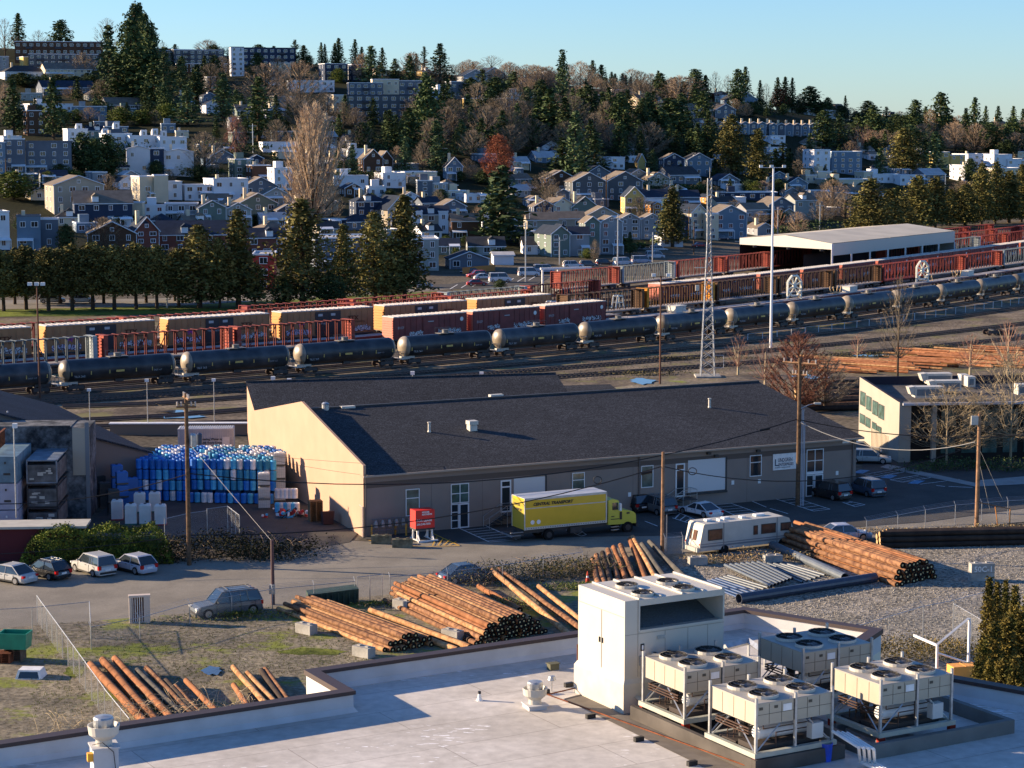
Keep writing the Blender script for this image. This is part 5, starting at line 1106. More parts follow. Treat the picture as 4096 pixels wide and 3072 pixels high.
# stacked equipment crates
e0 = Vector((-43.0,184,0)); crm = P('crate_grey', .13,.125,.12, r=.8, n=(1.2,.5,.2))
for k in range(3):
    e = thing('equipment_crate', ('bottom','middle','top')[k]+' grey equipment crate in the stack beside the concrete wall', 'crate', e0+Vector((0,0,k*2.15+.1)), rad(4), 'stacked equipment crates')
    MB().bx(0,2.5,0,7.5,.1,1.65).build('box', crm, e); b = MB()
    for x in (-.1,2.5): b.bx(x,x+.12,-.08,.06,0,2.12); b.bx(x,x+.12,7.45,7.6,0,2.12)
    b.bx(-.1,2.62,-.08,.0,0,.1); b.bx(-.1,2.62,-.08,7.6,2.0,2.1); b.build('frame', dark if k < 2 else P('top_sheet', .18,.22,.26, r=.4, n=(1,.4)), e)
    b = MB(); rg = random.Random(k)
    for i in range(6): x = rg.uniform(.1,1.9); z = rg.uniform(.3,1.3); b.bx(x,x+rg.uniform(.2,.6),-.03,-.004,z,z+rg.uniform(.08,.3))
    b.build('label', offw, e)
for k in range(3):
    e = thing('shipping_container', ('bottom','middle','top')[k]+' pale lilac container in the stack at the left edge', 'container', Vector((-49.5,181.5,k*2.4)), rad(4), 'pale containers at the left edge'); MB().bx(0,6.1,0,8,.05,2.35).build('body', P('container_lilac', .36,.35,.42, r=.6, n=(1,.15)) if k < 2 else P('container_teal', .12,.20,.25, r=.6, n=(1,.3)), e)
    b = MB(); b.bx(4.3,4.34,-.05,-.004,.1,2.3); b.bx(5.0,5.15,-.06,-.004,1.7,1.9); b.bx(4.9,5.5,-.03,-.004,.7,.9); b.build('fitting', dark if k else white, e)
e = thing('railing', 'rusty timber railing on top of the pale containers at the left edge', 'railing', Vector((-45.5,181.5,7.3)), rad(4)); b = MB()
for k in range(8): b.bx(-3+k*.4,-2.85+k*.4,.0+k*.0,.12,0,1.3)
b.bx(-3.1,.1,-.05,.15,1.3,1.4)
for k in range(12): b.bx(-.1,.05,k*.6,k*.6+.12,0,1.3)
b.bx(-.12,.08,.2,7.3,1.3,1.4); b.build('timber', rust, e)
e = thing('outbuilding', 'low maroon walled outbuilding with a pale flat roof behind the hedge', 'building', Vector((-35.7,172,0)), rad(4)); MB().bx(-14,0,0,2.4,0,2.75).build('wall', P('maroon_wall', .10,.025,.03, r=.8), e); MB().bx(-14.3,.3,-.4,2.8,2.752,2.95).build('roof', P('pale_roof', .42,.41,.36, r=.8, n=(1,.1)), e)
e = thing('retaining_wall', 'low white topped concrete wall by the puddles behind the left shed', 'wall', Vector((-47,243,0)), rad(1)); MB().bx(0,19,0,.5,0,1.3).build('wall', P('tan_block', .22,.18,.14, r=.9), e); MB().bx(-.1,19.1,-.2,.9,1.3,1.42).build('top', white, e)
fence([G(660,2195), G(760,2170), G(830,2160)], 2.6, 'chain link fence left of the wooden pole by the ivy hedge', 2.5)
fence([G(830,2162), G(912,2150), G(960,2190)], 2.8, 'chain link gate posts right of the wooden pole', 1.8)
# ---------------------------------------------------------------- office at the right
OO = G(3593,1852); OA = rad(6); OB = OA+math.pi/2; bei = P('office_beige', .33,.30,.25, r=.8, n=(.5,.05))
of = thing('office_building', 'beige office building with slanted roofline and dark recessed front at the right', 'building', OO, OA)
b = MB(); b.poly([(0,16,0),(0,0,0),(0,0,6.6),(0,16,7.4)]); b.bx(.01,1.3,.01,.5,0,6.55); b.bx(.02,40,6,15.9,0,6.2); b.bx(3.6,4.1,-.1,.4,0,6.3); b.bx(14.6,15.3,-.1,.4,0,6.3); b.build('wall', bei, of)
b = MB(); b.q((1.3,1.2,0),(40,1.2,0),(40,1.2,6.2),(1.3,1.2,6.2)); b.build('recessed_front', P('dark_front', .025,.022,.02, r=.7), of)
b = MB(); b.q((.0,.0,6.3),(40,.0,6.3),(40,15.9,6.5),(.0,15.9,6.5)); b.build('roof', gm('roof_grey', (.085,.08,.075), (.13,.12,.11), .5, 3, .3), of)
b = MB(); b.add([(-.1,-.05,6.6),(.25,-.05,6.6),(.25,16.1,7.45),(-.1,16.1,7.45),(.25,-.05,6.2),(.25,16.1,6.4)],[(0,1,2,3),(1,4,5,2)]); b.bx(.3,40,15.95,16.2,6.2,7.4); b.build('parapet', P('dark_parapet', .03,.028,.04, r=.7), of)
b = MB(); b.bx(.3,40,-.4,-.02,6.25,6.5); b.build('gutter', P('gutter_pale', .42,.42,.45, r=.5), of)
for a in ((3442,1565,3462,1625),(3466,1582,3486,1645),(3491,1600,3512,1665),(3515,1615,3537,1680),(3440,1652,3460,1700),(3463,1665,3482,1715),(3489,1688,3506,1730),(3508,1700,3526,1750)):
    u1, z1 = wall(OO, OB, a[0], a[1]); u0, z0 = wall(OO, OB, a[2], a[3]); u0,u1 = min(u0,u1),max(u0,u1)
    if u1-u0 > 3: u1 = u0+3
    zc = (z0+z1)/2; h_ = .8 if a[1] < 1640 else .55; b = MB(); b.bx(-.04,-.003,u0,u1,zc-h_,zc+h_); f_ = b.build('window', dark, of); b = MB(); b.bx(-.05,-.041,u0+.07,u1-.07,zc-h_+.07,zc+h_-.07); b.build('pane', glassg, f_)
b = MB()
for k in range(14): b.bx(-.06,-.003,4+k*.5,4.25+k*.5,.1,2.3)
b.build('ribbed_panel', P('ribbed_cream', .45,.39,.30, r=.7), of)
for k in range(5):
    for j in range(2): o = MB().bx(5+k*2.3,6.6+k*2.3,1.1,1.19,.8+j*2.9,2.6+j*2.9).build('window', glassg, of)
for X, Y, w_, lb in ((3710,1590,3.2,'front pale ventilation unit on the office roof'),(3785,1565,3.0,'middle pale ventilation unit on the office roof'),(3750,1535,3.0,'rear pale ventilation unit on the office roof'),(3852,1540,.9,'small upright ventilation unit on the office roof'),(3878,1548,.9,'rightmost small upright ventilation unit on the office roof'),(4090,1580,1.5,'ventilation unit at the right edge on the office roof')):
    e = thing('roof_unit', lb, 'ventilation unit', G(X,Y,6.6), OA); MB().bx(-w_/2,w_/2,-.7,.7,.1,1.25).build('casing', offw, e); MB().bx(-w_/2+.2,w_/2-.2,-.73,-.705,.3,1.0).build('grille', P('grille_blue', .12,.15,.17, r=.5), e)
    if w_ > 2: MB().add([(-w_/2-.7,-.6,1.2),(-w_/2-.7,.6,1.2),(-w_/2,.6,1.3),(-w_/2,-.6,1.3),(-w_/2-.4,-.6,.4),(-w_/2-.4,.6,.4),(-w_/2,-.6,.4),(-w_/2,.6,.4)],[(0,3,2,1),(4,0,1,5),(4,6,3,0),(5,1,2,7)]).build('hood', offw, e)
for X, Y, h_, w_, lb in ((3785,1862,8.5,5.2,'pale bare plane tree in front of the beige office'),(4041,1858,12,6.5,'tall pale bare plane tree at the right edge'),(3905,1850,7.5,4.6,'pale bare plane tree behind the brown utility pole'),(3735,1800,7.5,3.8,'pale bare plane tree nearest the corner of the beige office')):
    plane.put(G(X,Y), X*.37, lb, 'plane trees in front of the office', (w_/5.5,w_/5.5,h_/10))
bush('hedge', 'dark hedge under the plane trees in front of the office', G(3920,1880), (15,3.5,1.4), 2600, lf_dark, 31, .12)
rub = mk_bare('russet_tree', dome(3.4), 44, mat('rust_twigs', (.17,.075,.05), rnd=.1, sp=.1), nb=220, nt=16, tw=.04, leafy=0, z0=.08)
for X, Y, ht, w_, pr_, lb in ((3590,1510,14.5,5.0,bareA,'tall slender bare tree before the stored timber'),(2952,1500,6,5,birch,'small russet bare tree right of the lattice mast'),(3190,1650,10,9,rub,'dense russet brown tree behind the wooden lamp pole'),(3060,1560,7,6,birch,'small rosy tree between the mast and the wooden lamp pole'),(3300,1640,7,7,bareC,'brown bushy tree beside the end of the grey warehouse roof'),(3880,1500,6,6,birch,'russet bare tree above the office ventilation units'),(4030,1505,8,7,birch,'russet bare tree above the right end of the office'),(3430,1440,4,4,birch,'small russet bush in the stored timber')):
    pr_.put(G(X,Y), X*.1, lb, None, (w_/6,w_/6,ht/10))
# ---------------------------------------------------------------- poles
def pole(name, label, p, h, r, m, arms=(), cat='utility pole', extra=None):
    e = thing(name, label, cat, p); b = MB(); b.cyl((0,0,-.3),(0,0,h),r,r*.75,10); b.build('pole', m, e)
    for z, L_, a in arms:
        d = Vector((math.cos(a),math.sin(a),0)); b = MB(); b.cyl(Vector((0,0,z))-d*L_/2,Vector((0,0,z))+d*L_/2,.11,.11,4); ao = b.build('crossarm', woodl, e)
        b = MB()
        for k in (-.46,-.25,.25,.46): q_ = Vector((0,0,z))+d*L_*k; b.cyl(q_,q_+Vector((0,0,.4)),.06,.08,6)
        b.build('insulator', P('insulator', .45,.40,.36, r=.3), ao)
    if extra: extra(e)
    return e
def transf(e):
    MB().lathe([(.0,0),(.26,0),(.28,.1),(.28,.95),(.22,1.05),(0,1.1)], (.5,0,9.9), 14).build('transformer', steel, e)
    MB().lathe([(.0,0),(.22,0),(.24,.1),(.24,.85),(0,1.0)], (.95,.5,10.0), 14).build('transformer', P('trans_navy', .03,.05,.09, r=.4), e)
p1 = pole('utility_pole', 'tall wooden utility pole with transformers beside the blue drums', G(757,2262), 14.3, .2, wood, ((13.9,2.2,rad(110)),(13.2,1.6,rad(5))), extra=transf)
p2 = pole('utility_pole', 'short dark pole with a grey box on the near side of the road', G(1092,2420), 5.0, .16, P('pole_maroon', .07,.03,.035, r=.6), extra=lambda e: MB().bx(-.25,.2,-.3,-.12,.9,1.6).build('meter_box', steel, e))
def conduit(e): MB().cyl((.35,.1,0),(.35,.1,3.2),.05,.05,6).build('conduit', steel, e)
p3 = pole('utility_pole', 'orange lit wooden pole between the yellow truck and the camper', G(2649,2208), 8.6, .17, woodl, extra=conduit)
def lamp4(e):
    MB().tube([(0,0,9.3),(.9,.1,9.7),(1.5,.15,9.85)],.045,6).build('lamp_arm', steel, e); MB().box((1.75,.17,9.85),(.65,.26,.16)).build('lamp_head', offw, e)
    b = MB()
    for x in (.28,.42,.55): b.cyl((x,-.1,0),(x,-.1,8.0 if x > .5 else 9.3),.045,.045,6)
    b.build('conduit', P('conduit_blue', .32,.36,.42, r=.5), e)
p4 = pole('utility_pole', 'tall wooden utility pole with a street lamp arm by the warehouse', G(3190,2025), 14.2, .22, wood, ((13.7,3.6,rad(-35)),(12.6,1.6,rad(-35))), extra=lamp4)
def brace5(e):
    MB().bar((0,0,2.4),(3.0,.1,1.75),.07).build('brace', woodl, e); b = MB(); b.cyl((3.0,.1,0),(3.0,.1,1.8),.06,.05,6); b.cyl((2.0,.3,0),(1.7,.3,1.9),.05,.05,6); b.build('guy_guard', P('guard_orange', .5,.22,.06, r=.7), e); MB().bx(-.75,-.12,-.1,.1,9.4,10.2).build('box_frame', offw, e)
p5 = pole('utility_pole', 'orange lit wooden pole with a braced guy at the right', G(3906,2113), 10.4, .2, woodl, extra=brace5)
def cable_(label, a, c, sag=.8, r=.03, m=None, n=14):
    a = Vector(a); c = Vector(c); O = a; mb = MB(); pts = []
    for i in range(n+1): t = i/n; p = a+(c-a)*t-O; p.z -= sag*4*t*(1-t); pts.append(p)
    mb.tube(pts, r, 4); return tag(mb.build('overhead_cable', m or cable, loc=O), label, 'cable')
def hp(X, Y, base): return AT(X, Y, base.location.y)
cable_('thick black cable from the left edge to the transformer pole', AT(-200,2008,168), hp(757,1894,p1), 1.0, .04); cable_('long black cable from the transformer pole to the wooden lamp pole', hp(757,1894,p1), hp(3188,1677,p4), 3.0, .045)
cable_('black cable leaving the lamp pole to the right', hp(3188,1677,p4), AT(4300,1716,190), 1.2, .045); cable_('lower black cable crossing behind the parked cars', AT(-200,2224,168), hp(757,2140,p1), .3, .03)
cable_('black cable from the transformer pole over the road to the orange pole', hp(757,2140,p1), hp(2649,1865,p3), 1.6, .045); cable_('black cable with splice boxes from the orange pole to the braced pole', hp(2649,1865,p3), hp(3900,1778,p5), 2.2, .04)
cable_('pale twisted cable from the lamp pole to the braced pole', hp(3192,1685,p4), hp(3900,1768,p5), 1.6, .035, cablel); cable_('pale guy cable from the transformer pole to the short dark pole', hp(757,1775,p1), hp(1090,2168,p2), .05, .014, cablel)
cable_('thin cable from the braced pole to the right edge', hp(3906,1720,p5), AT(4300,1700,180), .6, .02); cable_('thin wire above the lit gable', hp(757,1790,p1), AT(2600,1850,200), 1.0, .012)
cable_('thin wire to the warehouse eave', hp(757,1760,p1), AT(1455,1900,183), .3, .012); cable_('guy wire of the braced pole at the right', hp(3906,1770,p5), G(4015,2010), 0, .02, cablel); cable_('second guy wire of the braced pole', hp(3906,1800,p5), G(3960,2040), 0, .02, cablel)
for X, Y, lb in ((2390,1920,'coiled loop of spare cable hanging over the yellow truck'),(2770,1885,'coiled cable bundle right of the orange pole'),(3060,1715,'black splice case on the cable by the lamp pole'),(2588,1888,'black splice case just left of the orange pole')):
    p = AT(X, Y, 176 if Y > 1800 else 198); e = thing('cable_splice', lb, 'cable splice', p); b = MB()
    if 'coil' in lb: b.tube([(.35*math.cos(t*math.pi/8),0,.3*math.sin(t*math.pi/8)) for t in range(17)],.04,5)
    else: b.cyl((-.5,0,-.15),(.45,0,.05),.13,.13,8)
    b.build('case', cable, e)
def mast(X, Y, h, heads, r, label, m=None, hs=1.0):
    e = thing('light_mast', label, 'lamp post', G(X,Y)); MB().cyl((0,0,-.3),(0,0,h),r,r*.6,8).build('pole', m or steel, e)
    for dx in heads:
        b = MB(); b.box((dx,-.1,h+.1),(.55*hs,.45*hs,.42*hs)); b.build('lamp_head', white, e)
    if len(heads) > 1: MB().cyl((min(heads),0,h-.1),(max(heads),0,h-.1),.04,.04,5).build('crossarm', m or steel, e)
mast(160,1598,15.2,(-.9,0,.8),.16,'rusty light mast with three lamps in front of the tank cars at the left',P('mast_rust', .12,.06,.04, r=.7)); mast(2640,1537,15.2,(-1.0,1.0),.15,'slim rusty mast with two lamps right of centre',P('mast_rust', .12,.06,.04, r=.7))
mast(3083,1392,29.3,(-2.0,-.3,1.7),.24,'very tall silver light mast at right centre',P('mast_silver', .62,.64,.68, r=.4))
for X, Y, h_, lb in ((360,1700,4.2,'left'),(592,1738,6.3,'middle'),(858,1708,5.6,'right')): mast(X, Y, h_, (0,), .07, f'{lb} one of three short yard lamps behind the drums', hs=.8)
for X, Yt, lb in ((1092,1512,'first'),(1157,1520,'second'),(1650,1492,'third'),(1926,1494,'fourth')):
    p = AT(X, Yt, 252); p.z = 0; e = thing('light_mast', f'{lb} from the left of the lamp heads peeking over the rear shed roof', 'lamp post', p); h_ = AT(X, Yt, 252).z; MB().cyl((0,0,0),(0,0,h_),.07,.07,6).build('pole', steel, e); MB().box((0,0,h_),(.5,.4,.4)).build('lamp_head', white, e)
e = thing('light_mast', 'lamp on a pole at the left edge above the blue roofed crates', 'lamp post', AT(60,1890,180)-Vector((0,0,4))); MB().cyl((0,0,0),(0,0,8.0),.06,.06,6).build('pole', steel, e); MB().box((.1,0,8.1),(.4,.3,.4)).build('lamp_head', white, e)
# lattice mast
e = thing('lattice_mast', 'tall silver lattice radio mast beside the rail yard', 'mast', G(2830,1507)); b = MB(); H_ = 28.5; lw = lambda z: 1.0-(.72*min(1,z/19)); cor = [(-1,-1),(1,-1),(1,1),(-1,1)]; N_ = 22
msl = P('mast_grey', .27,.29,.31, r=.45)
for (sx_, sy_) in cor:
    b.tube([(sx_*lw(H_*k/N_), sy_*lw(H_*k/N_), H_*k/N_) for k in range(N_+1)], .06, 5)
b.build('mast_leg', msl, e); b = MB()
for k in range(N_):
    z0, z1 = H_*k/N_, H_*(k+1)/N_
    for i in range(4):
        a, c = cor[i], cor[(i+1)%4]; b.cyl((a[0]*lw(z0),a[1]*lw(z0),z0),(c[0]*lw(z1),c[1]*lw(z1),z1),.04,.04,4); b.cyl((c[0]*lw(z0),c[1]*lw(z0),z0),(a[0]*lw(z1),a[1]*lw(z1),z1),.04,.04,4)
b.build('lattice', msl, e); MB().bx(-1.8,1.8,-1.8,1.8,-.2,.25).build('base_slab', conc, e)
b = MB(); b.cyl((0,0,H_),(0,0,H_+1.5),.04,.03,5); b.cyl((.3,0,H_-3),(.3,0,H_),.06,.06,6); b.cyl((-.35,0,H_-2.4),(-.35,0,H_-.6),.05,.05,6); b.bx(-2.0,-.5,-.1,.1,H_*.55,H_*.55+.12); b.box((-1.6,0,H_*.45),(.5,.4,.8)); b.build('antenna', offw, e)
MB().tube([(.9,-.9,3.2),(2.2,-.9,3.2),(2.2,-.9,1.4),(.9,-.9,1.4)], .05, 5).build('bracket', msl, e)
# ---------------------------------------------------------------- rail yard
HD = [(-400,30),(-60,33.5),(0,34.5),(50,37),(90,42),(130,46.5),(170,50),(235,54),(350,57),(900,60)]
def hd(s):
    for (a, x), (b, y) in zip(HD[:-1], HD[1:]):
        if s <= b: return rad(x+(y-x)*(s-a)/(b-a))
    return rad(60)
PTH = {0: Vector((-60.5, 281.2, 0))}
for s in range(0, 900): h = hd(s+.5); PTH[s+1] = PTH[s]+Vector((math.cos(h), math.sin(h), 0))
for s in range(0, -300, -1): h = hd(s-.5); PTH[s-1] = PTH[s]-Vector((math.cos(h), math.sin(h), 0))
def trk(s, off=0.0):
    i = math.floor(s); f = s-i; p = PTH[i]*(1-f)+PTH[i+1]*f; h = hd(s); return p+Vector((-math.sin(h), math.cos(h), 0))*off
def s_of(p):
    return min(range(-290, 890), key=lambda s: ((p-trk(s)).dot(Vector((math.cos(hd(s)), math.sin(hd(s)), 0))))**2 + (0 if (p-trk(s)).length < 150 else 1e6))
railm = P('rail_steel', .13,.09,.07, r=.6, m=.2); slm = P('sleeper_wood', .06,.045,.035, r=.95); bed = gm('track_bed', (.045,.038,.032), (.085,.072,.058), .3, 2.5, .4)
def track(offf, s0, s1, sleepers=False, label=None, step=6):
    ss = list(range(s0, s1+1, step)); b = MB(); n = len(ss); L_ = []
    for s in ss:
        o = offf(s) if callable(offf) else offf
        L_.append((trk(s, o-1.7), trk(s, o+1.7), [trk(s, o+d) for d in (-.79,-.72,.72,.79)]))
    for a, c in zip(L_[:-1], L_[1:]): b.q((a[0].x,a[0].y,.14),(c[0].x,c[0].y,.14),(c[1].x,c[1].y,.14),(a[1].x,a[1].y,.14), 1); b.q((a[0].x,a[0].y,.0),(c[0].x,c[0].y,.0),(c[0].x,c[0].y,.14),(a[0].x,a[0].y,.14),1)
    for a, c in zip(L_[:-1], L_[1:]):
        for k in (0, 2):
            p, q_, r_, t = a[2][k], c[2][k], c[2][k+1], a[2][k+1]
            b.add([(v.x,v.y,z) for z in (.15,.33) for v in (p,q_,r_,t)], [(4,5,6,7),(0,1,5,4),(2,3,7,6)], 0)
    if sleepers:
        s = s0
        while s < s1:
            o = offf(s) if callable(offf) else offf; p = trk(s, o); b.box((p.x,p.y,.16),(.26,2.6,.12),hd(s),2); s += .75
    struct(b, 'railway_track', [railm, bed, slm])
track(0, -160, 420); track(5.5, -160, 420)
track(24, -160, 620); track(30.5, -160, 200); track(lambda s: 38.5-.02*s, -160, 620); track(46, -160, 620); track(54, -160, 300); track(62, 90, 620); track(77, 100, 640)
track(lambda s: -6.5-.035*s, -40, 420, True); track(lambda s: -9-.11*s, -60, 330, True); track(lambda s: -14-.17*s, 60, 300, True)
def track2(pts):
    b = MB(); P_ = [G(*p) for p in pts]
    for a, c in zip(P_[:-1], P_[1:]):
        n = (c-a).cross(Vector((0,0,1))).normalized(); b.q(*[(v.x,v.y,.12) for v in (a+n*1.6,c+n*1.6,c-n*1.6,a-n*1.6)], 1)
        for o in (-.75,.75): b.add([((v+n*(o+d)).x,(v+n*(o+d)).y,z) for z in (.13,.32) for v,d in ((a,.04),(c,.04),(c,-.04),(a,-.04))], [(4,5,6,7),(0,1,5,4),(2,3,7,6)], 0)
    struct(b, 'railway_track', [railm, bed])
for pts in ([(200,1690),(650,1668),(1000,1640)],[(330,1712),(700,1700),(1010,1690)],[(250,1630),(620,1618),(1000,1590)],[(-200,1610),(500,1580),(1000,1545)]): track2(pts)
wheelm = P('railcar_wheel', .05,.035,.028, r=.7)
def bogie(e, x):
    b = MB(); b.bx(x-1.1,x+1.1,-1.15,-1.0,.35,.85); b.bx(x-1.1,x+1.1,1.0,1.15,.35,.85); b.bx(x-.25,x+.25,-1.1,1.1,.5,.95); bo = b.build('bogie', dark, e)
    for dx in (-.87,.87):
        w_ = MB(); w_.cyl((x+dx,-1.0,.47),(x+dx,-.84,.47),.46,.46,12); w_.cyl((x+dx,1.0,.47),(x+dx,.84,.47),.46,.46,12); w_.cyl((x+dx,-.84,.47),(x+dx,.84,.47),.08,.08,6); w_.build('wheelset', wheelm, bo)
tkm = mat('tank_black', (.012,.018,.024), r=.45, n=(.45,0,.12), c2=(.045,.052,.058), rnd=.4, sp=.5); tkh_sun = mat('tank_head', (.20,.165,.12), r=.4, n=(1,.3), rnd=.35, sp=.6); mark = P('yellow_mark', .55,.38,.10, r=.6); wtx = P('white_lettering', .42,.42,.42, r=.7)  # tan tank heads: dust, plus sun glare on black paint put into colour
def mk_tank():
    e = thing('tank_car', 'x', 'tank car', (0,0,0), 0, 'black tank cars in the long train'); zc = 2.75; r_ = 1.53
    b = MB(); n = 28; vs = [(x, r_*math.cos(t*2*math.pi/n), zc+r_*math.sin(t*2*math.pi/n)) for x in (-7.6,-7.55,-.04,.04,7.55,7.6) for t in range(n)]
    b.add(vs, [(k*n+i,k*n+(i+1)%n,(k+1)*n+(i+1)%n,(k+1)*n+i) for k in range(5) for i in range(n)]); b.build('shell', tkm, e, smooth=True)
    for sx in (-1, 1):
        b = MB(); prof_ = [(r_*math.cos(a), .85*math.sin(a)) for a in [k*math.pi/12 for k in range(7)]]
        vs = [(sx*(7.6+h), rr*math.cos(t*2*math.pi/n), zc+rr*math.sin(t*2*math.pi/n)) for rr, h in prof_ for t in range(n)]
        b.add(vs, [(k*n+i,k*n+(i+1)%n,(k+1)*n+(i+1)%n,(k+1)*n+i)[::-sx] for k in range(6) for i in range(n)]); b.build('tank_head', tkh_sun, e, smooth=True)
        b = MB(); b.bx(sx*8.9-.5,sx*8.9+.15,-1.3,1.3,1.0,1.12); b.bx(sx*7.2-1.2,sx*7.2+1.2,-.3,.3,.8,1.3)
        for y in (-1.3,1.3): b.tube([(sx*8.5,y,1.0),(sx*8.5,y,2.1),(sx*9.0,y,2.1),(sx*9.0,y,1.0)],.03,4)
        b.tube([(sx*9.0,-1.3,2.1),(sx*9.0,1.3,2.1)],.03,4); b.cyl((sx*8.6,0,.85),(sx*9.15,0,.85),.14,.14,6); b.build('end_platform', offw if sx < 0 else dark, e); bogie(e, sx*6.6)
    b = MB(); b.cyl((0,0,zc+r_-.1),(0,0,zc+r_+.55),.5,.5,12); b.bx(-1.4,1.4,-.75,.75,zc+r_+.02,zc+r_+.08)
    for y in (-.75,.75):
        b.tube([(-1.4,y,zc+r_+.05),(-1.4,y,zc+r_+.8),(1.4,y,zc+r_+.8),(1.4,y,zc+r_+.05)],.03,4)
        b.cyl((0,y,zc+r_+.05),(0,y,zc+r_+.8),.03,.03,4)
    b.build('top_fittings', P('fitting_grey', .16,.15,.13, r=.6), e)
    b = MB()
    for x in (-7.4,-4.6,-1.9,2.0,4.4,7.3): b.bx(x,x+.12,-r_*.985-.035,-r_*.93,zc-.55,zc-.05)
    b.bx(-.9,.3,-r_*.985-.04,-r_*.96,zc-.4,zc-.12); b.build('reflector', mark, e)
    text('TILX 363', .42, (-7.0,-1.50,zc-.85), e, wtx); text('DOT 117', .3, (4.7,-1.53,zc-.6), e, wtx)
    b = MB(); b.bx(-8.2,8.2,-.12,.12,.95,1.25); b.bx(-.6,.6,-.5,.5,.9,1.3); b.build('underframe', dark, e)
    return Proto(e)
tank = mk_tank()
def along(s, off, L):
    o = off(s) if callable(off) else off; a = trk(s, o); t = s+L*.7
    while True:
        o2 = off(t) if callable(off) else off; c = trk(t, o2)
        if (c-a).length >= L: break
        t += .1
    return (a+c)/2, math.atan2(c.y-a.y, c.x-a.x), t
s = -54.6
tks = ['half cut off at the left edge','second from the left','third from the left','fourth from the left','fifth from the left','sixth from the left','seventh from the left','just left of the slim rusty mast','crossing the lattice mast','touching the very tall silver mast','right of the very tall silver mast','third to the right of the tall silver mast','fourth to the right of the tall silver mast','fifth to the right of the tall silver mast','sixth to the right of the tall silver mast','seventh to the right of the tall silver mast','at the right edge of the picture']
s = -37.5
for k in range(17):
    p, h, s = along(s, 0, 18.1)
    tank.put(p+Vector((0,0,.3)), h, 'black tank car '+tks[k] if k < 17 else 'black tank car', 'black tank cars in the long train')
def graffiti(name, c1, c2, c3, sc_=1.2):
    M = bpy.data.materials.new(name); M.use_nodes = True; N = M.node_tree.nodes; L = M.node_tree.links; b = N['Principled BSDF']; b.inputs['Roughness'].default_value = .7
    tc = N.new('ShaderNodeTexCoord'); oi = N.new('ShaderNodeObjectInfo'); v = N.new('ShaderNodeVectorMath'); v.operation = 'SCALE'; v.inputs[0].default_value = (37,11,5); L.new(oi.outputs['Random'], v.inputs['Scale'])
    ad = N.new('ShaderNodeVectorMath'); L.new(tc.outputs['Object'], ad.inputs[0]); L.new(v.outputs[0], ad.inputs[1])
    vo = N.new('ShaderNodeTexVoronoi'); vo.feature = 'DISTANCE_TO_EDGE'; vo.inputs['Scale'].default_value = sc_; L.new(ad.outputs[0], vo.inputs['Vector'])
    cr = N.new('ShaderNodeValToRGB'); cr.color_ramp.interpolation = 'CONSTANT'; cr.color_ramp.elements[0].color = (*c3,1); cr.color_ramp.elements[1].position = .07; cr.color_ramp.elements[1].color = (*c1,1)
    e2 = cr.color_ramp.elements.new(.26); e2.color = (*c2,1); e3 = cr.color_ramp.elements.new(.34); e3.color = (*c1,1)
    L.new(vo.outputs['Distance'], cr.inputs['Fac']); L.new(cr.outputs['Color'], b.inputs['Base Color']); return M
grA = graffiti('graffiti_lilac', (.50,.46,.55), (.12,.05,.12), (.04,.02,.05)); grB = graffiti('graffiti_teal', (.10,.35,.36), (.45,.45,.45), (.03,.03,.03)); grC = graffiti('graffiti_white', (.55,.55,.55), (.15,.3,.32), (.05,.02,.02), 1.6)
def gpatch(e, x0, x1, y, z0, z1, m, seed):
    """rounded bubble letters"""
    rg = random.Random(seed); b = MB(); x = x0
    while x < x1:
        w_ = rg.uniform(.45,.8); h_ = (z1-z0)*rg.uniform(.75,1); zc = (z0+z1)/2+rg.uniform(-.1,.1); n = 8
        b.poly([(x+w_/2+w_*.55*math.cos(t*math.pi/4)*rg.uniform(.8,1.1), y-rg.uniform(0,.004), zc+h_/2*math.sin(t*math.pi/4)*rg.uniform(.85,1.1)) for t in range(n)]); x += w_*.85
    b.build('graffiti', m, e)
rr_ = P('boxcar_roof', .50,.47,.43, r=.5, n=(1,.15))
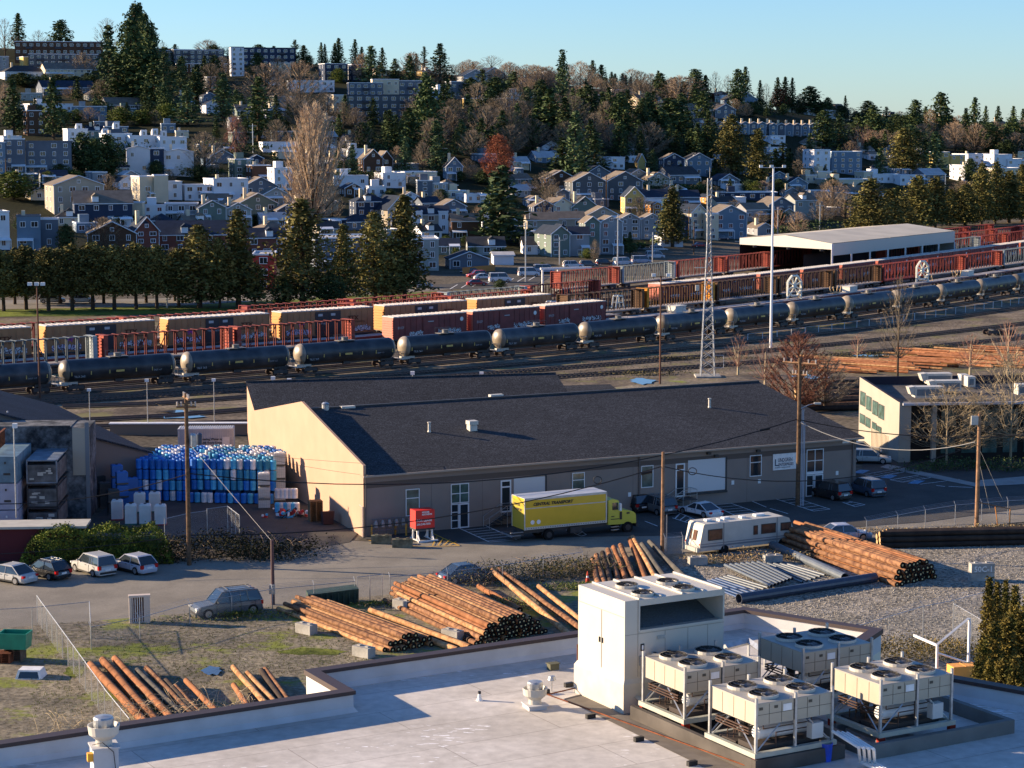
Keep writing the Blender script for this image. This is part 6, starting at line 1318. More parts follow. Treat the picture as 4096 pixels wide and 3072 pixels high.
def mk_box(col, endc, L, H, kind, label, group):
    e = thing('boxcar', label, 'boxcar', (0,0,0), 0, group); hw = 1.5; x0, x1 = -L/2+.6, L/2-.6
    b = MB(); b.bx(x0,x1,-hw,hw,1.1,H-.15)
    nrib = int((x1-x0)/1.1)
    for k in range(nrib+1): x = x0+.04+(x1-x0-.1)*k/nrib; b.bx(x,x+.07,-hw-.05,-hw-.002,1.15,H-.25)
    b.build('body', col, e)
    b = MB(); b.bx(x0-.05,x1+.05,-hw-.03,hw+.03,H-.148,H-.02)
    for k in range(int((x1-x0)/.9)): b.bx(x0+.2+k*.9,x0+.35+k*.9,-hw,hw,H-.018,H+.03)
    b.build('roof', rr_, e)
    for sx in (-1,1):
        b = MB(); xe = x0 if sx < 0 else x1
        b.bx(xe-.06 if sx < 0 else xe+.002, xe-.002 if sx < 0 else xe+.06, -hw+.05, hw-.05, 1.1, H-.2)
        for k in range(8): z = 1.3+k*(H-1.7)/8; b.bx(xe-.16 if sx < 0 else xe+.06, xe-.06 if sx < 0 else xe+.16, -hw+.1, hw-.1, z, z+.22)
        b.build('end_panel', endc, e); MB().cyl((xe,0,.9),(xe+sx*.6,0,.9),.14,.14,6).build('coupler', dark, e); bogie(e, sx*(L/2-2.6))
    b = MB(); b.bx(x0,x1,-hw-.02,hw,.85,1.098); b.bx(-3,3,-.6,.6,.45,.85); b.build('underframe', dark, e)
    y = -hw-.055
    if kind == 'y':
        dm = P('door_black', .018,.016,.02, r=.6)
        for xa in (-2.5,.02): MB().bx(xa,xa+2.45,-hw-.09,-hw-.056,1.15,H-.35).build('door', dm, e)
        for xa in (-1.95,.55): MB().bx(xa,xa+.85,-hw-.1,-hw-.091,H-1.1,H-.7).build('door_plate', wtx, e)
        text('TBOX 6624', .42, (-2.2,-hw-.1,2.9), e, wtx)
        tb = P('letter_brown', .10,.035,.02, r=.7); text('TTX', .95, (3.9,y,3.35), e, tb, bold=.03, sx=1.15)
        text('FORWARD THINKING', .42, (3.1,y,2.85), e, tb); text('TBOX', .4, (x0+.6,y,3.0), e, tb);         b = MB(); c = Vector((-5.2,y-.005,3.1))
        for a in (45,135,0): d = Vector((math.cos(rad(a)),0,math.sin(rad(a)))); n_ = Vector((-d.z,0,d.x))*.09; b.q(c-d*.6-n_,c+d*.6-n_,c+d*.6+n_,c-d*.6+n_)
        b.build('emblem', P('emblem_violet', .30,.05,.25, r=.7), e); gpatch(e, x0+.8, -3.6, y-.01, 1.25, 2.4, grA, 3); gpatch(e, 3.0, x1-.8, y-.01, 1.25, 2.4, grC, 4)
    else:
        b = MB(); b.bx(-1.6,1.6,-hw-.09,-hw-.056,1.15,H-.35); b.build('door', col, e); MB().bx(-.6,.6,-hw-.1,-hw-.091,H-1.2,H-1.05).build('name_plate', wtx, e); text('BNSF', .6, (x0+.8,y,2.7), e, wtx); b = MB(); b.cyl((x1-1.1,-hw-.05,H-1.1),(x1-1.1,-hw-.07,H-1.1),.35,.35,14); b.build('emblem', white, e); gpatch(e, x0+3.2, x1-1.5, y-.01, 1.3, 2.3, grC, 7)
    return Proto(e)
yb = P('boxcar_yellow', .30,.14,.055, r=.6, n=(.7,.15)); ybe = P('boxcar_yellow_sunlit', .52,.22,.03, r=.6); mb_ = P('boxcar_maroon', .17,.035,.03, r=.65, n=(.7,.25)); mbe = P('boxcar_maroon_sunlit', .55,.16,.10, r=.6)  # bright end colours are the side paint with sunlight put in
YB = mk_box(yb, ybe, 19.2, 5.35, 'y', 'x', 'ochre boxcars behind the tank cars'); MBX = mk_box(mb_, mbe, 16.5, 4.75, 'm', 'x', 'maroon boxcars')
yoff = lambda s: 38.5-.02*s
def sy(X, Y, z): return s_of(G(X, Y, z)*1.0 - Vector((0,0,z)))
YS = [(-330,104),(150,601),(646,1058),(1097,1470),(1506,1843),(1877,2180)]; yt = lambda X: 1319-.0515*X-.0000056*X*X
yl = ['ochre boxcar cut off by the left edge','ochre boxcar nearest the left edge seen whole','third ochre boxcar from the left','fourth ochre boxcar from the left','fifth ochre boxcar from the left','rightmost ochre boxcar, above the maroon ones']
s = s_of(Vector((*G(150,1312,5.2)[:2],0)))-20.6
for k in range(6): p, h, s = along(s, yoff, 19.2); s += 1.15; YB.put(p+Vector((0,0,.3)), h, yl[k])
s = s_of(Vector((*G(1545,1277,4.6)[:2],0)))-.6
for lb in ('leftmost of the three maroon boxcars','middle one of the three maroon boxcars','rightmost of the three maroon boxcars'):
    p, h, s = along(s, 24, 16.4); MBX.put(p+Vector((0,0,.3)), h, lb); s += .2
s_flat = s
CBP = {}
def cb(colname, p, h, label, group, L=22.0):
    if colname in CBP: return dup(CBP[colname], p, h, label, group)
    c, ce = {'red': ((.15,.032,.026),(.29,.065,.045)), 'grey': ((.10,.125,.14),(.26,.30,.32)), 'brown': ((.045,.027,.02),(.10,.055,.03)), 'yellow': ((.10,.05,.02),(.50,.22,.03)), 'maroon': ((.13,.025,.022),(.22,.04,.035))}[colname]
    m_ = mat('cb_'+colname, c, r=.7, n=(.8,.35), rnd=.15); me_ = mat('cbe_'+colname, ce, r=.7, n=(.8,.25))
    e = thing('centerbeam_car', label, 'railcar', p, h, group); H = 4.75; x0 = -L/2+.6; x1 = L/2-.6
    b = MB(); b.bx(x0,x1,-1.4,1.4,.95,1.15); b.bx(x0,x1,-.3,.3,.6,.948); b.build('deck', mat('cbdeck', (.30,.27,.25), r=.8, n=(1,.3)) if colname != 'maroon' else m_, e)
    b = MB(); b.bx(x0+.5,x1-.5,-.35,.35,H-.14,H)
    n = 12
    for k in range(n+1):
        x = x0+.6+(x1-x0-1.2)*k/n
        for y in (-.3,.3): b.bx(x-.09,x+.09,y-.06,y+.06,1.16,H-.15)
        b.bx(x-.12,x+.12,-1.2,1.2,H-.02,H+.05)
    for k in range(1, n-1, 2) :
        x = x0+.6+(x1-x0-1.2)*k/n; xx = x0+.6+(x1-x0-1.2)*(k+1)/n
        if k < n/2: b.bar((x,-.3,1.2),(xx,-.3,H-.2),.11)
        else: b.bar((xx,-.3,1.2),(x,-.3,H-.2),.11)
    b.build('centre_truss', m_, e)
    for sx in (-1,1):
        xe = x0 if sx < 0 else x1; b = MB()
        for y in (-1.38,1.26): b.bx(xe-.35,xe+.35,y,y+.12,1.16,H)
        b.bx(xe-.06,xe+.06,-1.25,1.25,1.16,H-.02)
        for k in range(7): b.bx(xe-.18,xe+.18,-1.25,1.25,1.4+k*.48,1.5+k*.48)
        b.bx(xe-.35,xe+.35,-1.4,1.4,H-.015,H+.06); b.build('bulkhead', me_, e); bogie(e, sx*(L/2-2.6))
    CBP[colname] = e; return e
def cbrow(off, s, cols, lab, group):
    for i, c in enumerate(cols):
        p, h, s = along(s, off, 22.2); cb(c, p+Vector((0,0,.3)), h, f'{c} centerbeam railcar {lab}', group)
    return s
cbrow(24, s_of(Vector((*G(392,1360,4.6)[:2],0)))-44.6, ['grey','grey'], 'before the ochre boxcars at the left edge', 'centerbeam railcars on the front track')
cbrow(24, s_of(Vector((*G(418,1356,4.6)[:2],0)))-.3, ['red','red'], 'before the ochre boxcars', 'centerbeam railcars on the front track')
cbrow(yoff, s+0 if False else s_of(Vector((*G(2195,1190,4.6)[:2],0)))+1, ['brown','yellow','brown','brown','brown','maroon','red','red','grey','maroon','red'], 'in the long dark row behind the flat cars', 'centerbeam railcars in the middle row')
cbrow(49, -60, ['red','red','red','maroon','red','red','red','red'], 'seen over the roofs of the ochre boxcars', 'centerbeam railcars beyond the boxcars')
cbrow(56, 60, ['maroon','red','grey','red'], 'by the street behind the boxcars', 'centerbeam railcars beyond the boxcars')
cbrow(77, s_of(Vector((*G(2190,1095,4.6)[:2],0))), ['red','grey','red','red','maroon'], 'leading into the white shed', 'centerbeam railcars leading to the white shed')
cbrow(61, 300, ['red','grey','grey','red','maroon','red'], 'beyond the right end of the white shed', 'centerbeam railcars beyond the shed')
cbrow(72, 320, ['maroon','red','maroon','red','maroon','red'], 'far right beyond the white shed', 'centerbeam railcars beyond the shed'); cbrow(84, 330, ['maroon','maroon','red','maroon','maroon'], 'farthest row beyond the white shed', 'centerbeam railcars beyond the shed')
s = 165
for i in range(13):
    p, h, s = along(s, 46, 18.5); MBX.put(p+Vector((0,0,.1)), h, 'maroon pale roofed covered car before the white shed', 'covered cars before the white shed', (1.1,1,.92))
FLT = {}
def flat(p, h, label, group, load=0):
    if load in FLT: return dup(FLT[load], p, h, label, group)
    e = thing('flat_car', label, 'railcar', p, h, group); MB().bx(-10.4,10.4,-1.4,1.4,.85,1.15).build('deck', P('deck_pale', .38,.34,.31, r=.8, n=(.7,.2)), e); MB().bx(-10.4,10.4,-1.43,-1.402,.75,1.1).build('side_sill', mb_, e); bogie(e, -8); bogie(e, 8); FLT[load] = e; return e
s = s_flat+.5
for i in range(11): p, h, s = along(s, 24, 21.3); flat(p+Vector((0,0,.3)), h, 'empty flat car with pale deck behind the tank cars', 'flat cars on the front track')
s = -45
for i in range(8): p, h, s = along(s, 30.5, 21.3); flat(p+Vector((0,0,.3)), h, 'pale decked flat car glimpsed below the ochre boxcars', 'flat cars below the boxcars')
lw_ = P('load_white', .62,.60,.52, r=.6)
def on24(X, Y, z): q_ = s_of(Vector((*G(X,Y,z)[:2],0))); return trk(q_, 24)+Vector((0,0,1.46)), hd(q_)
for X, lb in ((3065,'white octagonal reel frame on a flat car left of the tall silver mast'),(3607,'white octagonal reel frame on a flat car at the right')):
    p, h = on24(X, 1190 if X < 3300 else 1125, 1.4); e = thing('reel_frame', lb, 'reel frame', p, h-.6); b = MB(); cz = 2.6
    pts = [(1.75*math.cos(rad(22.5+45*k))*.9, 0, cz+2.15*math.sin(rad(22.5+45*k))) for k in range(8)]
    for y in (-.12,.12):
        for k in range(8): b.bar((pts[k][0],y,pts[k][2]),(pts[(k+1)%8][0],y,pts[(k+1)%8][2]),.3)
        for k in (0,1,2,3,4,7): b.bar((0,y,cz),(pts[k][0],y,pts[k][2]),.2)
        for x in (-1.5,1.5): b.bar((x,y,0),(x,y,cz-.6),.2)
        b.bar((-1.5,y,0),(0,y,cz-.3),.14); b.bar((1.5,y,0),(0,y,cz-.3),.14)
    b.bx(-.35,.35,-.25,.25,cz-.35,cz+.35); b.build('frame', P('reel_white', .75,.73,.62, r=.6), e)
for X, Y, k, lb in ((3270,1172,'v','tan v shaped cradle on a flat car below the covered cars'),(3330,1165,'b','white box beside the v shaped cradle'),(3735,1105,'v','tan v shaped cradle right of the second reel frame'),(3790,1100,'b','white box on a flat car at the right'),(2655,1245,'b','white box on the flat car left of the lattice mast'),(2600,1243,'v','dark v shaped cradle left of the white box'),(3125,1190,'s','small tan bracket right of the first reel frame'),(3650,1120,'s','small tan bracket right of the second reel frame'),
                 (2056,1232,'a','white a frame stand above the middle maroon boxcar'),(2310,1208,'a','white a frame stand above the rightmost maroon boxcar')):
    p, h = on24(X, Y, 1.4); 
    if k == 'a': p = trk(s_of(Vector((*G(X,Y+2,3.0)[:2],0))), 29.5)+Vector((0,0,2.6))
    e = thing({'v':'cradle','b':'equipment_box','s':'bracket','a':'frame_stand'}[k], lb, {'v':'cradle','b':'box','s':'bracket','a':'stand'}[k], p, h); b = MB()
    if k == 'b': b.bx(-1.6,1.6,-.9,.9,.0,1.15); b.bx(-1.7,1.7,-1,1,1.15,1.25)
    elif k == 'v': b.tube([(-1.7,-.3,1.5),(-1.2,-.3,.3),(0,-.3,.1),(1.2,-.3,.3),(1.7,-.3,1.5)],.14,4); b.tube([(-1.7,.5,1.5),(-1.2,.5,.3),(0,.5,.1),(1.2,.5,.3),(1.7,.5,1.5)],.14,4)
    elif k == 's': b.bar((-.5,0,0),(.1,0,1.2),.14); b.bar((.6,0,0),(.1,0,1.2),.14)
    else:
        for y in (-.5,.5): b.tube([(-1.2,y,0),(-.7,y,2.2),(.7,y,2.2),(1.2,y,0)],.17,4); b.tube([(-.95,y,1.0),(.95,y,1.0)],.1,4)
    b.build('frame', lw_ if k in 'ba' or 'tan' not in lb else P('load_tan', .60,.42,.22, r=.7), e)
e = thing('railcar_bogie', 'dark railcar bogie lying alone on the open ground at the right', 'bogie', G(3968,1340), rad(10)); bogie(e, 0); bogie(e, 2.4)
e = thing('signal_frame', 'white portal frame at the left end of the red railcars', 'portal', G(2230,1165), rad(20)); b = MB()
for x in (-3.6,0): b.bx(x,x+.35,0,.35,0,4.8)
b.bx(-3.9,8.0,-.1,.5,4.8,5.2); b.build('frame', white, e)
# white shed
e = thing('rail_shed', 'large white open sided shed over the tracks at upper right', 'shed', (0,0,0)); A_, B_, C_, D_ = [Vector(v) for v in ((76.1,499.2,0),(117.6,558.4,0),(96.0,577.5,0),(56.5,521.5,0))]
wsr = P('shed_roof_white', .60,.52,.37, r=.6, n=(.15,.12)); b = MB(); up = lambda v, z: Vector((v.x,v.y,z)); R1, R2 = (A_+D_)/2, (B_+C_)/2
b.q(up(A_,8.1),up(B_,8.1),up(R2,9.6),up(R1,9.6)); b.q(up(R1,9.6),up(R2,9.6),up(C_,8.3),up(D_,8.3)); b.build('roof', wsr, e)
b = MB(); b.q(up(A_,5.1),up(B_,5.1),up(B_,8.0),up(A_,8.0)); b.q(up(B_,0),up(C_,0),up(C_,8.2),up(B_,8.0)); b.poly([up(D_,6.6),up(A_,6.6),up(A_,8.05),up(R1,9.5),up(D_,8.2)]); b.build('wall', P('shed_wall_white', .46,.44,.40, r=.6), e)
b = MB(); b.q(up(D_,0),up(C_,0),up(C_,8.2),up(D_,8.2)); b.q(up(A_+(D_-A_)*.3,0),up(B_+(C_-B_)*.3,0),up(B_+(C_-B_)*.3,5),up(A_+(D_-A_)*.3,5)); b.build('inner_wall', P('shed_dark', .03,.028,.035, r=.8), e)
for k in range(8): p = A_+(B_-A_)*k/7; MB().bx(p.x-.2,p.x+.2,p.y-.2,p.y+.2,0,5.08 if k else 8).build('column', white, e)
for f_ in (.18,.55,.9): p = D_+(A_-D_)*f_; MB().box((p.x-.3,p.y-.5,6.4),(.8,.8,.5)).build('floodlight', dark, e)
e = thing('light_mast', 'short dark post standing in front of the white shed', 'lamp post', G(3296,1075)); MB().cyl((0,0,0),(0,0,9.0),.16,.12,6).build('pole', dark, e)
# fence posts along the near tracks
fence([trk(s_, -9.6) for s_ in range(120, 330, 12)], 1.3, 'line of short white posts between the near tracks at the right', 4.0, mesh=False, name='post_fence', pm=P('post_white', .5,.5,.5, r=.6), pr=.07)
# stored timber beyond the office
rg = random.Random(77)
def timber(X0, Y0, X1, Y1, n, rows, dirv, lab, L=12):
    for i in range(n):
        t = rg.random(); X = X0+(X1-X0)*t+rg.uniform(-10,10); Y = Y0+(Y1-Y0)*rg.random()
        p = G(X,Y); a = rad(dirv+rg.uniform(-7,7)); d = Vector((math.cos(a),math.sin(a),0)); z = .22+rg.choice([0,0,.35,.6]); l = L*rg.uniform(.6,1.1)
        log(p-d*l/2+Vector((0,0,z)), p+d*l/2+Vector((0,0,z)), .17, rg.choice([lg_o1,lg_o1,lg_peel]), lab, 'orange poles stored beyond the office', endm=lg_endl, tagd=False)
lg_o1 = mat('orange_log', (.26,.10,.045), r=.8, n=(1.5,0,.15), c2=(.44,.19,.09), rnd=.15)
timber(3340,1440,3560,1492,34,0,-28,'orange peeled pole in the left stack beyond the office')
timber(3560,1450,3720,1478,10,0,-28,'orange peeled pole behind the slender bare tree')
timber(3660,1412,3900,1465,28,0,-32,'orange peeled pole in the middle stack beyond the office')
timber(3930,1405,4120,1470,28,0,-28,'orange peeled pole in the right stack beyond the office')
for i in range(9): p = G(3180,1545+i*13); q_ = G(3440,1538+i*13); log(p+Vector((0,0,.4)), q_+Vector((0,0,.4)), .38, lg_brown if i%2 else lg_dark, 'long brown pole stacked between the warehouse and the office', 'long poles behind the warehouse', endm=lg_endl, tagd=False)
# scrub in the yard
for i, (X, Y, sx_, sz_) in enumerate([(2500,1500,16,.8),(3350,1430,14,.9),(3850,1395,20,.8),(2750,1440,20,.6),(3600,1420,12,.7)]): bush('weeds', ['dark scrub beyond the small shed roof','grey scrub beside the stored timber','green scrub beyond the stored timber','pale scrub between the near tracks and the lattice mast','scrub behind the slender bare tree'][i], G(X,Y), (sx_,3,sz_), 700, leafmat('scrub', (.03,.032,.018), (.14,.12,.05)), 60+i, .13)
# ---------------------------------------------------------------- street beyond the yard
sheet('road', [(-500,1252),(0,1238),(700,1224),(1300,1188),(1900,1152),(2400,1088),(2900,1014),(3500,935),(4200,897),(4200,888),(3500,921),(3000,982),(2500,1052),(2000,1112),(1600,1137),(900,1180),(0,1198),(-500,1202)], asph, .05)
sheet('grass', [(-500,1300),(0,1268),(500,1262),(900,1246),(1300,1218),(1700,1186),(1750,1166),(1300,1190),(700,1226),(0,1240),(-500,1254)], grassm, .06)
sheet('grass', [(3300,985),(3700,925),(4200,905),(4200,898),(3700,915),(3400,948)], P('dark_grass', .02,.035,.01, r=.9), .07)
sheet('parking_lot', [(1680,1150),(1760,1060),(1900,1090),(2200,1108),(2130,1150),(1900,1160)], asph2, .08)
b = MB()
for i in range(8): b.poly(line('', G(1800+i*45,1158-i*5), G(1830+i*45,1140-i*5), .25, None, .11))
for i in range(12): b.poly(line('', G(430+i*90,1228-i*3.2), G(470+i*90,1226-i*3.2), .25, None, .10))
struct(b, 'road_marking', paintw)
for X, Y, k, pc, rz, lb in ((1905,1110,'suv',redc,200,'red car parked beside the small blue house with a timber fence'),(1880,1095,'sedan',blackp,205,'black car beside the red car near the grey flats'),(1908,1142,'sedan',redc,10,'dark red car on the far street'),(1935,1118,'sedan',whitep,15,'white car left of the white van'),(2000,1128,'van',whitep,10,'white van parked by the far street'),(2115,1105,'van',whitep,10,'white van beside the far utility pole'),(2175,1092,'van',lilac,12,'pale van behind the white van by the far utility pole'),(2292,1072,'big',whitep,12,'white pickup by the far street'),(2355,1068,'suv',greyp,12,'grey suv on the far street'),(2420,1062,'suv',blackp,14,'black suv on the far street'),(2490,1062,'van',whitep,30,'white box van above the red railcars'),
                     (2565,1055,'van',lilac,12,'pale van above the grey centerbeam car'),(2620,1035,'van',whitep,14,'long white camper above the red centerbeam cars'),(2570,1008,'suv',silver,10,'silver car in front of the grey townhouses'),(2635,1008,'big',whitep,10,'white suv in front of the grey townhouses'),(210,1212,'big',silver,8,'silver pickup on the street behind the tree row'),(330,1212,'big',whitep,8,'white pickup on the street behind the tree row'),(1690,1150,'suv',whitep,20,'white car beside the right end of the tree row'),(2890,962,'suv',bluep,20,'dark car by the blue townhouse'),(2800,990,'sedan',redc,20,'red car by the lit townhouses'),(1330,1196,'suv',whitep,10,'white car between the trunks of the tree row'),(2120,760,'suv',lilac,20,'pale car parked up the hill above the tall fir')):
    if Y < 1000: p = surf(X, Y)
    else: p = G(X, Y, .08)
    car(k, pc, lb, p, rad(rz), None)
# ---------------------------------------------------------------- houses on the hill
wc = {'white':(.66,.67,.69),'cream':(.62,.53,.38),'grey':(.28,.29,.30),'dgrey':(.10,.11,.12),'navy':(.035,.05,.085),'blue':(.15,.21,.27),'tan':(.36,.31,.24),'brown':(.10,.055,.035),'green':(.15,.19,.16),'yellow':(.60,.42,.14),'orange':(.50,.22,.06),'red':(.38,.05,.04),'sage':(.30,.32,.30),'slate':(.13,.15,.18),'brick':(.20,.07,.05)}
WM = {k: mat('hw_'+k, v, r=.85, n=(.3,.08)) for k, v in wc.items()}
rfd = P('hill_roof_dark', .045,.047,.05, r=.9, n=(.6,.2)); rft = P('hill_roof_tan', .17,.14,.11, r=.9, n=(.6,.2)); rfw = P('hill_roof_pale', .42,.42,.42, r=.8, n=(.5,.15)); rfn = P('hill_roof_navy', .025,.035,.055, r=.9, n=(.6,.2))
RF = {'d': rfd, 't': rft, 'w': rfw, 'n': rfn}
WIN = {}
def hwin(par, w_, h_, loc, rz=0, wide=False):
    key = (round(w_,1), round(h_,1))
    if key not in WIN:
        b = MB(); f = .13; x, z = key[0]/2, key[1]/2
        b.bx(-x,x,-.07,-.0,-z,-z+f); b.bx(-x,x,-.07,0,z-f,z); b.bx(-x,-x+f,-.07,0,-z+f,z-f); b.bx(x-f,x,-.07,0,-z+f,z-f); b.bx(-.04,.04,-.06,0,-z+f,z-f)
        b.bx(-x+f,x-f,-.03,-.001,-z+f,z-f,1)
        o = b.build('window', [trim, glass], par); WIN[key] = o.data
    else: o = bpy.data.objects.new('window', WIN[key]); C.objects.link(o); o.parent = par
    o.location = loc; o.rotation_euler = (0,0,rz); return o
hr = random.Random(99)
def house(X0, X1, Yt, Yb, col, roof='gable', rc='d', rot=20, label='', dep=None, nf=None, big=False, cat='house', name=None, nowin=False, rh=None, D=None, grp=None, trimc=None, chim=False, wd=1.0):
    p0 = surf((X0+X1)/2, Yb) if D is None else AT((X0+X1)/2, Yb, D); D = p0.y; s_ = F/D; r_ = rad(rot)
    w_ = (X1-X0)/s_/math.cos(r_); h = max(2.6, (Yb-Yt)/s_); dep = dep or max(7, min(13, w_*.9))
    O = AT(X0, Yb, D - math.sin(r_)*w_/2); O.z = p0.z
    e = thing(name or {'apt':'apartment_block'}.get(cat,'house'), label, {'apt':'apartments'}.get(cat, cat), O, r_, grp)
    wm = WM[col]; b = MB(); rh = rh if rh is not None else (w_*.26 if roof == 'gable' else dep*.25)
    if roof == 'flat': b.bx(0,w_,0,dep,-4,h)
    elif roof == 'gable': b.add([(0,0,-4),(w_,0,-4),(w_,dep,-4),(0,dep,-4),(0,0,h),(w_,0,h),(w_,dep,h),(0,dep,h),(w_/2,0,h+rh),(w_/2,dep,h+rh)],[(0,1,5,8,4),(2,3,7,9,6),(1,2,6,5),(3,0,4,7)])
    elif roof == 'side': b.add([(0,0,-4),(w_,0,-4),(w_,dep,-4),(0,dep,-4),(0,0,h),(w_,0,h),(w_,dep,h),(0,dep,h),(0,dep/2,h+rh),(w_,dep/2,h+rh)],[(0,1,5,4),(2,3,7,6),(1,2,6,9,5),(3,0,4,8,7)])
    else: b.bx(0,w_,0,dep,-4,h)
    b.build('wall', wm, e); b = MB(); o = .35; t_ = .14
    if roof == 'flat': 
        b.bx(-.12,w_+.12,-.12,.12,h,h+.35); b.bx(-.12,w_+.12,dep-.12,dep+.12,h,h+.35); b.bx(-.12,.12,.121,dep-.121,h,h+.35); b.bx(w_-.12,w_+.12,.121,dep-.121,h,h+.35); b.q((.12,.12,h+.05),(w_-.12,.12,h+.05),(w_-.12,dep-.12,h+.05),(.12,dep-.12,h+.05),1)
        b.build('roof', [WM['white'] if trimc is None else WM[trimc], rfw if rc == 'w' else RF[rc]], e)
    elif roof == 'gable':
        k = rh/(w_/2); 
        for sg in (0,1):
            xa, xb = (-o, w_/2) if sg == 0 else (w_+o, w_/2); za = h-o*k
            T_ = [(xa,-o,za+.05),(xb,-o,h+rh+.05),(xb,dep+o,h+rh+.05),(xa,dep+o,za+.05)]; b.add(T_+[(x,y,z-t_) for x,y,z in T_],[(0,1,2,3) if sg else (3,2,1,0),(0,3,7,4),(4,5,1,0),(7,6,2,3)])
        b.build('roof', RF[rc], e); b = MB(); b.cyl((-o,-o-.03,h-o*k),(w_/2,-o-.03,h+rh),.13,.13,4); b.cyl((w_+o,-o-.03,h-o*k),(w_/2,-o-.03,h+rh),.13,.13,4); b.cyl((-.02,-.03,-2),(-.02,-.03,h),.09,.09,4); b.cyl((w_,-.03,-2),(w_,-.03,h),.09,.09,4); b.build('roof_trim', trim, e)
    elif roof == 'side':
        k = rh/(dep/2)
        for sg in (0,1):
            ya, yb_ = (-o, dep/2) if sg == 0 else (dep+o, dep/2); za = h-o*k
            T_ = [(-o,ya,za+.05),(w_+o,ya,za+.05),(w_+o,yb_,h+rh+.05),(-o,yb_,h+rh+.05)]; b.add(T_+[(x,y,z-t_) for x,y,z in T_],[(0,1,2,3) if sg == 0 else (3,2,1,0),(4,5,1,0),(0,3,7,4),(1,5,6,2)])
        b.build('roof', RF[rc], e); MB().bx(-o,w_+o,-o-.05,-o+.02,h-o*k-.2,h-o*k+.0).build('roof_trim', trim, e)
    else:
        q_ = min(w_,dep)/2*.98; za = h-.1; A_ = [(-o,-o,za),(w_+o,-o,za),(w_+o,dep+o,za),(-o,dep+o,za)]; T_ = [(w_/2-max(.1,w_/2-q_),dep/2,h+rh),(w_/2+max(.1,w_/2-q_),dep/2,h+rh)]
        b.add(A_+T_,[(0,1,5,4),(1,2,5),(2,3,4,5),(3,0,4)]); b.build('roof', RF[rc], e); MB().bx(-o,w_+o,-o-.04,-o+.04,za-.22,za).build('roof_trim', trim, e)
    if not nowin:
        nf = nf or max(1, round(h/3.0)); fh = h/nf; nc = max(1, round(w_/3.6*wd)); 
        for k in range(nf):
            for i in range(nc):
                if not big and hr.random() < .12: continue
                ww = min(w_/nc*.62, hr.choice([1.1,1.4,1.8] if not big else [1.8,2.0])); hwin(e, ww, min(fh*.62,1.5), (w_*(i+.5)/nc, -.02, fh*(k+.55)))
        if roof == 'gable' and rh > 1.5 and w_ > 6: hwin(e, 1.0, 1.0, (w_/2,-.02,h+rh*.35))
        for k in range(nf):
            if dep > 6: hwin(e, 1.0, min(fh*.55,1.4), (-.02, dep*.35, fh*(k+.55)), -math.pi/2)
            if dep > 6: hwin(e, 1.0, min(fh*.55,1.4), (-.02, dep*.75, fh*(k+.55)), -math.pi/2)
    if big and h > 6:
        b = MB()
        for i in range(max(1, int(w_/12))):
            for k in range(1, nf): x = w_*(i+.5)/max(1,int(w_/12)); b.bx(x-1.8,x+1.8,-1.2,-.0,fh*k-.1,fh*k+.05); b.bx(x-1.8,x+1.8,-1.22,-1.15,fh*k+.05,fh*k+.95)
        b.build('balconies', P('balcony_dark', .03,.035,.05, r=.6), e)
    if not big and not nowin and cat == 'house' and w_ > 5:
        r3 = hr.random()
        if r3 < .45:
            pw = w_*hr.uniform(.35,.7); px_ = hr.choice([0, w_-pw]); b = MB(); b.add([(px_,-1.7,2.5),(px_+pw,-1.7,2.5),(px_+pw,-.04,3.0),(px_,-.04,3.0),(px_,-1.7,2.35),(px_+pw,-1.7,2.35)],[(0,1,2,3),(4,5,1,0)])
            for x in (px_+.1,px_+pw-.1): b.bx(x-.08,x+.08,-1.65,-1.5,-2,2.4)
            b.build('porch', trim, e)
        elif r3 < .7 and roof != 'flat': b = MB(); x = w_*hr.uniform(.25,.6); z = h+rh*.15; b.bx(x,x+1.8,dep*.02,dep*.3,z-.2,z+1.3); b.add([(x-.2,-.1,z+1.3),(x+2.0,-.1,z+1.3),(x+.9,-.1,z+2.2),(x-.2,dep*.4,z+1.3),(x+2.0,dep*.4,z+1.3),(x+.9,dep*.4,z+2.2)],[(0,1,2),(0,2,5,3),(1,4,5,2)],1); b.build('dormer', [trim, RF[rc]], e)
        elif roof == 'flat': MB().bx(w_*.2,w_*.2+2.6,dep*.3,dep*.7,h,h+2.4).build('roof_room', wm, e)
        if hr.random() < .35: chim = True
    if chim: MB().bx(w_*.2,w_*.2+.9,dep*.4,dep*.4+.9,h,h+rh*(0 if roof=='flat' else 1)+1.5).build('chimney', WM['cream'], e)
    return e
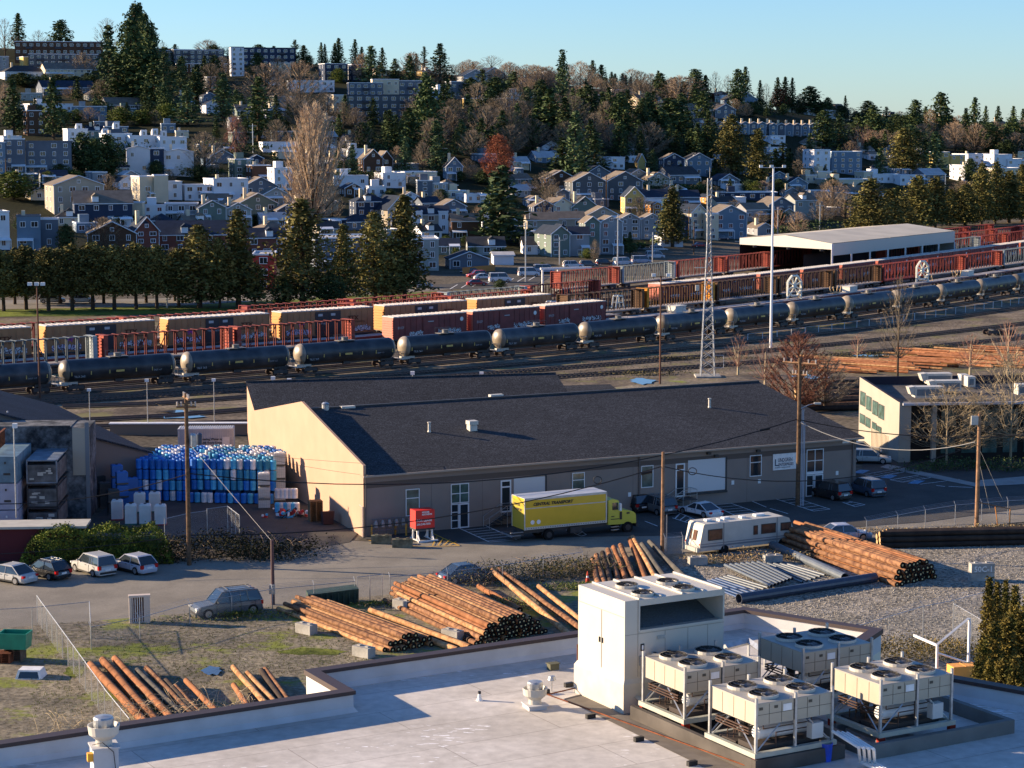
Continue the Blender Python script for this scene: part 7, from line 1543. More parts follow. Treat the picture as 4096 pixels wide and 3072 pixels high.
# X0 X1 Yt Yb colour roof roofcol label [opts]; sunlit white walls are cream, the sun put into colour
A = 'apt'
HS = [
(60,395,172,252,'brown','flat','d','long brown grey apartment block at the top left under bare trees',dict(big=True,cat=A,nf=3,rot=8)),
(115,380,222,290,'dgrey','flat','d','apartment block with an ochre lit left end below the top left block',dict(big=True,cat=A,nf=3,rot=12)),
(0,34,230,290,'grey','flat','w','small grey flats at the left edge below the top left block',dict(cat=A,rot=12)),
(20,172,288,318,'white','hip','d','low white gabled houses below the ochre ended apartments',{}),(95,140,232,290,'yellow','flat','d','ochre sunlit end wall of the second apartment block at upper left',dict(nowin=True,rot=30)),(182,350,278,315,'cream','side','t','cream gabled house row below the ochre ended apartments',dict(rot=25)),  # ochre box stands for sunlight on the second block's left end
(625,680,158,205,'orange','flat','t','tan brick flats right of the giant fir',dict(cat=A)),(695,800,158,203,'dgrey','flat','d','grey flats on the crest right of the giant fir',dict(cat=A,big=True)),
(585,760,205,245,'grey','flat','d','white balconied flats below the crest right of the giant fir',dict(cat=A,big=True,nf=2,rot=10)),(700,890,205,260,'dgrey','flat','d','grey tan flats with many white windows beside the white balconied flats',dict(cat=A,big=True,nf=3,rot=10)),(705,905,258,292,'brown','flat','w','dark low flats with white windows under the grey tan flats',dict(cat=A,big=True,nf=2,rot=10)),
(925,975,192,305,'white','flat','d','tall white and navy tower flats at upper left',dict(cat=A,nf=6,rot=15,trimc='navy')),(970,1175,195,265,'navy','flat','d','navy flats extending right from the tall white tower flats',dict(cat=A,big=True,nf=3,rot=12,trimc='navy')),
(830,862,312,372,'dgrey','flat','w','narrow grey flats among firs below the navy flats',dict(cat=A)),(888,918,183,205,'cream','flat','t','sunlit tan tower top left of the white tower flats',dict(nowin=True)),
(1300,1388,260,330,'navy','flat','w','navy flats with white windows and a sunlit left end on the crest',dict(cat=A,big=True,nf=3,rot=22)),(1408,1445,262,325,'navy','flat','w','narrow navy flats right of a gap on the crest',dict(cat=A,nf=3)),
(1100,1160,255,310,'cream','flat','w','cream flats seen through bare branches on the crest',dict(cat=A,nf=3)),(1182,1330,325,370,'white','flat','w','pale low flats among bare trees below the crest',dict(cat=A,nf=2)),
(1395,1530,335,388,'slate','flat','d','grey green flats above the dark terrace flats',dict(cat=A,big=True,nf=2,rot=8)),(1490,1595,320,385,'cream','flat','t','sunlit cream flats in the middle of the hill',dict(cat=A,nf=2,rot=8)),(1593,1690,328,388,'slate','flat','d','grey green flats right of the sunlit cream flats',dict(cat=A,big=True,nf=2,rot=8)),
(1335,1392,385,452,'cream','flat','t','sunlit stepped cream end of the dark terrace flats',dict(cat=A,rot=35)),(1388,1690,385,500,'dgrey','flat','d','wide dark flats with rows of white windows half hidden by trees',dict(cat=A,big=True,nf=4,rot=6,trimc='navy')),
(1750,1805,342,398,'white','flat','w','white columned flats right of the dark tall firs',dict(cat=A,nf=2)),(1805,1852,330,398,'slate','flat','w','slate flats beside the white columned flats',dict(cat=A,nf=2)),(1855,1935,396,440,'yellow','flat','t','sunlit yellow walled flats below the bare wood',dict(nowin=True,rot=5)),(1932,2060,398,450,'slate','flat','w','long grey flats beside the yellow wall',dict(cat=A,nf=2,rot=5)),
(2042,2100,374,402,'white','flat','t','small white house left of the tall dark firs',{}),(1502,1545,282,305,'cream','hip','t','small cream house on the crest',{}),(1688,1730,288,306,'yellow','hip','t','small sunlit yellow house on the crest',{}),
(120,275,418,452,'white','flat','w','low white flat roofed house at left on the hill',{}),(288,422,428,478,'blue','flat','w','pale blue grey house with a balcony at left on the hill',dict(nf=2,rot=10)),(110,175,448,545,'brown','flat','w','dark modern house with white trim between two firs at left',dict(nf=3)),(815,860,385,415,'blue','gable','d','small blue grey gabled house hidden between firs',{}),(572,625,412,436,'orange','gable','t','small orange lit house in the shrubs at left',{}),(430,560,425,442,'dgrey','side','t','low dark house behind the bright green shrubs',{}),(170,360,350,378,'slate','side','n','dark house under the hedge at upper left',{}),
(272,345,520,600,'white','flat','w','white townhouse at the left end of the white terrace',dict(nf=2)),(425,520,540,620,'white','flat','w','white townhouse second in the white terrace',dict(nf=2)),(520,640,548,625,'white','flat','w','white townhouse in the middle of the white terrace',dict(nf=2)),(640,740,552,630,'white','flat','w','white townhouse at the right end of the white terrace',dict(nf=2)),
(508,598,600,705,'white','gable','w','white framed townhouse with a large dark window, left of a pair',dict(nf=2,rh=1.0,big=False,rot=8)),(655,772,612,708,'white','gable','w','white framed townhouse with a large dark window, right of a pair',dict(nf=2,rh=1.0,rot=8)),(598,655,600,705,'navy','flat','w','dark glazed link between the pair of white framed townhouses',dict(nf=3,rot=8)),
(105,280,572,700,'slate','flat','d','large grey box house at the left below the firs',dict(nf=4,rot=10,trimc='slate')),(18,98,560,695,'slate','flat','d','grey blue townhouse left of the large grey box house',dict(nf=4,rot=14)),(-60,15,575,700,'blue','flat','w','blue townhouse at the left edge',dict(nf=4)),(15,80,550,600,'white','flat','w','white topped townhouse behind the grey blue one at left',dict(nf=1)),
(218,400,745,865,'tan','gable','t','large tan craftsman house with a sunlit left side',dict(nf=3,rot=24,rh=2.6)),(300,520,812,900,'navy','side','t','navy craftsman house with white windows below the large tan house',dict(nf=2,rot=14)),(330,410,815,850,'navy','gable','t','navy gable bay of the navy craftsman house',dict(nf=1,rot=14,rh=1.6)),
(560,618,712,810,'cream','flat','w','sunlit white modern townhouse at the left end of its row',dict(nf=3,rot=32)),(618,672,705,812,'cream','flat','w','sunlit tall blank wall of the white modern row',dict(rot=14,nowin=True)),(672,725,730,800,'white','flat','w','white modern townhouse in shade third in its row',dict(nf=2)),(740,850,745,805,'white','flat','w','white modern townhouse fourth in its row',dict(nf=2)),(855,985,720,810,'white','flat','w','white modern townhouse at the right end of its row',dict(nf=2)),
(512,570,815,895,'cream','flat','w','sunlit cream end of the curved white townhouses',dict(nowin=True,rot=4)),(570,660,830,888,'white','flat','w','curved white townhouses left section',dict(nf=2,rot=8)),(660,790,820,888,'grey','flat','w','curved white and grey townhouses right section',dict(nf=2,rot=8)),  # cream end box: sunlight on the white townhouses put into its colour
(70,160,872,1005,'blue','flat','n','slate blue modern building at lower left of the houses',dict(nf=2,rot=12,trimc='slate')),(160,232,885,1005,'slate','flat','n','slate wing with a white box right of the slate blue building',dict(nf=2,rot=12)),(-60,30,850,1000,'white','flat','d','white and navy building at the left edge above the tree row',dict(nf=3)),
(352,540,935,1010,'brown','gable','t','brown gabled house behind the bare tree at lower left',dict(rot=12,rh=3)),(540,630,925,1010,'brick','gable','n','red brick townhouse with white gables at the left end of its row',dict(rot=26,rh=3.5,nf=3)),(630,925,940,1010,'brick','side','n','long red brick townhouse row with navy roof',dict(rot=10,nf=2)),
(795,900,835,905,'green','gable','n','green gabled house with a sunlit pointed dormer',dict(rot=18)),(900,1000,840,905,'sage','gable','n','sage gabled house right of the green gabled house',dict(rot=18)),(955,1105,815,885,'green','gable','t','green house with red lit windows left of the poplar',dict(rot=18,nf=2)),(905,960,815,850,'cream','gable','t','sunlit cream gable left of the green house',dict(rot=30,nowin=True)),
(1050,1150,890,915,'grey','side','w','low grey garage below the green house',{}),(992,1140,950,1030,'brick','side','n','brown gabled house behind the cedars left of the red building',dict(rot=12)),(1012,1098,1025,1165,'red','flat','w','bright red three storey building between the cedars',dict(nf=3,rot=4,dep=12)),
(1052,1185,575,615,'white','flat','w','white modern house left of the poplar top',dict(nf=1,rot=14)),(1115,1180,612,640,'cream','flat','w','sunlit white box left of the poplar',dict(nowin=True)),(1000,1052,640,665,'navy','gable','n','small navy gabled house left of the poplar',dict(rot=14)),(940,1010,640,720,'green','flat','w','green and brown modern house left of the poplar',dict(nf=3)),(1010,1080,665,735,'brown','flat','w','brown modern house beside the green one',dict(nf=2)),(1098,1168,675,760,'white','flat','w','blue white townhouse left of the poplar',dict(nf=3)),
(975,1108,748,785,'slate','gable','t','tan roofed house above the green house',dict(rot=18,nf=1)),(1035,1170,790,825,'sage','gable','t','sage gabled house left of the poplar base',dict(rot=18,nf=1)),(1108,1190,840,900,'navy','gable','t','navy gabled house hidden by the poplar',dict(rot=18)),
(1110,1190,530,575,'slate','flat','d','slate flats behind the poplar top',dict(cat=A,big=True,nf=2)),(1280,1345,545,590,'slate','side','w','dark shed roofed house right of the poplar top',{}),
(1335,1472,710,752,'white','flat','w','white modern house right of the poplar',dict(nf=1,rot=6)),(1345,1400,682,712,'cream','flat','d','roof terrace room on top of the white modern house',dict(nowin=True)),
(1455,1530,640,695,'brown','gable','t','brown chalet house with tan roof',dict(rot=22,nf=2,rh=3.5)),(1520,1570,640,690,'brown','gable','t','second brown chalet house with tan roof',dict(rot=22,rh=3)),
(1390,1480,562,585,'white','side','d','small house with white windows under the dark wood',{}),
(1532,1620,698,755,'white','flat','w','blue white modern townhouse in the middle of the slope',dict(nf=2)),(1620,1745,692,735,'cream','flat','w','sunlit cream modern houses in the middle of the slope',dict(nf=1,rot=28)),(1670,1730,725,790,'slate','flat','w','slate townhouse below the sunlit cream modern houses',dict(nf=3,rot=6)),(1730,1790,735,790,'grey','flat','w','grey townhouse below the sunlit cream modern houses',dict(nf=2)),
(1785,1850,665,722,'blue','gable','d','blue gabled house left of the russet tree',dict(rot=12,rh=3.2)),(1380,1450,755,790,'brown','gable','n','brown gabled house above the navy four square house',dict(rot=20)),
(1425,1548,805,895,'navy','hip','n','navy four square house with white trim right of the poplar',dict(nf=3,rot=18)),(1320,1385,895,920,'navy','flat','w','navy low house with a wide window right of the poplar base',dict(nf=1)),(1390,1500,895,925,'slate','hip','n','slate roof below the navy four square house',{}),
(1552,1645,840,910,'tan','gable','n','tan gabled house with a sunlit gable between two cedars',dict(rot=38,rh=4)),(1655,1795,860,935,'tan','side','n','white bayed townhouses with a dark roof behind the tall cedar',dict(rot=6,nf=2)),(1655,1690,850,935,'white','flat','n','left white bay of the dark roofed townhouses',dict(rot=6,nf=2)),(1755,1793,850,935,'white','flat','n','right white bay of the dark roofed townhouses',dict(rot=6,nf=2)),
(1690,1760,812,850,'slate','side','n','dark roof with a sunlit dormer above the bayed townhouses',{}),(1765,1862,825,875,'slate','gable','t','slate gabled house above the brown house',dict(rot=20)),(1808,1925,885,965,'brown','side','t','dark brown house left of the great fir',dict(rot=8,nf=2)),(1795,1865,775,800,'cream','flat','t','sunlit cream flat house left of the great fir',dict(nf=1)),(1865,1965,782,815,'white','flat','w','white flat house just left of the great fir',dict(nf=1)),
(1262,1480,955,1085,'slate','flat','w','grey school like building with a wide pale roof behind the cedars',dict(nf=3,rot=10,dep=16)),(1655,1755,962,1085,'sage','flat','w','grey flats with three large windows by the far street',dict(nf=3,rot=6,cat=A,dep=14)),(1480,1655,965,1075,'grey','flat','w','low wing of the grey flats behind the tall cedar',dict(nf=2,rot=6)),
(1755,1838,985,1022,'green','side','n','green bungalow right of the grey flats',dict(rot=6,nf=1)),(1800,1955,1045,1080,'slate','gable','n','slate bungalow with a timber fence by the far street',dict(rot=10,nf=1,rh=1.8)),(1875,2020,990,1022,'sage','side','d','pale bungalow above the slate bungalow',dict(rot=6,nf=1)),(1975,2055,1025,1062,'white','side','w','white garage with two doors by the far utility pole',dict(rot=6,nowin=True,rh=.6)),(2095,2228,980,1020,'white','side','d','white bungalow left of the green grey townhouses',dict(rot=6,nf=1)),
(2285,2395,830,862,'green','gable','d','green gabled house above the grey townhouses',dict(rot=14,nf=1,rh=3.6)),(2215,2290,820,862,'cream','gable','t','sunlit cream dormered house beside the green gabled house',dict(rot=38,nf=1)),(2135,2222,828,860,'navy','gable','t','navy and white craftsman house right of the great fir',dict(rot=14,nf=1)),(2110,2170,805,835,'slate','gable','t','slate house behind the navy craftsman house',dict(rot=14,nf=1)),
(2185,2305,718,770,'brown','gable','t','brown townhouse at the left end of the gabled row',dict(rot=14,nf=2)),(2290,2425,728,808,'dgrey','gable','t','large dark gabled townhouse in the middle of the gabled row',dict(rot=14,nf=3)),(2430,2570,728,808,'dgrey','gable','t','large dark gabled townhouse at the right of the gabled row',dict(rot=14,nf=3)),(2350,2440,700,720,'slate','gable','n','dark roof behind the gabled townhouse row',dict(nf=1)),(2520,2590,700,730,'tan','gable','t','tan gable behind the right dark gabled townhouse',dict(nf=1)),(2590,2680,715,745,'tan','gable','t','tan roofed house right of the gabled row',dict(nf=1)),(2680,2800,700,738,'slate','side','d','long slate roofed house row on the slope',dict(nf=1)),
(2500,2575,788,865,'yellow','gable','n','bright yellow sunlit gabled townhouse',dict(rot=8,rh=3.2,nf=2,dep=8)),(2573,2700,790,840,'white','side','n','white wall and long dark roof right of the yellow townhouse',dict(rot=8,nf=1)),(2690,2800,790,840,'slate','side','n','long dark roof at the right of the white wall',dict(rot=8,nf=1)),(2613,2645,820,865,'orange','gable','n','small orange lit gable beside the twin firs',dict(rot=20,nf=2)),
(2110,2230,880,960,'tan','side','t','tan roofed townhouses right of the great fir',dict(nf=2,rot=8)),(2230,2340,875,920,'tan','side','t','tan roof of the rear grey townhouses',dict(nf=1,rot=8)),(2345,2480,862,900,'tan','gable','t','tan double gable of the rear grey townhouses',dict(nf=1,rot=8)),(2480,2560,878,960,'grey','gable','t','grey townhouse left of the twin firs',dict(nf=3,rot=8)),(2565,2650,878,960,'grey','gable','t','grey townhouse touching the twin firs',dict(nf=3,rot=8)),
(2205,2280,935,1028,'green','gable','n','green grey townhouse with a navy roof nearest the far street',dict(nf=3,rot=26,rh=2.0,dep=10)),(2280,2358,935,1025,'grey','side','n','right half of the navy roofed townhouse',dict(nf=3,rot=8)),(2340,2400,890,1020,'green','gable','t','tall green section of the grey townhouse block',dict(nf=4,rot=12,rh=1.6)),(2400,2490,888,1018,'grey','gable','t','tall grey section of the townhouse block',dict(nf=4,rot=12,rh=1.6)),
(2445,2500,635,680,'white','flat','w','white modern house at the foot of the dark wood',dict(nf=2)),(2515,2550,632,655,'white','flat','w','small white box house at the foot of the dark wood',dict(nf=1)),(2552,2582,648,680,'yellow','gable','d','tiny sunlit cream gable at the foot of the wood',dict(nowin=True,rot=8,rh=3)),(2655,2738,640,705,'navy','gable','t','navy house with white windows at the foot of the wood',dict(nf=2,rot=12)),(2748,2845,640,705,'blue','gable','d','blue grey house with a white porch at the foot of the wood',dict(nf=2,rot=12)),
(2700,2760,875,955,'navy','gable','n','dark gabled townhouse right of the twin firs',dict(nf=3,rot=20)),(2765,2830,850,955,'cream','gable','n','sunlit cream townhouses left of the lattice mast',dict(nf=4,rot=38,rh=2.4)),(2858,2990,855,955,'blue','gable','t','blue gabled townhouse right of the lattice mast',dict(nf=3,rot=16,rh=2.6)),(2825,2875,860,962,'cream','flat','t','left side of the blue gabled townhouse, sunlight put into its cream colour',dict(nf=4,rot=10,dep=6)),  # cream box added for the sunlit left side of the blue townhouse
(2868,2950,808,850,'cream','side','d','sunlit white walled house above the blue gabled townhouse',dict(nf=1)),(2930,2986,795,850,'white','flat','d','tall white gable wall above the blue gabled townhouse',dict(nf=1,nowin=True)),(2920,2985,742,768,'white','flat','w','white cube house above the long dark building',dict(nowin=True)),(2870,3110,772,800,'navy','flat','w','long dark building with a white roof edge',dict(nf=1,rot=3)),(2825,2860,790,820,'orange','gable','n','small orange lit gable by the top of the lattice mast',dict(rot=20)),
(2985,3080,840,890,'grey','side','t','tan roofed grey house left of the silver mast',{}),(3075,3180,820,885,'slate','gable','t','slate house with tan roofs crossing the silver mast',{}),(3180,3270,800,880,'sage','side','t','sage house with tan roof right of the silver mast',dict(rh=2)),(3030,3092,915,945,'grey','gable','t','small grey cottage by the rail shed',dict(nf=1)),(3130,3180,850,890,'tan','gable','t','tan gable beside the bare trees',dict(nf=1)),
(3072,3135,748,772,'white','gable','n','white gabled house right of the silver mast head',{}),(3150,3235,735,768,'blue','gable','n','blue gabled house with a porch right of the silver mast head',dict(nf=1)),(2875,2960,722,748,'slate','gable','n','slate gabled house left of the silver mast head',dict(nf=1)),(2960,3000,665,700,'slate','gable','d','small slate gable between two firs',{}),
(3060,3100,645,680,'slate','flat','w','small house behind the silver mast head',{}),(3222,3270,705,735,'cream','flat','t','sunlit cream box house above the bare domed tree',{}),(3270,3330,690,735,'cream','flat','t','tall sunlit cream house above the bare domed tree',{}),(3326,3490,720,765,'cream','flat','w','long sunlit cream modern building at the right',dict(nf=1)),(3490,3600,700,738,'white','flat','w','white modern row left section at the right',dict(nf=1)),(3600,3710,705,742,'white','flat','w','white modern row right section at the right',dict(nf=1)),(3455,3495,690,735,'cream','flat','w','sunlit tall bay of the white modern row',dict(nf=1)),
(3340,3430,770,800,'tan','side','t','tan roofed house below the long cream building',dict(nf=1)),(3420,3540,775,810,'tan','side','t','second tan roofed house below the long cream building',dict(nf=1)),
(3255,3325,602,700,'white','flat','w','white striped end of the tall blue flats',dict(cat=A,nf=4,rot=30)),(3325,3450,612,700,'blue','flat','w','tall blue and white flats at right',dict(cat=A,nf=4,rot=10)),(3740,3800,612,680,'yellow','flat','t','sunlit yellow flats at far right',dict(cat=A,nf=3,rot=12)),(3800,3862,625,680,'yellow','flat','t','second sunlit yellow flats at far right',dict(cat=A,nf=3,rot=12)),(3872,3975,618,665,'white','flat','t','white modern houses at far right',dict(nf=2)),(3975,4040,622,690,'white','flat','w','white tall modern house at far right',dict(nf=2)),(4030,4110,640,690,'white','flat','w','pale blue white house at the right edge',dict(nf=2)),(3860,3960,665,730,'white','flat','w','white house with a sunlit corner behind the right cedars',dict(nf=2)),(3980,4100,675,740,'cream','flat','w','cream house at the right edge behind the cedars',dict(nf=2)),(3700,3790,700,735,'slate','side','w','slate roofed house below the yellow flats',{}),
(3500,3565,558,585,'blue','gable','d','blue gabled house between tall conifers at right',{}),(3440,3500,600,625,'slate','side','t','tan roofed house left of the big olive conifer',{}),(2855,2890,342,378,'brick','flat','d','red brick house glimpsed on the crest',dict(nf=2)),(3138,3200,418,438,'cream','hip','t','small cream bungalow on the crest right of the russet tree',dict(nf=1)),
(2760,2855,440,478,'slate','side','t','grey house with a chimney under the big bare dome',dict(nf=2)),(2862,2945,440,475,'slate','gable','t','grey twin gabled house under the crest',dict(nf=2)),(3082,3145,548,582,'white','flat','w','white house below the chimney terrace',dict(nf=2)),(3232,3290,572,592,'cream','gable','t','cream gabled cottage between firs',dict(nf=1)),(2770,2850,495,530,'sage','side','t','sage house left of the chimney terrace',{}),
]
for i in range(7): HS.append((2862+i*34,2894+i*34,498,540,'blue' if i%2 else 'slate','gable','t','terraced house with a white chimney in the upper row',dict(nf=2,chim=True,rot=10,grp='terraced houses in the upper row')))
for i in range(7): HS.append((3078+i*32,3108+i*32,502,545,'slate' if i%2 else 'blue','gable','t','terraced house with a white chimney beside the tall blue flats',dict(nf=2,chim=True,rot=10,grp='terraced houses above the tall blue flats')))
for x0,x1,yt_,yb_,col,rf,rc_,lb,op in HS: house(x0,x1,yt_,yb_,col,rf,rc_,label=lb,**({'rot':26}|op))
# further houses squeezed between the named ones
er = random.Random(12); used = [(h[0],h[1],h[2]-10,h[3]) for h in HS]; made = 0; cyc = ['white','cream','grey','slate','blue','tan','sage','white','navy','white','green','grey']
SHZ = [(0,700,260,520,'above the white terrace'),(0,600,520,800,'among the houses at far left'),(0,1000,800,1100,'behind the left tree row'),(600,1300,500,800,'left of the poplar'),(1300,2000,500,830,'right of the poplar'),(1300,2000,830,1100,'left of the great fir'),(2000,2500,600,1100,'right of the great fir'),(2500,3000,600,1100,'left of the lattice mast'),(2800,3500,600,1100,'near the silver mast'),(3400,4200,560,1000,'at far right'),(1000,3500,300,640,'high on the wooded slope')]
for t in range(9000):
    if made > 125: break
    X = er.uniform(0,4080); w_ = er.uniform(48,100); h_ = er.uniform(20,42)
    ylo = 620 if X > 1300 else 500; yhi = (985 if X < 1700 else 1000) if X < 2700 else (880 if X < 3300 else 740)
    if er.random() < .16: ylo, yhi = 330, 480
    Y = er.uniform(ylo, yhi); bxx = (X,X+w_,Y-h_-8,Y)
    if any(min(bxx[1],u[1])-max(bxx[0],u[0]) > 14 and min(bxx[3],u[3])-max(bxx[2],u[2]) > 14 for u in used): continue
    used.append(bxx); col = er.choice(cyc); rf = er.choice(['gable','side','flat','gable','hip','flat']); zn = next((z[4] for z in SHZ if z[0] <= X < z[1] and z[2] <= Y < z[3]), 'on the hillside')
    house(X, X+w_, Y-h_, Y, col, rf, er.choice('dtnwt'), label=f'{col} {dict(gable="gabled",side="long roofed",flat="flat roofed",hip="hipped")[rf]} house {zn}', rot=er.choice([12,20,26,30]), chim=er.random() < .3, grp='houses on the hill'); made += 1
# stair huts on the white terrace
for i, (X, Y) in enumerate(((300,520),(405,540),(450,515),(560,545),(605,540),(640,548))):
    p = surf(X, 600); s_ = F/p.y; z = AT(X, Y, p.y+3).z; e = thing('roof_hut', 'small slanted white stair hut on a roof of the white terrace', 'roof hut', (p.x,p.y+3,z), rad(20), 'stair huts on the white terrace'); MB().add([(0,0,0),(2.2,0,0),(2.2,3,0),(0,3,0),(0,0,2.4),(2.2,0,2.4),(2.2,3,1.2),(0,3,1.2)],[(0,1,5,4),(1,2,6,5),(2,3,7,6),(3,0,4,7),(4,5,6,7)]).build('wall', WM['white'], e); hwin(e, .9, 1.5, (1.1,-.02,1.1))
fence([G(1800,1085), G(1850,1100), G(1980,1088)], 1.8, 'orange timber fence beside the slate bungalow', 6, mesh=False, name='timber_fence', pm=P('timber_orange', .45,.20,.06, r=.8))
b = MB(); a, c = G(1850,1100), G(1980,1088); e = thing('timber_fence', 'orange timber fence panels in front of the slate bungalow', 'fence', a); b.box(((c-a)/2+Vector((0,.05,.9))), ((c-a).length,.08,1.8), math.atan2((c-a).y,(c-a).x)); b.build('boards', P('timber_orange', .45,.20,.06, r=.8), e)
# far utility poles
for X, Yt_, Yb_, lb in ((2102,890,1128,'far utility pole right of the white van by the street'),(2118,840,960,'pole behind the far utility pole'),(2238,950,1060,'pole left of the navy roofed townhouse'),(2470,860,1110,'far utility pole in front of the tall grey townhouse'),(2610,930,1050,'short lamp pole by the twin firs'),(2425,700,830,'pole before the dark gabled townhouses'),(1012,500,615,'pale pole left of the poplar'),(1775,590,640,'pale pole on the dark slope'),(2755,830,960,'pole left of the sunlit cream townhouses'),(2775,890,1020,'left thin pole before the sunlit cream townhouses'),(3110,830,945,'pole beside the tall silver mast'),(3278,815,930,'far utility pole among bare trees'),(3400,820,900,'pole at the left end of the right cedars'),(2985,860,955,'leaning pole right of the blue gabled townhouse'),(545,880,1000,'pole before the red brick townhouses'),(25,640,740,'pole at the left edge by the blue townhouse'),(160,720,780,'pole left of the large tan craftsman house'),(395,830,900,'pole before the navy craftsman house'),(668,1110,1232,'bare pole in the tree row'),(2960,955,1015,'white post by the rail shed'),(3780,700,780,'pole in the right cedars')):
    p = surf(X, Yb_) if Yb_ < 1100 else G(X, Yb_); h_ = (Yb_-Yt_)/(F/p.y); e = thing('utility_pole', lb, 'utility pole', p); MB().cyl((0,0,-1),(0,0,h_),.2,.15,6).build('pole', wood if X % 2 else steel, e); MB().box((0,0,h_-.8),(3.0,.16,.16),rad(10)).build('crossarm', offw, e)
# ---------------------------------------------------------------- trees
KW = {'fA':(firA,2.3,'dark conifer'),'fB':(firB,2.0,'green fir'),'fC':(firC,2.3,'broad dark conifer'),'fS':(firS,2.0,'ragged thin pine'),'cA':(cedA,2.5,'olive cedar'),'cB':(cedB,2.3,'pointed olive cedar'),'cC':(cedC,3.2,'dark bare trunked bushy tree'),'rE':(roundE,3.2,'rounded green tree'),'rD':(roundD,3.0,'rounded dark tree'),'bA':(bareA,4.2,'bare grey tree'),'bB':(bareB,4.6,'bare brown tree'),'bC':(bareC,4.6,'bare twiggy tree'),'rs':(russ,3.6,'russet leaved tree'),'po':(poplar,2.6,'tall bare poplar'),'we':(weep,2.6,'rosy weeping tree'),'bi':(birch,3.3,'pinkish bare birch')}
def measure(pr):
    mx = 0; hz = 0
    for ch in pr.root.children:
        if ch.name.startswith('crown'):
            xs_ = sorted(abs(v.co.x) for v in ch.data.vertices); zs_ = sorted(v.co.z for v in ch.data.vertices); mx = xs_[int(len(xs_)*.97)]; hz = zs_[int(len(zs_)*.995)]
    return mx, hz
ME = {k: measure(v[0]) for k, v in KW.items()}
SHADE = [(0,700,0,300,'on the crest at upper left'),(700,1500,0,260,'on the crest above the navy flats'),(1500,2200,0,330,'on the crest in the middle'),(2200,2900,0,330,'on the crest right of the middle'),(2900,3500,0,460,'on the crest above the chimney terrace'),(3500,4100,0,560,'on the crest at the far right'),
 (0,700,300,520,'above the white terrace'),(700,1200,260,520,'in the wood left of the poplar top'),(1200,1500,260,620,'around the sunlit stepped flats'),(1500,2100,330,640,'in the dark wood behind the middle slope'),(2100,2900,330,640,'in the dark wood left of the chimney terrace'),(2900,3500,460,640,'around the chimney terrace'),(3500,4100,560,700,'around the yellow flats at right'),
 (0,1000,520,860,'among the houses at left'),(1000,1700,520,900,'among the houses near the poplar'),(1700,2400,640,1060,'among the houses near the great fir'),(2400,3100,640,1060,'among the houses near the lattice mast'),(3100,4200,640,1000,'near the right end of the rail shed'),(0,1700,860,1300,'in the far street row')]
def zone(X, Y):
    for x0,x1,y0,y1,ph in SHADE:
        if x0 <= X < x1 and y0 <= Y < y1: return ph
    return 'on the hillside'
def tree(X, Yb_, Yt_, wpx_, k, label=None, grp=None, flat_=False):
    pr, w_, nm = KW[k]; p = G(X, Yb_) if flat_ else surf(X, Yb_); s_ = F/p.y
    if p.z > elev(p.x, p.y)+.5: p.z = elev(p.x, p.y)
    h = (Yb_-Yt_)/s_*1.02; mw, mh = ME[k]; p.z -= .1
    sx_ = wpx_/s_/2/mw; ym = (Yt_+Yb_)/2
    pr.put(p, X*.7, label or f'{nm} {zone(X, Yt_+ (Yb_-Yt_)*.3)}', grp or f'{nm}s', (sx_, sx_, h/mh))
for t_ in [(15,1245,1010,130,'cC'),(105,1240,988,140,'cC'),(195,1245,995,140,'cC'),(290,1243,985,140,'cC'),(372,1240,978,140,'cC'),(458,1240,988,140,'cC'),(545,1238,978,130,'cC'),(628,1236,988,120,'cC'),(-60,1245,990,140,'cC'),(800,1232,908,200,'cA'),(880,1232,960,90,'cC'),(955,1230,848,150,'cB'),(1130,1225,1110,110,'rD'),(1210,1222,808,215,'cA'),(1320,1225,1090,110,'rD'),(1375,1212,905,100,'cB'),(1500,1205,858,185,'cA'),(1565,1200,960,120,'cA'),(1618,1195,792,150,'cB'),(715,1232,1000,120,'cC'),(60,1218,1005,110,'cC'),(240,1216,1000,110,'cC'),(415,1214,995,110,'cC'),(585,1212,1000,110,'cC'),(1020,1212,1060,100,'rD'),(700,1205,1020,100,'cC')]: tree(*t_[:3], t_[3]*(1.3 if t_[4] == 'cC' else 1.08), t_[4], flat_=True, grp='trees in the row along the far street')
for t_ in [(3480,965,722,170,'cA'),(3560,950,760,110,'cB'),(3610,935,800,110,'cA'),(3668,915,708,150,'cA'),(3740,912,712,130,'cA'),(3800,905,760,90,'cB'),(3860,905,742,130,'cA'),(3925,900,662,115,'cA'),(3980,897,655,105,'cA'),(4035,895,690,110,'cB'),(4085,890,665,110,'cA'),(4130,890,690,110,'cA'),(3430,950,850,110,'cA')]: tree(*t_, flat_=True, label='olive cedar right of the rail shed', grp='cedars right of the rail shed')
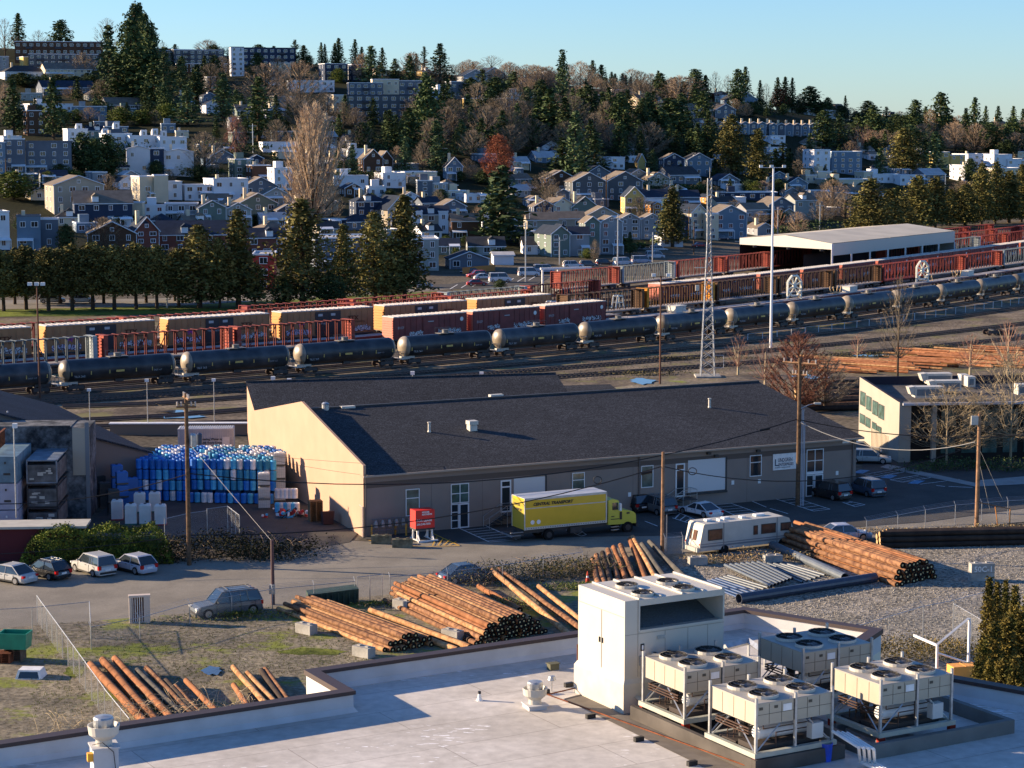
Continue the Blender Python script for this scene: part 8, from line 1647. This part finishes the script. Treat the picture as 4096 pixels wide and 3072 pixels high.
TR = [(75,200,62,75,'fA'),(20,190,40,90,'bA'),(155,190,82,90,'bA'),(245,190,43,100,'fC'),(200,195,110,60,'bA'),(320,195,130,60,'bB'),(430,230,80,110,'bA'),(545,330,30,115,'rD'),(585,350,70,90,'rD'),(530,420,90,120,'fC'),(600,430,120,110,'fC'),(560,250,28,70,'fC'),(610,250,100,60,'fA'),(440,400,115,110,'fB'),(700,190,125,50,'fA'),(830,200,115,110,'bB'),(855,205,138,80,'rD'),(910,200,140,80,'bA'),(955,195,158,55,'bB'),(1035,200,128,75,'rD'),(1095,210,140,55,'fA'),(1180,215,115,50,'fS'),(1150,215,165,80,'rD'),(1215,270,185,70,'fA'),
(470,430,240,130,'fA'),(560,430,200,150,'fC'),(620,440,230,110,'fA'),(660,445,200,100,'fB'),(750,500,345,110,'fB'),(790,400,265,80,'fA'),(720,350,250,70,'fA'),(895,500,300,110,'fB'),(1035,565,320,150,'fA'),(215,560,325,105,'fA'),(55,540,330,110,'fA'),(330,700,540,115,'rD'),(430,705,545,130,'rD'),(380,705,560,110,'rD'),(290,400,345,75,'bB'),(480,500,430,90,'rE'),(570,500,440,110,'rE'),(620,500,440,60,'bA'),(820,710,535,165,'bC'),(945,635,470,85,'we'),(55,800,690,190,'rE'),(90,350,295,120,'rD'),(230,350,300,110,'rD'),(300,345,305,90,'rD'),(370,345,300,60,'rD'),(400,405,330,60,'rE'),(20,480,340,60,'bB'),
(1253,905,435,205,'po'),(1380,690,550,85,'bC'),(1410,705,585,60,'fB'),(1350,700,600,60,'fA'),(1060,425,262,200,'bB'),(1200,455,255,190,'bB'),(1355,335,278,65,'rE'),(1285,250,155,35,'fA'),(1300,250,160,30,'fA'),(1355,260,145,55,'fA'),(1340,260,165,50,'fA'),(1420,260,145,48,'fA'),(1447,260,172,42,'fA'),(1485,335,190,90,'fB'),(1450,330,220,80,'bB'),(1530,310,198,45,'fA'),(1580,330,240,60,'fA'),(1640,255,180,40,'fA'),(1665,255,180,35,'fA'),(1697,260,155,42,'fS'),(1760,335,182,95,'fA'),(1650,330,215,110,'bB'),(1640,335,230,70,'fB'),(1892,250,195,30,'fA'),(1850,275,222,80,'bA'),(1900,290,230,80,'bB'),(1965,290,205,120,'bA'),(2040,290,228,90,'bA'),(1980,395,312,90,'rD'),(1885,400,315,80,'rD'),(1930,380,280,80,'fS'),(2055,370,290,90,'fB'),(1710,580,320,120,'fC'),(1700,560,300,90,'fB'),(1640,620,440,120,'fA'),(1560,610,450,100,'fA'),(1620,700,555,65,'fB'),(1745,705,550,85,'fB'),(1690,690,575,80,'bC'),(1590,690,590,60,'bB'),(1995,745,548,112,'rs'),(1870,705,640,75,'bC'),(2010,980,672,205,'fB'),(1975,980,700,120,'fB'),
(2250,420,210,75,'fB'),(2150,365,268,130,'bB'),(2090,370,280,100,'bB'),(2320,360,250,100,'bB'),(2370,340,232,55,'fA'),(2405,350,255,65,'fA'),(2460,325,258,42,'fA'),(2490,325,254,45,'fA'),(2522,320,258,28,'fA'),(2550,320,262,32,'rD'),(2585,325,280,45,'rD'),(2632,335,238,48,'fA'),(2700,335,256,50,'fA'),(2720,335,255,40,'bA'),(2780,340,222,90,'fC'),(2822,345,245,60,'fA'),(2860,390,272,60,'bA'),(2910,400,290,60,'bA'),(2950,440,285,70,'fC'),(2980,420,272,60,'fA'),(3040,415,310,40,'fA'),(3065,415,318,45,'bA'),
(2200,565,365,140,'fA'),(2260,600,400,120,'fA'),(2160,520,390,110,'fA'),(2330,445,345,120,'bB'),(2450,435,318,150,'bC'),(2560,435,325,140,'bC'),(2720,440,308,185,'bB'),(2600,475,385,120,'bB'),(2480,565,380,110,'fC'),(2420,520,410,80,'bC'),(2560,545,425,75,'fC'),(2680,580,400,150,'fC'),(2620,590,450,110,'fA'),(2300,725,455,110,'fB'),(2380,695,540,110,'fB'),(2250,705,555,120,'fA'),(2320,690,580,90,'fA'),(2440,590,478,70,'bi'),(2830,640,455,85,'fA'),(2790,640,500,80,'fA'),(2925,705,470,130,'cA'),(3030,745,525,95,'cB'),(2130,610,480,150,'bC'),(2050,600,450,140,'bC'),(2610,700,600,60,'fB'),(2495,650,560,40,'fA'),(2690,990,762,105,'cB'),(2660,985,800,80,'fB'),(2520,1020,930,45,'fA'),(2180,800,690,110,'bC'),(2210,830,745,90,'bC'),(2180,880,765,60,'bA'),(2560,870,790,100,'bC'),(2800,780,730,60,'fB'),
(3110,405,280,50,'fA'),(3140,405,273,55,'fA'),(3168,410,278,40,'fA'),(3120,425,340,75,'rs'),(3240,420,310,95,'fC'),(3200,420,345,50,'bB'),(3310,430,353,50,'rD'),(3350,435,375,50,'bA'),(3381,445,350,30,'fA'),(3470,470,382,75,'fC'),(3545,470,396,50,'fS'),(3600,490,430,70,'bB'),(3575,480,440,60,'bB'),(3660,520,405,75,'fC'),(3700,540,430,60,'fA'),(3760,560,378,95,'fC'),(3720,560,440,60,'bB'),(3895,590,400,75,'fA'),(3860,590,440,60,'fA'),(3990,560,430,50,'fA'),(3940,560,430,40,'fA'),(4050,560,430,55,'fA'),(4090,560,440,50,'fA'),(3295,600,450,100,'fC'),(3358,592,455,80,'fB'),(3430,610,505,70,'bi'),(3465,605,500,40,'bi'),(3490,585,430,100,'fC'),(3430,560,460,90,'fA'),(3615,690,520,140,'cA'),(3735,705,535,90,'fB'),(3130,725,578,95,'fS'),(3100,720,600,60,'fA'),(3820,610,495,110,'bB'),(3900,620,500,110,'bB'),(3960,620,500,100,'rD'),(4050,620,480,110,'rD'),(4010,610,510,90,'bB'),(3330,850,722,125,'bB'),(3290,910,765,110,'bA'),(3380,880,770,140,'bA'),(3110,940,830,60,'bi'),(3190,940,850,80,'bB'),(3190,720,640,60,'bC'),(3520,720,600,70,'fB'),(3700,640,560,90,'fA'),(3880,740,640,70,'rD'),(2380,1050,960,40,'bC'),(410,1010,875,150,'bC'),(430,790,700,90,'bC'),(560,790,730,80,'rD'),(265,1010,900,70,'rD'),(470,730,690,60,'bA'),(1100,730,610,50,'fS'),(1060,710,640,70,'bC'),(1150,880,790,70,'bC'),(1080,870,830,60,'rD'),(1330,900,760,90,'bC'),(1510,760,690,50,'bC'),(1560,800,760,60,'rD'),(1750,830,760,50,'bC'),(1920,900,820,60,'bB'),(2450,760,700,40,'fS'),(2170,1090,1050,40,'rE'),(2000,1165,1120,50,'rD'),(2330,760,640,70,'fA'),(3030,880,820,40,'bi'),(2860,700,640,60,'fA')]
for t_ in TR: tree(*t_)
# fill the wooded slopes, each tree on its own
fr = random.Random(4)
FILL = [((1100,1660),(470,620),'fA fA bC fC',26,(80,130)),((1660,2150),(470,640),'fA fC bC bC fB',34,(90,150)),((2150,2900),(430,640),'fA fC fB fA bC',52,(90,150)),((2080,2800),(350,420),'bB bC bB bC fA',30,(60,100)),((300,1150),(300,480),'fA fC fB bC',26,(80,130)),((2900,3500),(440,475),'rD rD fA bB',20,(35,60)),((3480,4100),(540,640),'fA rD bB fC bB',34,(70,110)),((0,260),(440,560),'bB fA rD',8,(60,90)),((1700,2200),(300,340),'bB bA bB',18,(50,80)),((0,1250),(205,240),'bB rD bA',12,(40,60)),((3150,3500),(600,680),'fA rD bB',10,(50,80)),((860,1300),(540,600),'fA fA bC',12,(70,110))]
for (xa,xb),(ya,yb_),ks,n_,(h0,h1) in FILL:
    for i in range(n_):
        X = xa+(xb-xa)*(i+fr.random())/n_; Y = fr.uniform(ya, yb_); h_ = fr.uniform(h0, h1); k = fr.choice(ks.split()); w_ = h_*(.55 if k[0] == 'f' else .95)*fr.uniform(.85,1.2)
        tree(X, Y, Y-h_, w_, k)
for (xa,xb),(ya,yb_),ks,n_,(h0,h1) in [((0,1000),(700,740),'rD bC rE fA',14,(35,70)),((0,1050),(900,935),'rD bC rD bA',14,(35,60)),((0,700),(1020,1050),'rD bC rE',12,(30,60)),((1350,2000),(720,760),'rD bC bB fA',13,(35,60)),((1400,2100),(800,835),'rD bC rE',12,(30,50)),((1750,2350),(960,1040),'rD bC rE',14,(30,50)),((2100,2900),(770,790),'rD bC bB',14,(30,50)),((2400,3300),(870,900),'rD bB bC',14,(30,60)),((2900,4096),(770,800),'rD fA bB rE',24,(40,70)),((2900,3600),(840,900),'rD bB bC',16,(40,70)),((0,700),(470,500),'rD rE bB fA',14,(40,70)),((0,700),(330,350),'rD bB rD',12,(30,50)),((2650,3300),(700,720),'rD bC fA',14,(35,60))]:
    for i in range(n_):
        X = xa+(xb-xa)*(i+fr.random())/n_; Y = fr.uniform(ya, yb_); h_ = fr.uniform(h0, h1); k = fr.choice(ks.split()); tree(X, Y, Y-h_, h_*(.55 if k[0] == 'f' else 1.1)*fr.uniform(.85,1.3), k)
for i, (X, Y, sx_, sz_) in enumerate([(420,620,30,5),(120,470,20,4),(700,700,30,4),(1300,720,40,4),(2600,760,40,4),(3400,480,60,6),(3100,700,30,4),(2300,950,20,3),(2480,1000,14,3),(3300,935,40,4),(900,620,40,5),(1560,620,60,6),(600,430,26,5),(2080,905,16,3),(3060,460,50,6)]):
    bush('shrubbery', 'dark shrubbery '+zone(X,Y), surf(X,Y), (sx_,6,sz_), 1300, lf_ever if i in (12,) else lf_dark, 300+i, .5, 'plants')
for pr in [firA,firB,firC,firS,cedA,cedB,cedC,roundE,roundD,arb,bareA,bareB,bareC,russ,poplar,weep,birch,plane,tank,YB,MBX,cu]:
    if not pr.used:
        ALL.remove(pr.root)
        for ch in list(pr.root.children_recursive): bpy.data.objects.remove(ch)
        bpy.data.objects.remove(pr.root)
# ---------------------------------------------------------------- tell look-alikes apart by order
ORD = 'first second third fourth fifth sixth seventh eighth ninth tenth eleventh twelfth thirteenth fourteenth fifteenth sixteenth seventeenth eighteenth nineteenth twentieth'.split()
bpy.context.view_layer.update()
by = {}
for o in ALL:
    by.setdefault(o['label'], []).append(o)
for lb, os_ in by.items():
    if len(os_) < 2 or os_[0].get('group') == 'stacked plastic drums': continue
    os_.sort(key=lambda o: proj(o.matrix_world.translation)[0])
    if len(os_) > 20: continue
    for i, o in enumerate(os_): o['label'] = (ORD[i]+' from the left, ' if len(os_) > 2 else ('left one of two, ' if i == 0 else 'right one of two, '))+lb
for o in ALL:
    if len(o['label'].split()) > 16: print('LONG', o['label'])
print('objects', len(C.objects), 'things', len(ALL))
